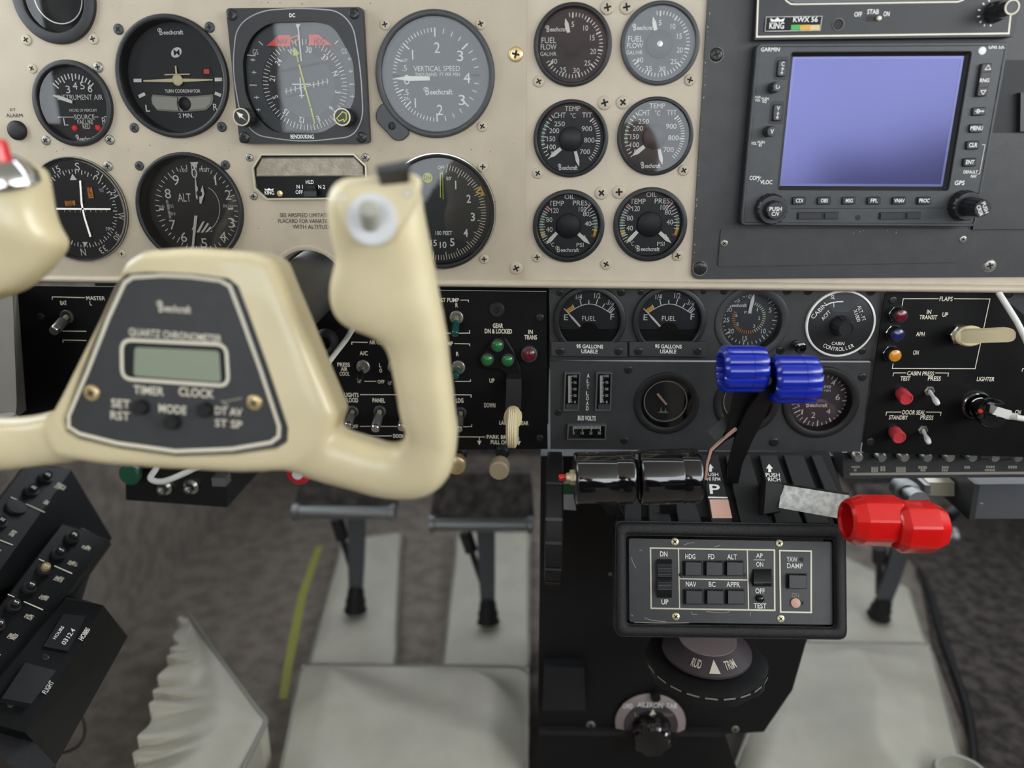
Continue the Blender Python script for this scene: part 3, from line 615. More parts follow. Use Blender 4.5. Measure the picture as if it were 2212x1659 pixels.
for k, lab in (('ol', 'oil temperature and pressure gauge nearest the flight plate seam'), ('orr', 'oil temperature and pressure gauge beside the black radio plate')):
    g = gauge('oil_gauge', lab, k, .87, .003, .0026, group='small engine gauges beside the radio stack', dial='dial')
    N = nz(g, 610, 766, 374, 385); z = g.dz; mb = MB(); r0, r1 = g.R * .68, g.R * .82
    for i in range(15): mb.tick(-49 - i * 5.5, r0 if i % 4 else r0 * .95, r1, g.R * .02, z)
    for i in range(9): mb.tick(46 + i * 6.6, r0 if i % 3 else r0 * .93, r1, g.R * .02, z)
    g.part('tick_marks', mb, 'print_white')
    mb = MB().ring(r0 * 1.06, r1 * .99, z - .0001, -60, -103); mb.ring(r0 * 1.06, r1 * .99, z - .0001, 70, 94); g.part('green_arc', mb, 'arc_green')
    mb = MB().ring(r0 * 1.02, r1 * .99, z - .0001, -104, -114); mb.ring(r0 * 1.08, r1 * .99, z - .0001, 94, 112); g.part('yellow_arc', mb, 'arc_yellow')
    mb = MB().ring(r0, r1, z - .0001, -50, -54); mb.ring(r0, r1, z - .0001, 44, 48); mb.ring(r0, r1, z - .0001, 111, 114); g.part('red_marks', mb, 'arc_red')
    ntext(g, N, [('OIL', 614, 460, 50, 102), ('TEMP', 480, 530, 52, 154), ('PRESS', 744, 525, 50, 186), ('120', 466, 605, 52, 74), ('100', 752, 590, 50, 78), ('80', 790, 640, 48, 62), ('80', 408, 703, 50, 62), ('40', 815, 742, 50, 66), ('40', 410, 807, 50, 66), ('0', 436, 900, 36, 26), ('0', 780, 885, 36, 26), ('°C', 440, 970, 44, 44), ('PSI', 737, 970, 42, 74)], 385)
    ntext(g, N, [('@bee', 607, 1022, 52, 245)], 385, name='maker_lettering')
    pointer(g, dart(N(488, 840), N(380, 962), g.R * .058, g.R * .005)); pointer(g, dart(N(715, 848), N(838, 957), g.R * .058, g.R * .005))
    hubdisc(g, g.R * .34, 'dial')
# push button left of the suction gauge
w = PY(Z1(155, 1113), -F1); t = thing('alarm_button', 'round dark blue black push button under faded alarm lettering', 'button', PM(w.x, w.z, -F1))
rr = t.rad(Z1(155, 1113), 158 * .253); t.part('button_cap', MB().lathe([(rr, 0), (rr, .002), (rr * .9, .0032), (rr * .5, .0038), (.0001, .004)], 36), 'rubber', 50)
# ------------------------------------------------------------------ horizontal situation indicator
w = PY(Z2(600, 528), -F1)
h = thing('horizontal_situation_indicator', 'square horizontal situation indicator with yellow course arrow and red flags', 'gauge', PM(w.x, w.z, -F1))
FT = .006
out = [h.L(Z2(*q), FT) for q in ((186, 1010), (1098, 1006), (1050, 44), (92, 62))]
cx_, cy_ = sum(p[0] for p in out) / 4, sum(p[1] for p in out) / 4; hw = (out[1][0] + out[2][0] - out[0][0] - out[3][0]) / 4; hh = (out[2][1] + out[3][1] - out[0][1] - out[1][1]) / 4
sq = rrect(cx_ - hw, cx_ + hw, cy_ - hh, cy_ + hh, .003)
win = [h.L(Z2(*q), FT) for q in ((418, 930), (760, 940), (930, 830), (1000, 690), (985, 420), (850, 190), (740, 150), (390, 160), (270, 250), (205, 410), (225, 660), (300, 820))]
win = rnd(win, .006)
h.part('faceplate', MB().prism(sq, 0, FT, [win]), 'bezel', 25)
h.part('window_wall', MB().prism(inset(win, -.0006), -.0035, FT - .0006, [win]), 'black_deep')
zd = .0008
h.part('dial', MB().poly(inset(win, -.0003), zd - .0006), 'dial_grey')
ol = [(330, 75), (620, 55), (880, 75), (985, 180), (1040, 500), (1055, 830), (985, 960), (620, 1000), (290, 950), (190, 800), (135, 480), (165, 180)]
h.lines([(spl, 9, True) for spl in [[tuple(q) for q in rnd([h.L(Z2(*p), FT) for p in ol], .014, 8)]]] and [], Z2)
mb = MB().line(rnd([h.L(Z2(*p), FT + .0002) for p in ol], .016, 8), .0007, FT + .0002, True); h.part('border_line', mb, 'aluminium_dim')
h.text([('DC', 557, 107, 26, 40), ('BENDIX/KING', 627, 960, 28, 164)], Z2, FT + .0002, 'print_white', 'maker_lettering', True)
for q in ((132, 104), (990, 95), (222, 965), (1043, 966)): screw(h, q, 74, 'screw_black', FT, None, Z2)
cc = h.L(Z2(648, 600), zd); RC = .0340 * hw / .0475
RC = math.hypot(*[a - b for a, b in zip(h.L(Z2(648, 265), zd), cc)])
card = h.part('compass_card', MB().ring(RC * .68, RC * 1.0, zd, cx=cc[0], cy=cc[1]), 'dial'); h.part('inner_card', MB().disc(RC * .68, zd - .0002, *cc), 'dial_grey')
N0 = 71
mb = MB()
for i in range(72): mb.tick(N0 + i * 5, RC * (.865 if i % 2 else .84), RC * .975, RC * (.012 if i % 2 else .016), zd + .0002, *cc)
h.part('tick_marks', mb, 'print_white', parent=card)
for i, s_ in enumerate(('N', '3', '6', 'E', '12', '15', 'S', '21', '24', 'W', '30', '33')):
    a = N0 + i * 30; mb = MB(); mb.text(s_, cc[0] + RC * .76 * math.sin(R(a)), cc[1] + RC * .76 * math.cos(R(a)), RC * .125, None, -a, zd + .0002, True, .8); h.part('numeral', mb, 'print_white', parent=card)
zn = zd + .0016
h.part('course_arrow', MB().prism([h.L(Z2(*q), zn) for q in ((562, 390), (575, 333), (608, 375), (594, 388), (606, 436), (597, 440), (588, 392))], zn, zn + .0005).prism([h.L(Z2(*q), zn) for q in ((601, 457), (611, 452), (691, 748), (681, 752))], zn, zn + .0005).prism([h.L(Z2(*q), zn) for q in ((683, 758), (694, 754), (720, 868), (712, 870))], zn, zn + .0005), 'needle_yellow', fix=True)
h.part('lubber_line', MB().prism([h.L(Z2(*q), zn) for q in ((585, 172), (617, 170), (604, 198), (607, 210), (628, 430), (620, 432), (599, 210))], zn + .0006, zn + .001), 'print_white', fix=True)
mb = MB()
for pts, wd in (([(612, 545), (625, 690)], 9), ([(556, 592), (688, 592)], 8), ([(604, 672), (642, 672)], 7), ([(506, 645), (808, 572)], 3)): mb.line([h.L(Z2(*q), zn) for q in pts], wd * .3074 * h.k(Z2(600, 600), zn)[0], zn)
for i in range(10):
    x, y = 515 + i * 32, 640 - i * 7.6
    if i != 5: mb.line([h.L(Z2(x, y - 20), zn), h.L(Z2(x + 2, y + 20), zn)], .0006, zn); mb.line([h.L(Z2(x - 7, y), zn), h.L(Z2(x + 9, y - 2), zn)], .0006, zn)
h.part('aircraft_symbol', mb, 'print_white')
mb = MB()
for pts in ([(478, 492), (800, 422), (808, 440), (484, 512)], [(505, 690), (660, 655), (660, 645), (502, 682)]): mb.poly([h.L(Z2(*q), zd) for q in pts], zd + .0003)
h.part('card_slots', mb, 'black_deep')
mb = MB()
for pts in ([(265, 420), (298, 422)], [(274, 508), (306, 510)], [(258, 598), (310, 599)], [(290, 684), (326, 686)], [(305, 770), (336, 772)], [(948, 412), (975, 413)], [(955, 502), (982, 503)], [(958, 592), (998, 592)], [(965, 678), (996, 678)], [(325, 292), (352, 318)], [(880, 285), (858, 310)], [(218, 385), (300, 392)]):
    mb.line([h.L(Z2(*q), zd) for q in pts], .0006, zd + .0003); m_ = ((pts[0][0] + pts[1][0]) / 2, (pts[0][1] + pts[1][1]) / 2)
    if len(pts) and pts[0][0] not in (258, 958, 325, 880, 218): mb.line([h.L(Z2(m_[0], m_[1] - 11), zd), h.L(Z2(m_[0], m_[1] + 11), zd)], .0006, zd + .0003)
h.part('glideslope_scale', mb, 'print_white'); h.text([('GS', 298, 365, 38, 38), ('GS', 921, 360, 36, 38)], Z2, zd + .0003)
for nm, pts, t, x in (('nav_flag', ((380, 323), (465, 250), (546, 246), (548, 322), (530, 328)), 'NAV', 487), ('heading_flag', ((677, 245), (740, 243), (842, 318), (690, 318), (677, 310)), 'HDG', 746)):
    fo = h.part(nm, MB().prism([h.L(Z2(*q), zn) for q in pts], zn + .0007, zn + .0011), 'flag_red', fix=True); h.text([(t, x, 290, 40, 72)], Z2, zn + .0013, 'print_black', 'flag_lettering', parent=fo)
h.part('heading_bug', MB().line([h.L(Z2(*q), zn) for q in ((548, 266), (600, 250), (597, 275), (572, 304), (560, 288), (550, 285))], .0006, zn + .0004, True), 'arc_yellow')
h.part('glass', MB().poly(inset(win, -.0002), FT - .0012), 'gauge_glass')
for nm, x, y, rx in (('course_knob', 200, 822, 345), ('heading_knob', 908, 822, 985)):
    kz = .020; c = h.L(Z2(x, y), kz); rr = h.rad(Z2(x, y), 128 * .3074, kz); n = 48
    kb = h.part(nm, MB().profile((*c, FT), (*c, kz), [(0, rr * .55), (.3, rr * .6), (.35, rr), (.95, rr), (1, rr * .96)], n, lambda i: 1.0 if (i // 2) % 2 else .94), 'knob_black', 25)
    h.part('knob_ring', MB().lathe([(rr * .94, kz - .0002), (rr * .92, kz + .0006), (rr * .80, kz + .0006), (rr * .79, kz - .0002)], 40, *c, closed=True), 'frame_pale', 40, parent=kb)
    if x < 500: h.part('knob_mark', MB().poly([h.L(Z2(*q), kz) for q in ((166, 785), (215, 806), (203, 815), (240, 853), (222, 838), (195, 822), (190, 830))], kz + .0004), 'print_cream', parent=kb)
    else: h.part('knob_mark', MB().line([h.L(Z2(*q), kz) for q in ((870, 832), (912, 785), (938, 797), (938, 838), (922, 855), (918, 838), (888, 852))], .0005, kz + .0004, True), 'needle_yellow', parent=kb)

# ------------------------------------------------------------------ annunciator window below it
w = PY(Z7(510, 285), -F1)
a = thing('mode_annunciator', 'octagonal mode display with worn silvery window and selector switch', 'display', PM(w.x, w.z, -F1))
fo = [a.L(Z7(*q), .003) for q in ((82, 215), (148, 112), (845, 110), (938, 200), (940, 290), (905, 395), (850, 450), (190, 455), (100, 370))]
a.part('frame', MB().prism(fo[::-1], 0, .003, [inset(fo[::-1], .0011)]), 'frame_pale', 30)
a.part('face', MB().poly(inset(fo[::-1], .0009), .0008), 'black_switch')
a.part('window', MB().cham([a.L(Z7(*q), .001) for q in ((118, 282), (118, 220), (160, 140), (850, 135), (915, 205), (918, 280))][::-1], .001, .0022, .0008), 'etched_panel', 30, fix=True)
a.text([('HLD', 515, 322, 28, 58), ('N 1', 440, 357, 28, 46), ('N 2', 604, 358, 28, 50), ('OFF', 436, 397, 28, 54), ('@king', 213, 392, 44, 70)], Z7, .0011, bold=True)
kz = .009; c0 = a.L(Z7(520, 380), .001)
a.part('selector_knob', MB().hexa([a.L3(Z7(*q), .001) for q in ((485, 415), (560, 415), (560, 345), (485, 345))], [a.L3(Z7(*q), kz) for q in ((470, 430), (565, 430), (565, 392), (470, 392))]), 'knob_black', fix=True)
c = a.L(Z7(293, 408), .001); a.part('photocell', MB().lathe([(.0022, .0008), (.0021, .0016), (.0001, .002)], 20, *c), 'brass', 40)

# ------------------------------------------------------------------ radio plate
RP = .002
rp = thing('radio_plate', 'black radio stack plate with chipped edges right of the engine gauges', 'panel', UPM)
o4 = [rp.L(q, RP) for q in ((1533, -70), (1493, 603), (2480, 596), (2480, -70))]
rp.part('plate', MB().prism(rnd(o4, [0, .006, 0, 0]), .0001, RP), 'black_paint', 30, fix=True)
for zz, x, y, d, m in ((Z5, 203, 357, 96, 'screw_black'), (Z11, 97, 603, 96, 'screw_black'), (Z11, 1985, 585, 90, 'screw_steel')):
    p = zz(x, y); screw(rp, (x, y), d * .9, m, RP, 20, zz)
    c = rp.L(p, RP); rr = rp.rad(p, d * zz.k, RP); rp.part('worn_rim', MB().ring(rr * .93, rr * 1.0, RP + .0002, 10, 290, *c), 'print_dim')
cb = [rp.L(Z11(*q), RP) for q in ((232, 342), (1860, 345), (1855, 440), (1800, 562), (212, 590))]
cvr = rp.part('cover_plate', MB().prism(rnd(cb, .002)[::-1], RP, RP + .0012), 'black_paint', 30, fix=True)
for x, y in ((255, 440), (1812, 413)): screw(rp, (x, y), 50, 'screw_steel', RP + .0012, None, Z11)
sp = [rp.L(q, RP) for q in ((2128, 290), (2480, 288), (2480, 492), (2098, 495))]
rp.part('blank_panel', MB().prism(sp[::-1], RP, RP + .0022), 'black_paint', 30, fix=True)
op = [rp.L(q, RP) for q in ((2150, 130), (2480, 128), (2480, 285), (2138, 287))]
rp.part('open_slot', MB().poly(op[::-1], RP + .0002), 'black_deep')
rp.part('slot_box', MB().prism([rp.L(q, RP + .004) for q in ((2205, 200), (2480, 200), (2480, 284), (2204, 284))][::-1], RP, RP + .004), 'bezel_grey', fix=True)
mb = MB()
for i in range(46):             # paint chips along the plate's left edge and lower right corner
    if i < 34: y = random.uniform(20, 590); x = 1532 - y * .0645 + random.uniform(0, 3)
    elif i < 40: x, y = random.uniform(1830, 1990), random.uniform(493, 505)
    else: x, y = random.uniform(2080, 2150), random.uniform(430, 540)
    q = rp.L((x, y), RP); s_ = random.uniform(.0002, .00055); mb.poly([(q[0] + s_ * random.uniform(.5, 1.2) * math.cos(t), q[1] + s_ * random.uniform(.6, 1.7) * math.sin(t)) for t in (0, 1.2, 2.4, 3.7, 5)], RP + .00145 if 34 <= i < 40 else RP + .0003)
rp.part('paint_chips', mb, 'print_dim', kind='stuff')

# weather radar indicator, its lower edge in view
RZ = .009
w = PY((1900, 40), -RP); kx = thing('radar_indicator', 'weather radar indicator front edged in cream above the navigator', 'radar', PM(w.x, w.z, -RP))
ko = [kx.L(q, RZ) for q in ((1630, 86), (2190, 79), (2218, -64), (1639, -64))]
kx.part('case', MB().hexa([(x, y, 0) for x, y in ko], [(x, y, RZ) for x, y in ko]), 'bezel', fix=True)
kx.lines([([(482, -190), (468, 240), (2112, 218), (2155, -190)], 11)], Z5, RZ + .0002, 'print_cream', 'border_line')
kx.lines([([(600, -90), (660, 5), (690, 26), (720, 28), (1780, 12), (1815, 0), (1900, -90)], 9)], Z5, RZ + .0002, 'print_cream', 'screen_border')
kx.part('screen', MB().poly([kx.L(Z5(*q), RZ) for q in ((640, -90), (680, 5), (720, 18), (1770, 4), (1800, -10), (1860, -90))], RZ + .0001), 'dark_glass')
kx.text([('OFF', 1130, 93, 30, 50), ('STAB', 1227, 76, 30, 76), ('ON', 1315, 90, 30, 40)], Z5, RZ + .0002, bold=True)
bd = kx.part('maker_badge', MB().prism(rnd([kx.L(Z5(*q), RZ + .0008) for q in ((515, 208), (885, 203), (900, 102), (525, 107))], .001), RZ, RZ + .0008), 'black_switch', fix=True)
kx.text([('@king', 600, 152, 66, 96), ('KWX 56', 786, 127, 32, 160)], Z5, RZ + .001, 'print_white', 'badge_lettering', True, parent=bd)
kx.lines([([(521, 204), (881, 199), (895, 106), (530, 111)], 4, True)], Z5, RZ + .001, 'steel_worn', 'badge_edge', parent=bd)
for nm, x0, x1, m in (('green_swatch', 690, 750, 'kwx_green'), ('amber_swatch', 750, 815, 'kwx_amber'), ('buff_swatch', 815, 878, 'kwx_buff')):
    kx.flat(nm, ((x0, 197), (x1, 195), (x1 + 2, 161), (x0 + 2, 163)), m, Z5, RZ + .001, bd)
c = kx.L(Z5(998, 160), RZ); rr = kx.rad(Z5(998, 160), 74 * .331, RZ); kx.part('light_sensor', MB().lathe([(rr, RZ), (rr, RZ + .0006), (rr * .8, RZ + .0007), (rr * .78, RZ + .0002), (.0001, RZ + .0002)], 32, *c), 'black_deep', 40)
kx.part('sensor_rim', MB().ring(rr * .96, rr * 1.03, RZ + .0007, 0, 360, *c), 'print_dim')
kx.part('slide_slot', MB().poly(rnd([kx.L(Z5(*q), RZ) for q in ((1180, 140), (1268, 138), (1272, 102), (1184, 104))], .0012), RZ + .0002), 'black_deep')
c = kx.L(Z5(1270, 118), RZ + .002); kx.part('slide_knob', MB().lathe([(.0014, RZ + .0002), (.0013, RZ + .002), (.0001, RZ + .0025)], 20, *c), 'print_cream', 50)
p0, p1, p2 = kx.L3(Z25(930, 120), RZ), kx.L3(Z25(1045, 105), RZ + .011), kx.L3(Z25(1155, 85), RZ + .020)
r1 = kx.rad(Z25(1045, 105), 190 * .199, RZ + .011); r2 = kx.rad(Z25(1155, 85), 172 * .199, RZ + .020)
rk = kx.part('range_knob', MB().profile((p1[0], p1[1], RZ), p1, [(0, r1 * 1.25), (.5, r1 * 1.15), (.9, r1 * 1.05), (1, r1)], 48, lambda i: 1 if (i // 2) % 2 else .95), 'knob_black', 25)
k2 = kx.part('inner_knob', MB().profile((p1[0], p1[1], p1[2]), (p1[0], p1[1], RZ + .020), [(0, r2 * .95), (.85, r2 * .95), (1, r2 * .9)], 36), 'knob_black', 30)
kx.part('knob_rim', MB().lathe([(r2 * .95, RZ + .0198), (r2 * .93, RZ + .0206), (r2 * .80, RZ + .0206), (r2 * .78, RZ + .0198)], 36, p1[0], p1[1], closed=True), 'frame_pale', 40, parent=k2)
kx.lines([([(a_, b_), (a_ + dx, b_ + dy)], 14) for a_, b_, dx, dy in ((760, 183, 28, -8), (768, 105, 26, 8), (785, 246, 20, -16), (818, 34, 18, 18), (882, 0, 10, 18), (832, 284, 10, -18), (905, 286, 2, -20))], Z25, RZ + .0002, 'print_white', 'dial_marks')

# ------------------------------------------------------------------ GPS navigator
GZ = .012
w = PY((1870, 292), -RP); gp = thing('gps_navigator', 'panel mounted GPS navigator with violet glossy screen and black keys', 'navigator', PM(w.x, w.z, -RP))
go = [gp.L(q, GZ) for q in ((1600, 489), (2109, 488), (2181, 90), (1634, 94))]
x0, x1, y0, y1 = (go[0][0] + go[3][0]) / 2, (go[1][0] + go[2][0]) / 2, (go[0][1] + go[1][1]) / 2, (go[2][1] + go[3][1]) / 2
base = rrect(x0, x1, y0, y1, .004)
scr = [gp.L(q, GZ) for q in ((1681, 413), (2052, 409), (2098, 110), (1708, 113))]
sx0, sx1, sy0, sy1 = (scr[0][0] + scr[3][0]) / 2, (scr[1][0] + scr[2][0]) / 2, (scr[0][1] + scr[1][1]) / 2, (scr[2][1] + scr[3][1]) / 2
sh = rrect(sx0, sx1, sy0, sy1, .002)
gp.part('case', MB().prism(base, 0, GZ - .001, [sh]), 'bezel', 25)
gp.part('raised_border', MB().loft([[(x, y, GZ - .0012) for x, y in base], [(x, y, GZ) for x, y in inset(base, .0006)], [(x, y, GZ) for x, y in inset(base, .0018)], [(x, y, GZ - .0006) for x, y in inset(base, .0022)]], False, False), 'bezel_grey', 30)
gp.part('faceplate', MB().prism(inset(base, .002), GZ - .002, GZ - .0006, [inset(sh, -.0004)]), 'bezel_grey', 25)
si = rrect(sx0 + .0024, sx1 - .0024, sy0 + .0024, sy1 - .0024, .0004); sj = rrect(sx0 + .0040, sx1 - .0040, sy0 + .0040, sy1 - .0040, .0004)
gp.part('screen_surround', MB().loft([[(x, y, GZ - .0006) for x, y in inset(sh, -.0004)], [(x, y, GZ - .003) for x, y in sh], [(x, y, GZ - .0045) for x, y in si]], False, False), 'black_deep', 40)
gp.part('screen', MB().prism(si, GZ - .007, GZ - .0045), 'screen_violet')
gp.part('screen_margin', MB().loft([[(x, y, GZ - .0044) for x, y in si], [(x, y, GZ - .0044) for x, y in sj]], False, False), 'screen_edge')
GF = GZ - .0006
gp.text([('GARMIN', 556, 322, 26, 122), ('GNS 530', 2035, 305, 24, 108)], Z5, GF + .0002, 'print_white', 'maker_lettering', True)
gp.text([('PWR', 475, 635, 16, 38), ('VOL', 473, 654, 16, 36), ('PUSH', 523, 645, 16, 46), ('SQ', 517, 662, 16, 28), ('VOL', 449, 935, 20, 36), ('PUSH', 497, 928, 16, 46), ('ID', 491, 947, 18, 20), ('COM', 452, 1161, 26, 62), ('VLOC', 530, 1189, 26, 80), ('GPS', 1792, 1193, 28, 64), ('DEFAULT', 1864, 1122, 20, 92), ('NAV', 1884, 1150, 20, 38)], Z5, GF + .0002, bold=True)
gp.lines([([(473, 1186), (496, 1152)], 3), ([(1938, 945), (1958, 945), (1922, 1135), (1908, 1137)], 3)], Z5, GF + .0002)
def key(parent, nm, quad, txt=None, hgt=.002, tx=None, lab=None, th_=None, zz=Z5, base_z=None, tz=26, tm='print_white', m='knob_black'):
    th_ = th_ or gp; bz = GF if base_z is None else base_z
    pts = rnd([th_.L(zz(*q), bz + hgt) for q in quad], .0011, 3)
    k_ = th_.part(nm, MB().cham(pts, bz - .0003, bz + hgt, .0005), m, 25, fix=True, label=lab)
    if txt: th_.text(txt, zz, bz + hgt + .0002, tm, 'key_lettering', True, parent=k_)
    return k_
for s_, x in (('CDI', 742), ('OBS', 905), ('MSG', 1068), ('FPL', 1231), ('VNAV', 1395), ('PROC', 1558)):
    key(gp, 'key', ((x - 42, 1336), (x + 46, 1334), (x + 48, 1284), (x - 38, 1286)), [(s_, x + 4, 1309, 24, 46 if len(s_) == 3 else 68)])
for s_, x, y in (('MENU', 1900, 836), ('CLR', 1878, 946), ('ENT', 1858, 1058)):
    key(gp, 'key', ((x - 42, y + 30), (x + 42, y + 28), (x + 48, y - 28), (x - 36, y - 26)), [(s_, x + 3, y, 26, 54 if len(s_) == 3 else 80)])
dk = key(gp, 'key', ((1875, 755), (1960, 752), (1968, 698), (1882, 701)), [('D', 1915, 726, 26, 22)])
gp.lines([([(1893, 726), (1945, 726)], 4)], Z5, GF + .0023, parent=dk)
gp.flat('arrow_head', ((1938, 718), (1938, 734), (1955, 726)), 'print_white', Z5, GF + .0023, dk)
rk = key(gp, 'range_rocker', ((1905, 630), (1970, 628), (2008, 412), (1940, 414)), [('RNG', 1955, 524, 24, 60)], .003)
gp.lines([([(1958, 455), (1994, 453), (1980, 424)], 4, True), ([(1930, 592), (1964, 590), (1944, 616)], 4, True)], Z5, GF + .0033, 'print_white', 'rocker_arrows', rk)
gp.part('rocker_groove', MB().poly([gp.L(Z5(*q), GF + .003) for q in ((1938, 474), (1996, 472), (1998, 466), (1940, 468))], GF + .0032).poly([gp.L(Z5(*q), GF + .003) for q in ((1915, 574), (1975, 572), (1977, 566), (1917, 568))], GF + .0032), 'black_deep', parent=rk)
for s_, x, y, arr in (('C', 635, 445, 1), ('V', 605, 735, 1)):
    gp.part('key_well', MB().poly(rnd([gp.L(Z5(*q), GF) for q in ((x - 62, y + 78), (x + 32, y + 78), (x + 46, y - 76), (x - 48, y - 74))], .002), GF + .0001), 'bezel')
    fk = key(gp, 'flip_key', ((x - 32, y + 54), (x + 22, y + 54), (x + 30, y - 54), (x - 20, y - 54)), [(s_, x + 4, y - 28, 26, 20)], .003)
    gp.lines([([(x, y - 4), (x - 4, y + 40)], 4)], Z5, GF + .0033, parent=fk); gp.part('arrow_heads', MB().poly([gp.L(Z5(*q), GF + .003) for q in ((x - 10, y + 8), (x + 10, y + 8), (x, y - 8))], GF + .0033).poly([gp.L(Z5(*q), GF + .003) for q in ((x - 14, y + 28), (x + 6, y + 28), (x - 5, y + 45))], GF + .0033), 'print_white', parent=fk)
c = gp.L(Z5(1938, 332), GF); rr = gp.rad(Z5(1938, 332), 54 * .331, GF); gp.part('photocell', MB().lathe([(rr, GF), (rr * .9, GF + .0006), (.0001, GF + .0008)], 28, *c), 'white_cap', 40)
for (bx, by), (tx, ty), d, hz, txt, nm in (((550, 582), (604, 566), 66, .012, None, 'volume_knob'), ((530, 865), (568, 857), 66, .010, [('V', 568, 858, 28, 22)], 'volume_knob')):
    c = gp.L(Z5(tx, ty), GF + hz); rr = gp.rad(Z5(tx, ty), d * .331, GF + hz)
    k_ = gp.part(nm, MB().profile((*c, GF), (*c, GF + hz), [(0, rr * 1.12), (.75, rr * 1.05), (.93, rr), (1, rr * .92)], 40, lambda i: 1 if (i // 2) % 2 else .95), 'knob_black', 25)
    if txt: gp.text(txt, Z5, GF + hz + .0002, 'print_white', 'knob_lettering', True, parent=k_)
    else: gp.part('knob_mark', MB().ring(rr * .28, rr * .40, GF + hz + .0002, 60, 340, *c), 'print_white', parent=k_)
for (bx, by, bd_), (tx, ty, td), t1, t2, rot in (((525, 1343, 214), (592, 1375, 116), ('PUSH', 591, 1364, 26, 80), ('C/V', 590, 1396, 26, 50), 0), ((1795, 1335, 214), (1945, 1360, 118), ('PUSH', 1959, 1355, 24, 78), ('CRSR', 1925, 1375, 24, 76), -60)):
    hz = .015 if bx < 900 else .026; c0 = gp.L(Z5(tx, ty), GF + hz); r2 = gp.rad(Z5(tx, ty), td * .331, GF + hz)
    cb_ = c0; r1 = gp.rad(Z5(bx, by), bd_ * .331 * .93, GF + .005)
    ko = gp.part('tuning_ring', MB().profile((*cb_, GF), (*cb_, GF + .008), [(0, r1 * 1.05), (.6, r1 * 1.02), (.85, r1), (1, r1 * .9), (1, r1 * .6)], 64, lambda i: 1 if (i // 2) % 2 else .96), 'knob_black', 25)
    ki = gp.part('tuning_knob', MB().profile((*cb_, GF + .0075), (*cb_, GF + hz), [(0, r2 * 1.12), (.8, r2 * 1.06), (.93, r2 * 1.02), (1, r2 * .94)], 48, lambda i: 1 if (i // 2) % 2 else .955), 'knob_black', 25)
    gp.text([t1 + (rot,), t2 + (rot,)] if rot == 0 else [t1 + (-62,), t2 + (-62,)], Z5, GF + hz + .0002, 'print_white', 'knob_lettering', True, parent=ki)
    gp.part('ring_edge', MB().ring(r1 * .84, r1 * .90, GF + .0082, 0, 360, *cb_), 'bezel_grey', parent=ko)
for xa, xb, xc in ((728, 885, 1000), (1262, 1420, 1536)):
    cs = gp.part('card_slot', MB().prism([gp.L(Z5(*q), GF) for q in ((xa, 1432), (xc - 4, 1430), (xc, 1382), (xa + 6, 1385))], GF - .0002, GF + .0009), 'black_deep', fix=True)
    gp.part('card_end', MB().prism([gp.L(Z5(*q), GF) for q in ((xa + 8, 1428), (xb - 2, 1426), (xb, 1389), (xa + 10, 1391))], GF + .0008, GF + .0016), 'bezel', parent=cs, fix=True)
    gp.part('card_latch', MB().prism([gp.L(Z5(*q), GF) for q in ((xb + 22, 1426), (xc - 8, 1425), (xc - 5, 1387), (xb + 24, 1389))], GF + .0008, GF + .0016), 'bezel', parent=cs, fix=True)
c = gp.L(Z5(1127, 1421), GF); gp.part('lock_hole', MB().disc(.0019, GF + .0002, *c, 24), 'black_deep')
gp.lines([([(690, 1362), (1690, 1358)], 4)], Z5, GF + .0002, 'black_deep', 'face_groove')
# ------------------------------------------------------------------ lower switch panel
LPM = PM(0, .64, LOW)
sw = thing('switch_panel', 'black lettered switch panel behind and below the control yoke', 'panel', LPM)
so = [sw.L(q, .0015) for q in ((-60, 980), (1183, 970), (1180, 630), (-60, 628))]
tcl = sw.L((670, 640), .0015); swt = so[2][1]; rt_ = .033; an = math.asin(max(-.99, min(.99, (swt - tcl[1]) / rt_)))
arc = [(tcl[0] + rt_ * math.cos(t_), tcl[1] + rt_ * math.sin(t_)) for t_ in [an - (pi + 2 * an) * i / 24 for i in range(25)]]
so2 = [so[0], so[1], (so[2][0], swt)] + arc + [(so[3][0], swt)]
sw.part('plate', MB().prism(so2, 0, .0015), 'black_switch', 30)
sw.part('sub_frame', MB().box(-.40, so[1][0], sw.L((1100, 970), 0)[1] - .004, swt, -.075, -.07), 'black_deep')
S = .0018
sw.text([('BOOST PUMP', 1222, 183, 34, 236), ('R', 1322, 226, 34, 22), ('L', 1130, 226, 34, 18), ('PUMP', 1246, 541, 32, 90), ('R', 1328, 628, 34, 22), ('LDG', 1346, 1011, 36, 62), ('LIGHTS', 455, 965, 34, 116), ('FLOOD', 456, 1008, 36, 106), ('PANEL', 680, 1010, 34, 104), ('NAV', 222, 1008, 34, 80), ('OFF', 480, 1225, 28, 58), ('DOOR', 842, 1303, 30, 86),
         ('PARK BRAKE', 1690, 1312, 30, 242), ('PULL ON', 1672, 1355, 32, 140), ('GEAR', 1661, 395, 36, 84), ('DN & LOCKED', 1665, 440, 36, 225), ('IN', 1930, 445, 34, 36), ('TRANS', 1931, 490, 36, 104), ('UP', 1612, 847, 34, 42), ('DOWN', 1594, 1050, 36, 92), ('LANDING GEAR', 1793, 1196, 32, 240)], Z8, S, 'print_cream', 'lettering', True)
sw.text([('AIR COND', 924, 516, 44, 214), ('A/C', 755, 637, 46, 92), ('PRESS', 530, 765, 44, 140), ('AIR', 535, 815, 42, 74), ('COOL', 541, 868, 42, 112), ('L', 940, 772, 42, 22), ('O', 945, 832, 42, 30), ('OFF', 948, 957, 38, 76)], Z19, S, 'print_cream', 'lettering', True)
sw.text([('MASTER', 952, 203, 38, 188), ('BAT', 632, 250, 40, 66), ('L', 902, 254, 40, 20)], Z21, S, 'print_cream', 'lettering', True)
b = MB()
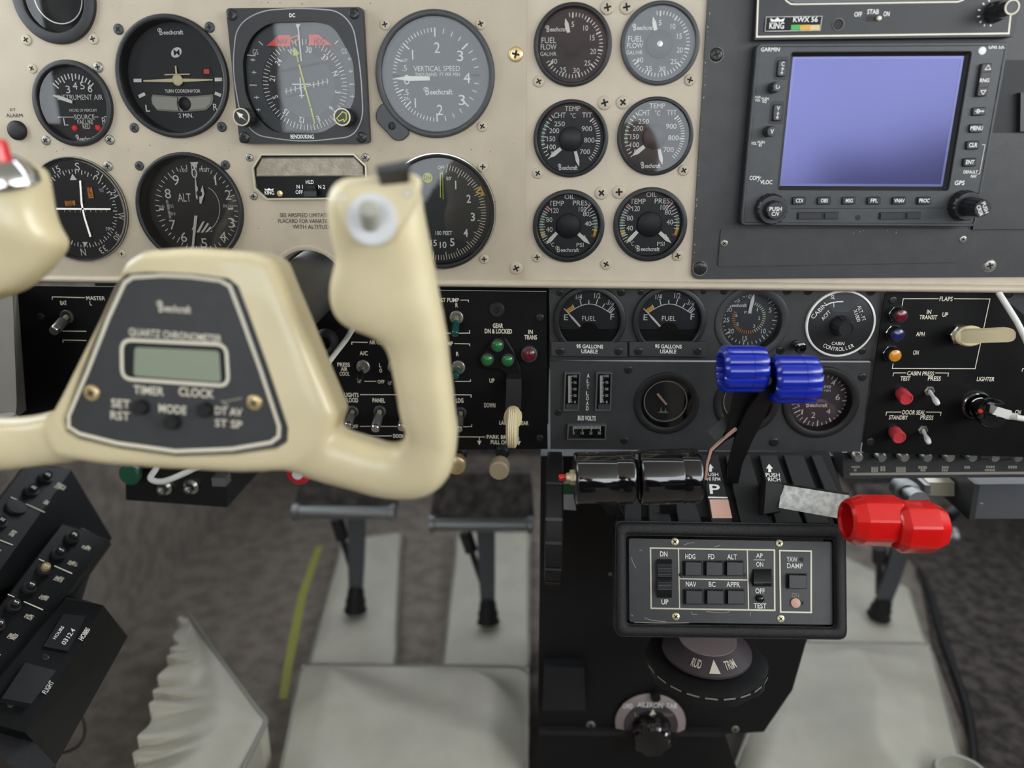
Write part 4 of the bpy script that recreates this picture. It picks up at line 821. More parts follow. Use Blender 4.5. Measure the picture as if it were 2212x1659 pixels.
sw.lines([([(1352, 184), (1418, 184), (1418, 202)], 6), ([(1090, 184), (1040, 184), (1040, 202)], 6), ([(1040, 435), (1040, 458), (1428, 456), (1428, 432)], 6), ([(1303, 542), (1428, 545), (1428, 563)], 6), ([(1310, 854), (1435, 854), (1435, 836)], 6), ([(1200, 963), (1440, 965), (1440, 986)], 6), ([(1375, 1228), (1445, 1226), (1445, 1208)], 6), ([(215, 961), (385, 963)], 6), ([(526, 963), (1240, 964)], 6), ([(526, 1224), (1300, 1226)], 6), ([(600, 1303), (788, 1303)], 6), ([(890, 1304), (1000, 1305)], 6), ([(1200, 1310), (1557, 1312)], 6), ([(1508, 1312), (1508, 1350)], 6), ([(1832, 1312), (1832, 1350)], 6)], Z8, S, mb=b)
sw.lines([([(622, 542), (622, 513), (800, 516)], 9), ([(762, 952), (895, 952)], 9), ([(50, 505), (122, 508), (122, 536)], 9)], Z19, S, mb=b)
sw.lines([([(520, 218), (520, 190), (845, 198)], 8), ([(620, 530), (860, 533)], 8), ([(627, 646), (627, 620), (860, 624)], 8)], Z21, S, mb=b)
for x, y in ((1508, 1355), (1832, 1358)): b.poly([sw.L(Z8(*q), S) for q in ((x - 18, y - 12), (x, y + 24), (x + 18, y - 12))][::-1], S)
sw.part('printed_lines', b, 'print_cream')
for x, y, d in ((2008, 328, 66), (2005, 1320, 60)): screw(sw, (x, y), d, 'screw_black', .0015, None, Z8, rec='print_black')
screw(sw, (405, 385), 70, 'screw_black', .0015, None, Z21); screw(sw, (700, 350), 40, 'screw_black', .0015, None, Z19)

def toggle(label, zz, base, tip, wd, style, h=.018, Y=LOW - .0015, group='toggle switches on the black panels', tipw=None, nut=None):
    p, q = zz(*base), zz(*tip); w = PY(p, Y); t = thing('toggle_switch', label, 'switch', PM(w.x, w.z, Y), group)
    T = Vector(t.L3(q, h)); r = t.rad(q, wd * zz.k, h) ; nr = t.rad(p, (nut or wd * 1.35) * zz.k)
    B = Vector((0, 0, .001))
    t.part('bushing_nut', MB().lathe([(nr, 0), (nr, .0016), (nr * .9, .002), (nr * .72, .002), (nr * .70, .0005), (nr * .5, .0003)], 6 if style == 'bat' else 28), 'screw_steel' if style != 'sleeve' else 'bezel_grey', 30)
    d = (T - B).normalized(); L = (T - B).length
    if style == 'bat':
        t.part('lever', MB().profile(B, T, [(0, r * .6), (.45, r * .62), (.55, r * .8), (.75, r), (.95, r * .85), (1, r * .4)], 20), 'white_cap', 50)
    else:
        m = {'sleeve': 'alloy', 'black': 'gloss_black', 'green': 'green_tip', 'red': 'red_soft'}[style]
        t.part('lever', MB().profile(B, B + d * L * .4, [(0, r * .55), (1, r * .55)], 16), 'brass_pale' if style != 'black' else 'screw_steel', 50)
        t.part('sleeve', MB().profile(B + d * L * .28, T, [(0, r * .8), (.05, r * .95), (.9, r), (.97, r * .94), (1, r * .8)], 24), m, 40)
        if style == 'black': t.part('tip', MB().profile(T - d * .0012, T + d * .0006, [(0, r * .7), (1, r * .6)], 16), 'chrome', 40)
        if style == 'sleeve': t.part('tip', MB().profile(T - d * .0022, T + d * .0003, [(0, r * 1.02), (.7, r * 1.0), (1, r * .86)], 24), 'chrome', 40)
    return t
toggle('metal sleeved battery master toggle switch marked BAT', Z21, (672, 385), (535, 535), 100, 'sleeve', .020)
toggle('black air conditioner toggle switch marked A/C', Z19, (752, 785), (705, 955), 62, 'black', .018, nut=150)
toggle('black blower toggle switch right of the one marked A/C', Z19, (1100, 790), (1045, 975), 62, 'black', .018, nut=150)
toggle('metal sleeved toggle switch marked FLOOD', Z8, (465, 1100), (425, 1222), 66, 'sleeve', .020, nut=100)
toggle('metal sleeved toggle switch marked PANEL', Z8, (690, 1098), (650, 1248), 76, 'sleeve', .020, nut=100)
toggle('metal sleeved toggle switch between the PANEL and LDG switches', Z8, (905, 1102), (868, 1238), 76, 'sleeve', .020, nut=100)
toggle('metal sleeved landing light toggle switch marked LDG', Z8, (1356, 1108), (1340, 1250), 66, 'sleeve', .020, nut=96)
toggle('green tipped toggle switch in the upper pump row', Z8, (1321, 325), (1306, 468), 66, 'green', .020, nut=112)
toggle('green tipped toggle switch in the lower pump row', Z8, (1336, 735), (1312, 815), 58, 'green', .018, nut=112)
# blank plug, gear lights, gear lever
w = PY(Z8(1652, 262), LOW - .0015); t = thing('panel_plug', 'round black blanking plug above the gear lamps', 'plug', PM(w.x, w.z, LOW - .0015)); rr = t.rad(Z8(1652, 262), 128 * .262)
t.part('cap', MB().lathe([(rr, 0), (rr, .001), (rr * .85, .0018), (rr * .4, .0018), (rr * .36, .0006), (.0001, .0006)], 36), 'rubber', 40)
w = PY(Z8(1655, 640), LOW - .0015); t = thing('gear_lamp_cluster', 'triangular housing with three green landing gear lamps', 'lamp', PM(w.x, w.z, LOW - .0015))
o_ = [t.L(Z8(*q), .003) for q in ((1500, 690), (1590, 560), (1640, 490), (1720, 490), (1800, 620), (1850, 760), (1850, 960), (1725, 960), (1720, 790), (1680, 755), (1540, 755))]
t.part('housing', MB().cham(rnd(o_, .003), -.0003, .003, .0008), 'black_switch', 30, fix=True)
for x, y in ((1657, 562), (1573, 678), (1742, 682)):
    c = t.L(Z8(x, y), .006); rr = t.rad(Z8(x, y), 108 * .262, .006)
    l_ = t.part('lamp_ring', MB().lathe([(rr, .002), (rr, .0055), (rr * .92, .006), (rr * .80, .006), (rr * .78, .0045)], 32, *c), 'bezel_grey', 40)
    t.part('lens', MB().lathe([(rr * .80, .0045), (rr * .78, .0062), (rr * .5, .0072), (.0001, .0076)], 28, *c), 'green_lens', 50, parent=l_)
t.part('gear_slot', MB().poly([t.L(Z8(*q), .003) for q in ((1745, 1085), (1840, 1085), (1842, 790), (1748, 790))], .0032), 'black_deep')
w = PY(Z8(1918, 635), LOW - .0015); t = thing('transit_lamp', 'dark red gear in transit lamp with black rim', 'lamp', PM(w.x, w.z, LOW - .0015))
c = t.L(Z8(1918, 635), .005); rr = t.rad(Z8(1918, 635), 134 * .262, .005)
t.part('lamp_ring', MB().lathe([(rr, 0), (rr, .0045), (rr * .9, .005), (rr * .78, .005), (rr * .76, .003)], 32, *c), 'bezel_grey', 40); t.part('lens', MB().lathe([(rr * .79, .003), (rr * .76, .0055), (rr * .5, .0066), (.0001, .007)], 28, *c), 'red_lens', 50)
w = PY(Z8(1790, 900), LOW - .004); t = thing('gear_lever', 'landing gear lever with cream wheel shaped knob', 'lever', PM(w.x, w.z, LOW - .004))
P0, P1, P2 = Vector(t.L3(Z8(1795, 800), -.002)), Vector(t.L3(Z8(1793, 950), .014)), Vector(t.L3(Z8(1785, 1110), .028))
mb = MB()
def band(mb, pts, hw_, ht): 
    rings = []
    for i, p in enumerate(pts):
        d = (Vector(pts[min(i + 1, len(pts) - 1)]) - Vector(pts[max(i - 1, 0)])).normalized(); x_ = Vector((1, 0, 0)); n = x_.cross(d).normalized()
        rings.append([tuple(Vector(p) + x_ * a_ * hw_ + n * b_ * ht) for a_, b_ in ((-1, -1), (1, -1), (1, 1), (-1, 1))])
    return mb.loft(rings)
t.part('stem', band(MB(), [P0, P0 * .5 + P1 * .5 + Vector((0, .003, .002)), P1, P1 * .5 + P2 * .5, P2], .0058, .0022), 'rubber', 40, fix=True)
wc = Vector(t.L3(Z8(1780, 1235), .034)); rr = .0155; mb = MB(); rw = t.rad(Z8(1780, 1170), 150 * .262, .034)
ax = Vector((1, 0, 0))
t.part('wheel_knob', MB().profile(wc - ax * rw * .66, wc + ax * rw * .66, [(0, rr * .55), (.05, rr * .80), (.18, rr * .95), (.26, rr), (.34, rr * .97), (.42, rr), (.5, rr * .97), (.58, rr), (.66, rr * .97), (.74, rr), (.82, rr * .95), (.95, rr * .80), (1, rr * .55)], 36), 'cream_plain', 30)
hb = MB(); hbp = Vector(t.L3(Z8(1785, 1150), .030)); hb.loft([[tuple(hbp + Vector((c_ * rw, s_ * rw * 1.2, dz))) for c_, s_ in [(math.cos(2 * pi * i / 24), math.sin(2 * pi * i / 24)) for i in range(24)]] for dz in (-.003, .004)])
t.part('knob_collar', hb, 'cream_plain', 40)
# knobs below the switch panel
def pullknob(name, label, p, d, m, h, zz=PIX, Y=LOW + .01, stem=True):
    w = PY(zz(*p), Y - h); t = thing(name, label, 'knob', PM(w.x, w.z, Y)); rr = t.rad(zz(*p), d * zz.k, h)
    t.part('shaft', MB().lathe([(rr * .45, 0), (rr * .45, h * .7)], 16), 'rubber'); t.part('knob', MB().lathe([(rr * .5, h * .6), (rr * .9, h * .72), (rr, h * .85), (rr * .96, h), (rr * .8, h * 1.03), (.0001, h * 1.03)], 32), m, 40)
    t.part('base_collar', MB().lathe([(rr * .8, 0), (rr * .75, h * .2), (rr * .5, h * .25)], 24), 'bezel', 40); return t
pullknob('park_brake_knob', 'beige round parking brake knob below the gear lever', (1670, 1590), 172, 'park_beige', .045, Z8, LOW + .005)
pullknob('brown_knob', 'small brown knob half hidden behind the yoke grip', (985, 1006), 44, 'brass', .03)
# ------------------------------------------------------------------ centre gauge panel
cp_ = thing('centre_panel', 'black centre panel with fuel gauges, load meters and cabin gauges', 'panel', LPM)
FUELBB = [(1194.9, 1352.4, 612.5, 776), (1366.3, 1526.6, 612.5, 776)]; ALTBB = (1543.6, 1705.6, 619, 775); CLB = (1690, 1857, 800, 941)
V1BB = (1368.9, 1510.6, 806, 938); V2BB = (1542, 1684, 805, 937)
def ch(bb, f=.84): p = ((bb[0] + bb[1]) / 2, (bb[2] + bb[3]) / 2); c = cp_.L(p, .0015); return circ(*c, cp_.rad(p, bb[1] - bb[0], .0015) * f, 48)
uo = [cp_.L(q, .0015) for q in ((1188, 779), (1884, 776), (1908, 616), (1186, 616))]
cp_.part('gauge_plate', MB().prism(uo, 0, .0015, [ch(FUELBB[0]), ch(FUELBB[1]), ch(ALTBB, .78)]), 'black_paint', 30)
lo = [cp_.L(q, .0035) for q in ((1189, 970), (1858, 976), (1882, 783), (1188, 781))]
cp_.part('meter_plate', MB().prism(lo, -.001, .0035, [ch(V1BB), ch(V2BB), ch(CLB, .8)]), 'black_paint', 30)
for zz, x, y, d, lz in ((Z9, 195, 126, 60, .0015), (Z9, 720, 122, 72, .0015), (Z9, 885, 122, 56, .0015), (Z9, 1420, 115, 52, .0015), (Z9, 1595, 115, 60, .0015), (Z9, 2135, 115, 72, .0015), (Z10, 192, 190, 76, .0015), (Z10, 370, 190, 76, .0015), (Z10, 905, 195, 76, .0015), (Z10, 132, 697, 72, .0015), (Z10, 832, 703, 64, .0015),
                        (Z9, 778, 783, 70, .0035), (Z9, 180, 1148, 62, .0035), (Z9, 745, 1388, 62, .0035), (Z9, 2020, 1400, 80, .0035), (Z10, 832, 925, 72, .0035), (Z10, 78, 1480, 80, .0035)):
    screw(cp_, (x, y), d, 'screw_black' if x != 2135 else 'bezel_grey', lz, None, zz)
cp_.text([('BUS VOLTS', 425, 1198, 38, 152)] + [(ch_, 437 - i * 1.5, 835 + i * 47 - (8 if i > 2 else 0), 34, 22) for i, ch_ in enumerate('ALT')] + [(ch_, 430, 985 + i * 43, 34, 22) for i, ch_ in enumerate('LOAD')], Z9, .0038, 'print_white', 'meter_lettering', True)
for x0_, x1_, lab in ((118, 772, 'fuel gauge nearest the gear transit lamp'), (785, 1447, 'fuel gauge next to the cabin altitude gauge')):
    w = PY(Z9((x0_ + x1_) / 2, 615), LOW - .0015); t = thing('gauge_placard', f'black placard reading 95 gallons usable under the {lab}', 'placard', PM(w.x, w.z, LOW - .0015))
    t.part('plate', MB().cham([t.L(Z9(*q), .004) for q in ((x0_, 672), (x1_, 680), (x1_, 552), (x0_, 550))], 0, .004, .0006), 'black_paint', 30, fix=True)
    m_ = (x0_ + x1_) / 2 + 5; t.text([('95 GALLONS', m_, 586, 32, 228), ('USABLE', m_ - 2, 629, 32, 138)], Z9, .0043, bold=True)
    for x in (x0_ + 80, x1_ - 78): screw(t, (x, 625), 72, 'screw_black', .004, None, Z9)
for bb_, lab in ((FUELBB[0], 'fuel quantity gauge nearest the gear transit lamp'), (FUELBB[1], 'fuel quantity gauge next to the cabin altitude gauge')):
    g = gauge('fuel_gauge', lab, None, .84, .004, .0035, bb=bb_, Y=LOW, base=.0015, group='fuel gauges on the centre panel'); z = g.dz; ox_, kx_ = (449, 1) if bb_ is FUELBB[0] else (1131, 316 / 311)
    N = lambda x, y: g.L(Z9(ox_ + (x - 449) * kx_, y), z)
    mb = MB(); mb.line([N(268 + 357 * i / 16, 300 - 76 * math.sin(pi * i / 16)) for i in range(17)], g.R * .02, z)
    for a_, b_ in (((270, 303), (230, 262)), ((318, 262), (303, 230)), ((378, 235), (366, 182)), ((443, 224), (442, 190)), ((504, 230), (518, 182)), ((560, 250), (578, 220)), ((604, 282), (640, 240)), ((618, 292), (652, 252)), ((626, 302), (662, 262))): mb.line([N(*a_), N(*b_)], g.R * .024, z)
    g.part('scale_marks', mb, 'print_white'); g.part('reserve_block', MB().poly([N(*q) for q in ((268, 298), (318, 262), (302, 235), (246, 274))], z + .0001), 'arc_yellow')
    ntext(g, N, [('E', 248, 337, 52, 34), ('F', 642, 333, 52, 32), ('FUEL', 444, 347, 42, 118), ('1/4', 358, 162, 46, 52), ('1/2', 515, 153, 46, 52), ('3/4', 628, 217, 44, 64, -22)], 322)
    pointer(g, dart(N(368, 412), N(268, 300), g.R * .03, g.R * .012))
    g.part('lower_mask', MB().prism([N(*q) for q in ((190, 438), (360, 438))] + [N(443 + 70 * math.cos(t), 425 - 45 * math.sin(t)) for t in [pi - pi * i / 10 for i in range(11)]] + [N(*q) for q in ((525, 438), (700, 438), (690, 520), (600, 620), (445, 645), (300, 620), (200, 520))], z + .0008, z + .0022), 'black_switch', fix=True)
g = gauge('cabin_altitude_gauge', 'cabin altitude and pressure gauge with white pointer near zero', None, .80, .0085, .0012, bb=ALTBB, Y=LOW, base=.0015, bez='black_paint', dial='dial_grey')
z = g.dz; mb = MB(); ac = g.L(Z9(1808, 340), z)
for i in range(-1, 36): mb.tick(6 + i * 9.0 + 0, g.R * (.64 if i % 5 == 0 else .69), g.R * .775, g.R * (.028 if i % 5 == 0 else .018), z, *ac)
g.part('tick_marks', mb, 'print_white')
m1, m2 = MB(), MB()
for i in range(34): (m1 if i < 17 else m2).tick(20 + i * 8.2, g.R * .37, g.R * .46, g.R * .02, z, *ac)
g.part('pressure_ticks', m1, 'print_cream'); g.part('warning_ticks', m2, 'flag_orange')
g.text([('0', 1818, 160, 38, 26), ('5', 1990, 275, 42, 24), ('10', 1932, 455, 40, 40), ('15', 1774, 516, 40, 40), ('20', 1655, 455, 38, 50), ('25', 1615, 360, 38, 50), ('30', 1640, 272, 36, 48), ('35', 1707, 190, 36, 46), ('ALT', 1768, 150, 32, 62), ('@bee', 1712, 232, 36, 160), ('1', 1880, 272, 26, 8), ('2', 1897, 345, 28, 18), ('3', 1852, 412, 26, 18), ('5', 1712, 395, 26, 18), ('6', 1703, 320, 26, 18), ('PSI', 1800, 295, 22, 60)], Z9, z + .0002)
pointer(g, dart(g.L(Z9(1812, 300), z + .001), g.L(Z9(1852, 128), z + .001), g.R * .05, g.R * .008))
# cabin controller dial
w = PY(Z10(640, 468), LOW - .0015); t = thing('cabin_controller', 'cabin pressure controller dial with white rim and ribbed knob', 'dial', PM(w.x, w.z, LOW - .0015))
rr = t.rad(Z10(640, 468), 598 * .25316, .002)
t.part('face', MB().lathe([(rr * .99, -.0005), (rr * .99, .0012), (rr * .94, .0016), (.0001, .0016)], 64), 'bezel', 30); t.part('rim', MB().lathe([(rr, 0), (rr, .002), (rr * .98, .0024), (rr * .945, .0024), (rr * .94, .0014)], 64, closed=True), 'print_white', 40)
t.part('altitude_window', MB().poly([t.L(Z10(*q), .0016) for q in ((585, 372), (715, 372), (820, 250), (740, 208), (640, 198), (560, 215), (505, 262))][::-1][::-1], .0018), 'dial_grey')
t.lines([([(530, 308), (570, 292), (620, 284), (670, 282)], 10), ([(590, 330), (588, 285)], 5)], Z10, .002, 'print_white', 'pointer_line')
t.text([('CABIN', 462, 362, 36, 160, 50), ('ACFT', 522, 400, 30, 92, 52), ('SL', 583, 244, 34, 38), ('ALT - FT', 826, 382, 30, 140, -64), ('X1000', 787, 402, 30, 110, -66), ('CABIN', 625, 640, 26, 108)], Z10, .0019)
mb = MB()
for i, c_ in enumerate('CONTROLLER'):
    a_ = R(-30 + i * 6.6 + 0); x, y = 632 + 238 * math.sin(a_), 462 + 226 * math.cos(a_); p = t.L(Z10(x, y), .0019); k_ = t.k(Z10(x, y), .0019)[1] * .253; mb.text(c_, *p, 32 * k_, None, math.degrees(a_) * -1 * -1, .0019, False, .8)
t.part('arc_lettering', mb, 'print_white')
kz = .014; c = t.L(Z10(695, 515), kz); r2 = t.rad(Z10(695, 515), 165 * .25316, kz)
kb = t.part('knob', MB().profile((*c, .0016), (*c, kz), [(0, r2 * 1.12), (.5, r2 * 1.1), (.88, r2), (1, r2 * .92)], 56, lambda i: 1 if (i // 2) % 2 else .95), 'knob_black', 25); t.part('knob_cap', MB().lathe([(r2 * .82, kz), (r2 * .80, kz + .001), (r2 * .68, kz + .001), (r2 * .66, kz + .0003), (.0001, kz + .0003)], 36, *c), 'knob_black', 40, parent=kb)
# small black knob beside the controller
pullknob('test_knob', 'small glossy black knob under the cabin controller rim', (305, 680), 105, 'gloss_black', .012, Z10, LOW - .001)
# load meters and volt meter
def meter(label, quad, vert, nums):
    cx = sum(q[0] for q in quad) / 4; cy = sum(q[1] for q in quad) / 4; w = PY(Z9(cx, cy), LOW - .0035); t = thing('edge_meter', label, 'meter', PM(w.x, w.z, LOW - .0035), 'edge meters on the centre panel')
    pts = [t.L(Z9(*q), .003) for q in quad]
    t.part('clear_case', MB().prism(pts, -.0002, .003, [inset(pts, .0011)]), 'box_grey', 30, fix=True); t.part('scale_plate', MB().poly(inset(pts, .0009)[::1], .0004), 'black_switch'); t.part('glass', MB().poly(inset(pts, .001), .0027), 'gauge_glass')
    mb = MB()
    if vert:
        y0_, y1_ = quad[2][1] + 28, quad[0][1] - 75
        for i in range(21): y = y0_ + (y1_ - y0_) * i / 20; mb.line([t.L(Z9(cx - 24, y), .0008), t.L(Z9(cx + (4 if i % 5 == 0 else -4), y), .0008)], .0006, .0008)
        mb.line([t.L(Z9(cx - 24, y0_ - 4), .0008), t.L(Z9(cx - 24, y1_ + 8), .0008)], .0014, .0008)
        t.text([(s_, cx + 26, y0_ + (y1_ - y0_) * i / 4, 20, 13 * len(s_)) for i, s_ in enumerate(nums)], Z9, .0008, bold=True)
        t.part('foot_block', MB().prism([t.L(Z9(*q), .002) for q in ((cx - 48, quad[0][1] - 12), (cx + 50, quad[0][1] - 12), (cx + 50, quad[0][1] - 56), (cx - 48, quad[0][1] - 56))], .0004, .002), 'box_grey', fix=True)
    else:
        for i in range(22): x = 310 + 230 * i / 21; mb.line([t.L(Z9(x, 1265), .0008), t.L(Z9(x, 1290 + (18 if i % 7 == 0 else 0)), .0008)], .0006, .0008)
        t.text([(s_, 313 + 73 * i, 1325, 24, 13 * len(s_)) for i, s_ in enumerate(nums)], Z9, .0008, bold=True)
    t.part('scale_marks', mb, 'print_white')
meter('upright clear cased alternator load meter nearest the gear lever', ((225, 1135), (358, 1135), (372, 812), (238, 812)), True, ('100', '75', '50', '25', '0'))
meter('upright clear cased alternator load meter nearest the pink pointer gauge', ((495, 1135), (632, 1135), (642, 810), (508, 810)), True, ('100', '75', '50', '25', '0'))
meter('clear cased bus volt meter lying below BUS VOLTS lettering', ((255, 1385), (590, 1385), (592, 1255), (262, 1255)), False, ('0', '10', '20', '30'))
for bb_, lab in ((V1BB, 'dark recessed gauge with pink pointer in clear view beside the load meters'), (V2BB, 'dark recessed gauge behind the propeller levers')):
    g = gauge('dark_gauge', lab, None, .78, .009, .0015, bb=bb_, Y=LOW, base=.0035, bez='black_deep', dial='black_deep', group='dark recessed gauges on the centre panel')
    z = g.dz; g.part('pale_ring', MB().lathe([(g.ri * .86, z + .002), (g.ri * .86, z + .0045), (g.ri * .83, z + .0045), (g.ri * .83, z + .002)], 56, closed=True), 'frame_pale', 40)
    g.part('pointer', MB().prism([(-.0072, .0052), (-.0058, .0062), (.0018, -.0028), (.0006, -.0036)], z + .002, z + .003), 'label_pink', fix=True)
    mb = MB().prism([(-.0052, -.0105), (.0035, -.0105), (.0015, -.0092), (.0009, -.0066), (.0002, -.0092), (-.002, -.0092), (-.0026, -.0055), (-.0034, -.0092)], z + .001, z + .0016); g.part('lower_index', mb, 'print_dim', fix=True)
g = gauge('cabin_climb_gauge', 'cabin climb gauge with brown grey dial behind the blue knobs', None, .80, .0085, .002, bb=CLB, Y=LOW, base=.0035, bez='black_deep', dial='violet_grey')
z = g.dz; ac = g.L(Z20(1130, 600), z); mb = MB()
for i in range(37): mb.tick(-90 + i * 10 if i > 0 else -90, g.R * (.58 if i % 3 == 0 else .64), g.R * .76, g.R * (.03 if i % 3 == 0 else .018), z, *ac)
g.part('tick_marks', mb, 'print_white')
g.text([('2', 1112, 415, 44, 30), ('4', 1243, 443, 44, 36), ('6', 1285, 572, 50, 40), ('4', 1200, 700, 46, 36), ('2', 1066, 733, 50, 36), ('1', 966, 705, 44, 14), ('.5', 925, 645, 34, 40), ('CABIN CLIMB', 1100, 478, 26, 250), ('1000 FT PER MIN', 1105, 512, 20, 230), ('@bee', 1095, 640, 42, 200)], Z20, z + .0002)
# ------------------------------------------------------------------ flap panel
FP = LOW - .003
fpn = thing('wing_flap_console', 'black flap and cabin pressure panel with white lettering', 'panel', PM(0, .64, FP))
fo = [fpn.L(q, .0015) for q in ((1862, 978), (2330, 990), (2330, 780), (2150, 628), (1913, 629))]
fpn.part('plate', MB().prism(rnd(fo, .002), 0, .0015), 'black_switch', 30)
fpn.part('side_plate', MB().poly([fpn.L(q, -.002) for q in ((2120, 990), (2400, 990), (2400, 610), (2120, 610))], -.002), 'black_paint')
S = .0018
fpn.text([('FLAPS', 1548, 259, 36, 112), ('IN', 1402, 370, 36, 38), ('TRANSIT', 1396, 415, 36, 152), ('UP', 1540, 393, 36, 48), ('APH', 1328, 559, 36, 72), ('ON', 1290, 717, 36, 48), ('CABIN PRESS', 1330, 895, 34, 230), ('TEST', 1200, 938, 36, 84), ('PRESS', 1448, 938, 36, 110), ('DOOR SEAL', 1272, 1228, 36, 196), ('STANDBY', 1140, 1271, 34, 160), ('PRESS', 1384, 1272, 36, 112), ('LIGHTER', 1886, 943, 36, 150), ('CN', 2160, 1225, 34, 50), ('AUX', 2190, 1275, 34, 70)], Z10, S, 'print_cream', 'lettering', True)
fpn.lines([([(1172, 320), (1182, 258), (1485, 258)], 7), ([(1615, 258), (1922, 260), (1795, 855), (1088, 853), (1096, 810)], 7), ([(1094, 920), (1100, 891), (1207, 891)], 6), ([(1455, 891), (1568, 892), (1562, 922)], 6), ([(1034, 1255), (1040, 1225), (1165, 1225)], 6), ([(1375, 1225), (1505, 1226), (1498, 1258)], 6), ([(2195, 880), (2200, 855), (2300, 856)], 6)], Z10, S, 'print_cream')
for q, d in (((1093, 270), 72), ((902, 1478), 74), ((2082, 215), 80)): screw(fpn, q, d, 'screw_black', .0015, None, Z10, rec='print_black')
for nm, lab, x, y, m in (('transit_lamp', 'dark red flap in transit lamp at the top of three', 1165, 405, 'red_lens'), ('approach_lamp', 'dark blue flap approach lamp between the red and amber ones', 1138, 568, 'blue_lens'), ('flap_on_lamp', 'amber flap lamp at the bottom of three', 1113, 745, 'amber_lens')):
    w = PY(Z10(x - 12, y - 8), FP - .0015); t = thing(nm, lab, 'lamp', PM(w.x, w.z, FP - .0015), None); hz = .009
    c = t.L(Z10(x, y), hz); rr = t.rad(Z10(x, y), 128 * .25316, hz)
    t.part('hex_nut', MB().lathe([(rr * 1.15, 0), (rr * 1.15, .0018), (rr * 1.05, .0024), (rr * .8, .0024)], 6, *c), 'steel', 20)
    t.part('lamp_body', MB().lathe([(rr * .95, .001), (rr, .003), (rr, hz * .9), (rr * .93, hz), (rr * .85, hz), (rr * .83, hz - .001)], 32, *c), 'black_deep', 40); t.part('lens', MB().lathe([(rr * .84, hz - .001), (rr * .82, hz + .0002), (rr * .5, hz + .001), (.0001, hz + .0013)], 28, *c), m, 50)
w = PY(Z10(1660, 565), FP - .0015); t = thing('flap_lever', 'cream flap lever with long flat handle and hex nut', 'lever', PM(w.x, w.z, FP - .0015))
c = t.L(Z10(1668, 566), .002); rr = t.rad(Z10(1668, 566), 170 * .253, .002); t.part('hex_nut', MB().lathe([(rr * 1.1, 0), (rr * 1.1, .003), (rr * .98, .004), (rr * .7, .004)], 6, *c), 'steel', 20)
q0, q1 = Vector((*c, .003)), Vector(t.L3(Z10(1745, 568), .016))
t.part('hub', MB().profile(q0, q1, [(0, rr * .62), (.5, rr * .7), (.8, rr * .8), (1, rr * .62)], 28), 'cream_plain', 40)
fl_ = [((1615, 612), (1615, 545), .012), ((1718, 630), (1718, 522), .020), ((1900, 624), (1900, 516), .030), ((2060, 620), (2060, 508), .036), ((2105, 606), (2105, 514), .038), ((2122, 580), (2122, 540), .039)]
t.part('handle', MB().loft([[(*t.L(Z10(*a_), hz), hz - .0028), (*t.L(Z10(*a_), hz), hz + .0028), (*t.L(Z10(*b_), hz), hz + .0028), (*t.L(Z10(*b_), hz), hz - .0028)] for a_, b_, hz in fl_]), 'cream_plain', 35, fix=True)
t.part('handle_flange', MB().loft([[tuple(Vector(t.L3(Z10(1740, 572), .014)) + Vector((.0105 * math.cos(a_) * k_, .0076 * math.sin(a_) * k_, dz))) for a_ in [2 * pi * i / 28 for i in range(28)]] for k_, dz in ((.9, -.001), (1, .0005), (1, .0025), (.85, .004))]), 'cream_plain', 40)
def redswitch(label, base, tip):
    p, q = Z10(*base), Z10(*tip); w = PY(p, FP - .0015); t = thing('guarded_switch', label, 'switch', PM(w.x, w.z, FP - .0015), 'red capped switches on the flap panel'); h = .013
    T = Vector(t.L3(q, h)); r = t.rad(q, 118 * .25316, h); B = Vector((0, 0, .001)); d = T - B
    t.part('bushing', MB().lathe([(r * .75, 0), (r * .7, .003), (r * .5, .003)], 24), 'steel', 40); t.part('cap', MB().profile(B + d * .15, T, [(0, r * .85), (.1, r * .95), (.92, r), (1, r * .92), (1, r * .72), (.95, r * .68), (.95, .0001)], 28), 'red_soft', 40)
redswitch('red capped pressure test switch under TEST', (1150, 1045), (1212, 1118)); redswitch('red capped door seal switch under STANDBY', (1092, 1372), (1152, 1448))
toggle('white bat toggle switch under CABIN PRESS lettering', Z10, (1400, 1042), (1478, 1158), 52, 'bat', .018, FP - .0015, tipw=1, nut=92); toggle('white bat toggle switch under DOOR SEAL lettering', Z10, (1345, 1375), (1402, 1490), 52, 'bat', .018, FP - .0015, nut=86)
# lighter socket, USB adapter, plug and cables
w = PY(Z10(1800, 1165), FP - .0015); t = thing('lighter_socket', 'chrome rimmed cigarette lighter socket right of the red switches', 'socket', PM(w.x, w.z, FP - .0015)); rr = t.rad(Z10(1800, 1165), 260 * .253)
t.part('rim', MB().lathe([(rr, 0), (rr, .002), (rr * .94, .003), (rr * .86, .003), (rr * .84, 0)], 48, closed=True), 'chrome', 40); t.part('well', MB().lathe([(rr * .86, .001), (.0001, .001)], 40), 'black_deep')
ad = thing('usb_adapter', 'black USB power adapter plugged into the lighter socket', 'adapter', PM(w.x, w.z, FP - .0045))
q1 = Vector(ad.L3(Z10(1960, 1245), .024)); r1 = ad.rad(Z10(1960, 1245), 300 * .253 * .9, .024)
ad.part('body', MB().profile((0, 0, .0), q1, [(0, rr * .72), (.5, rr * .76), (.55, r1 * .92), (.93, r1), (1, r1 * .92)], 40), 'gloss_black', 35)
dd = q1.normalized(); ad.part('usb_port', MB().hexa([ad.L3(Z10(*q), .0245) for q in ((1870, 1285), (1985, 1310), (2000, 1268), (1880, 1250))], [ad.L3(Z10(*q), .0265) for q in ((1870, 1285), (1985, 1310), (2000, 1268), (1880, 1250))]), 'chrome', fix=True)
ad.part('pilot_light', MB().lathe([(.0016, .0235), (.0014, .0255), (.0001, .026)], 16, *ad.L(Z10(1848, 1222), .0255)), 'glow_red', 50)
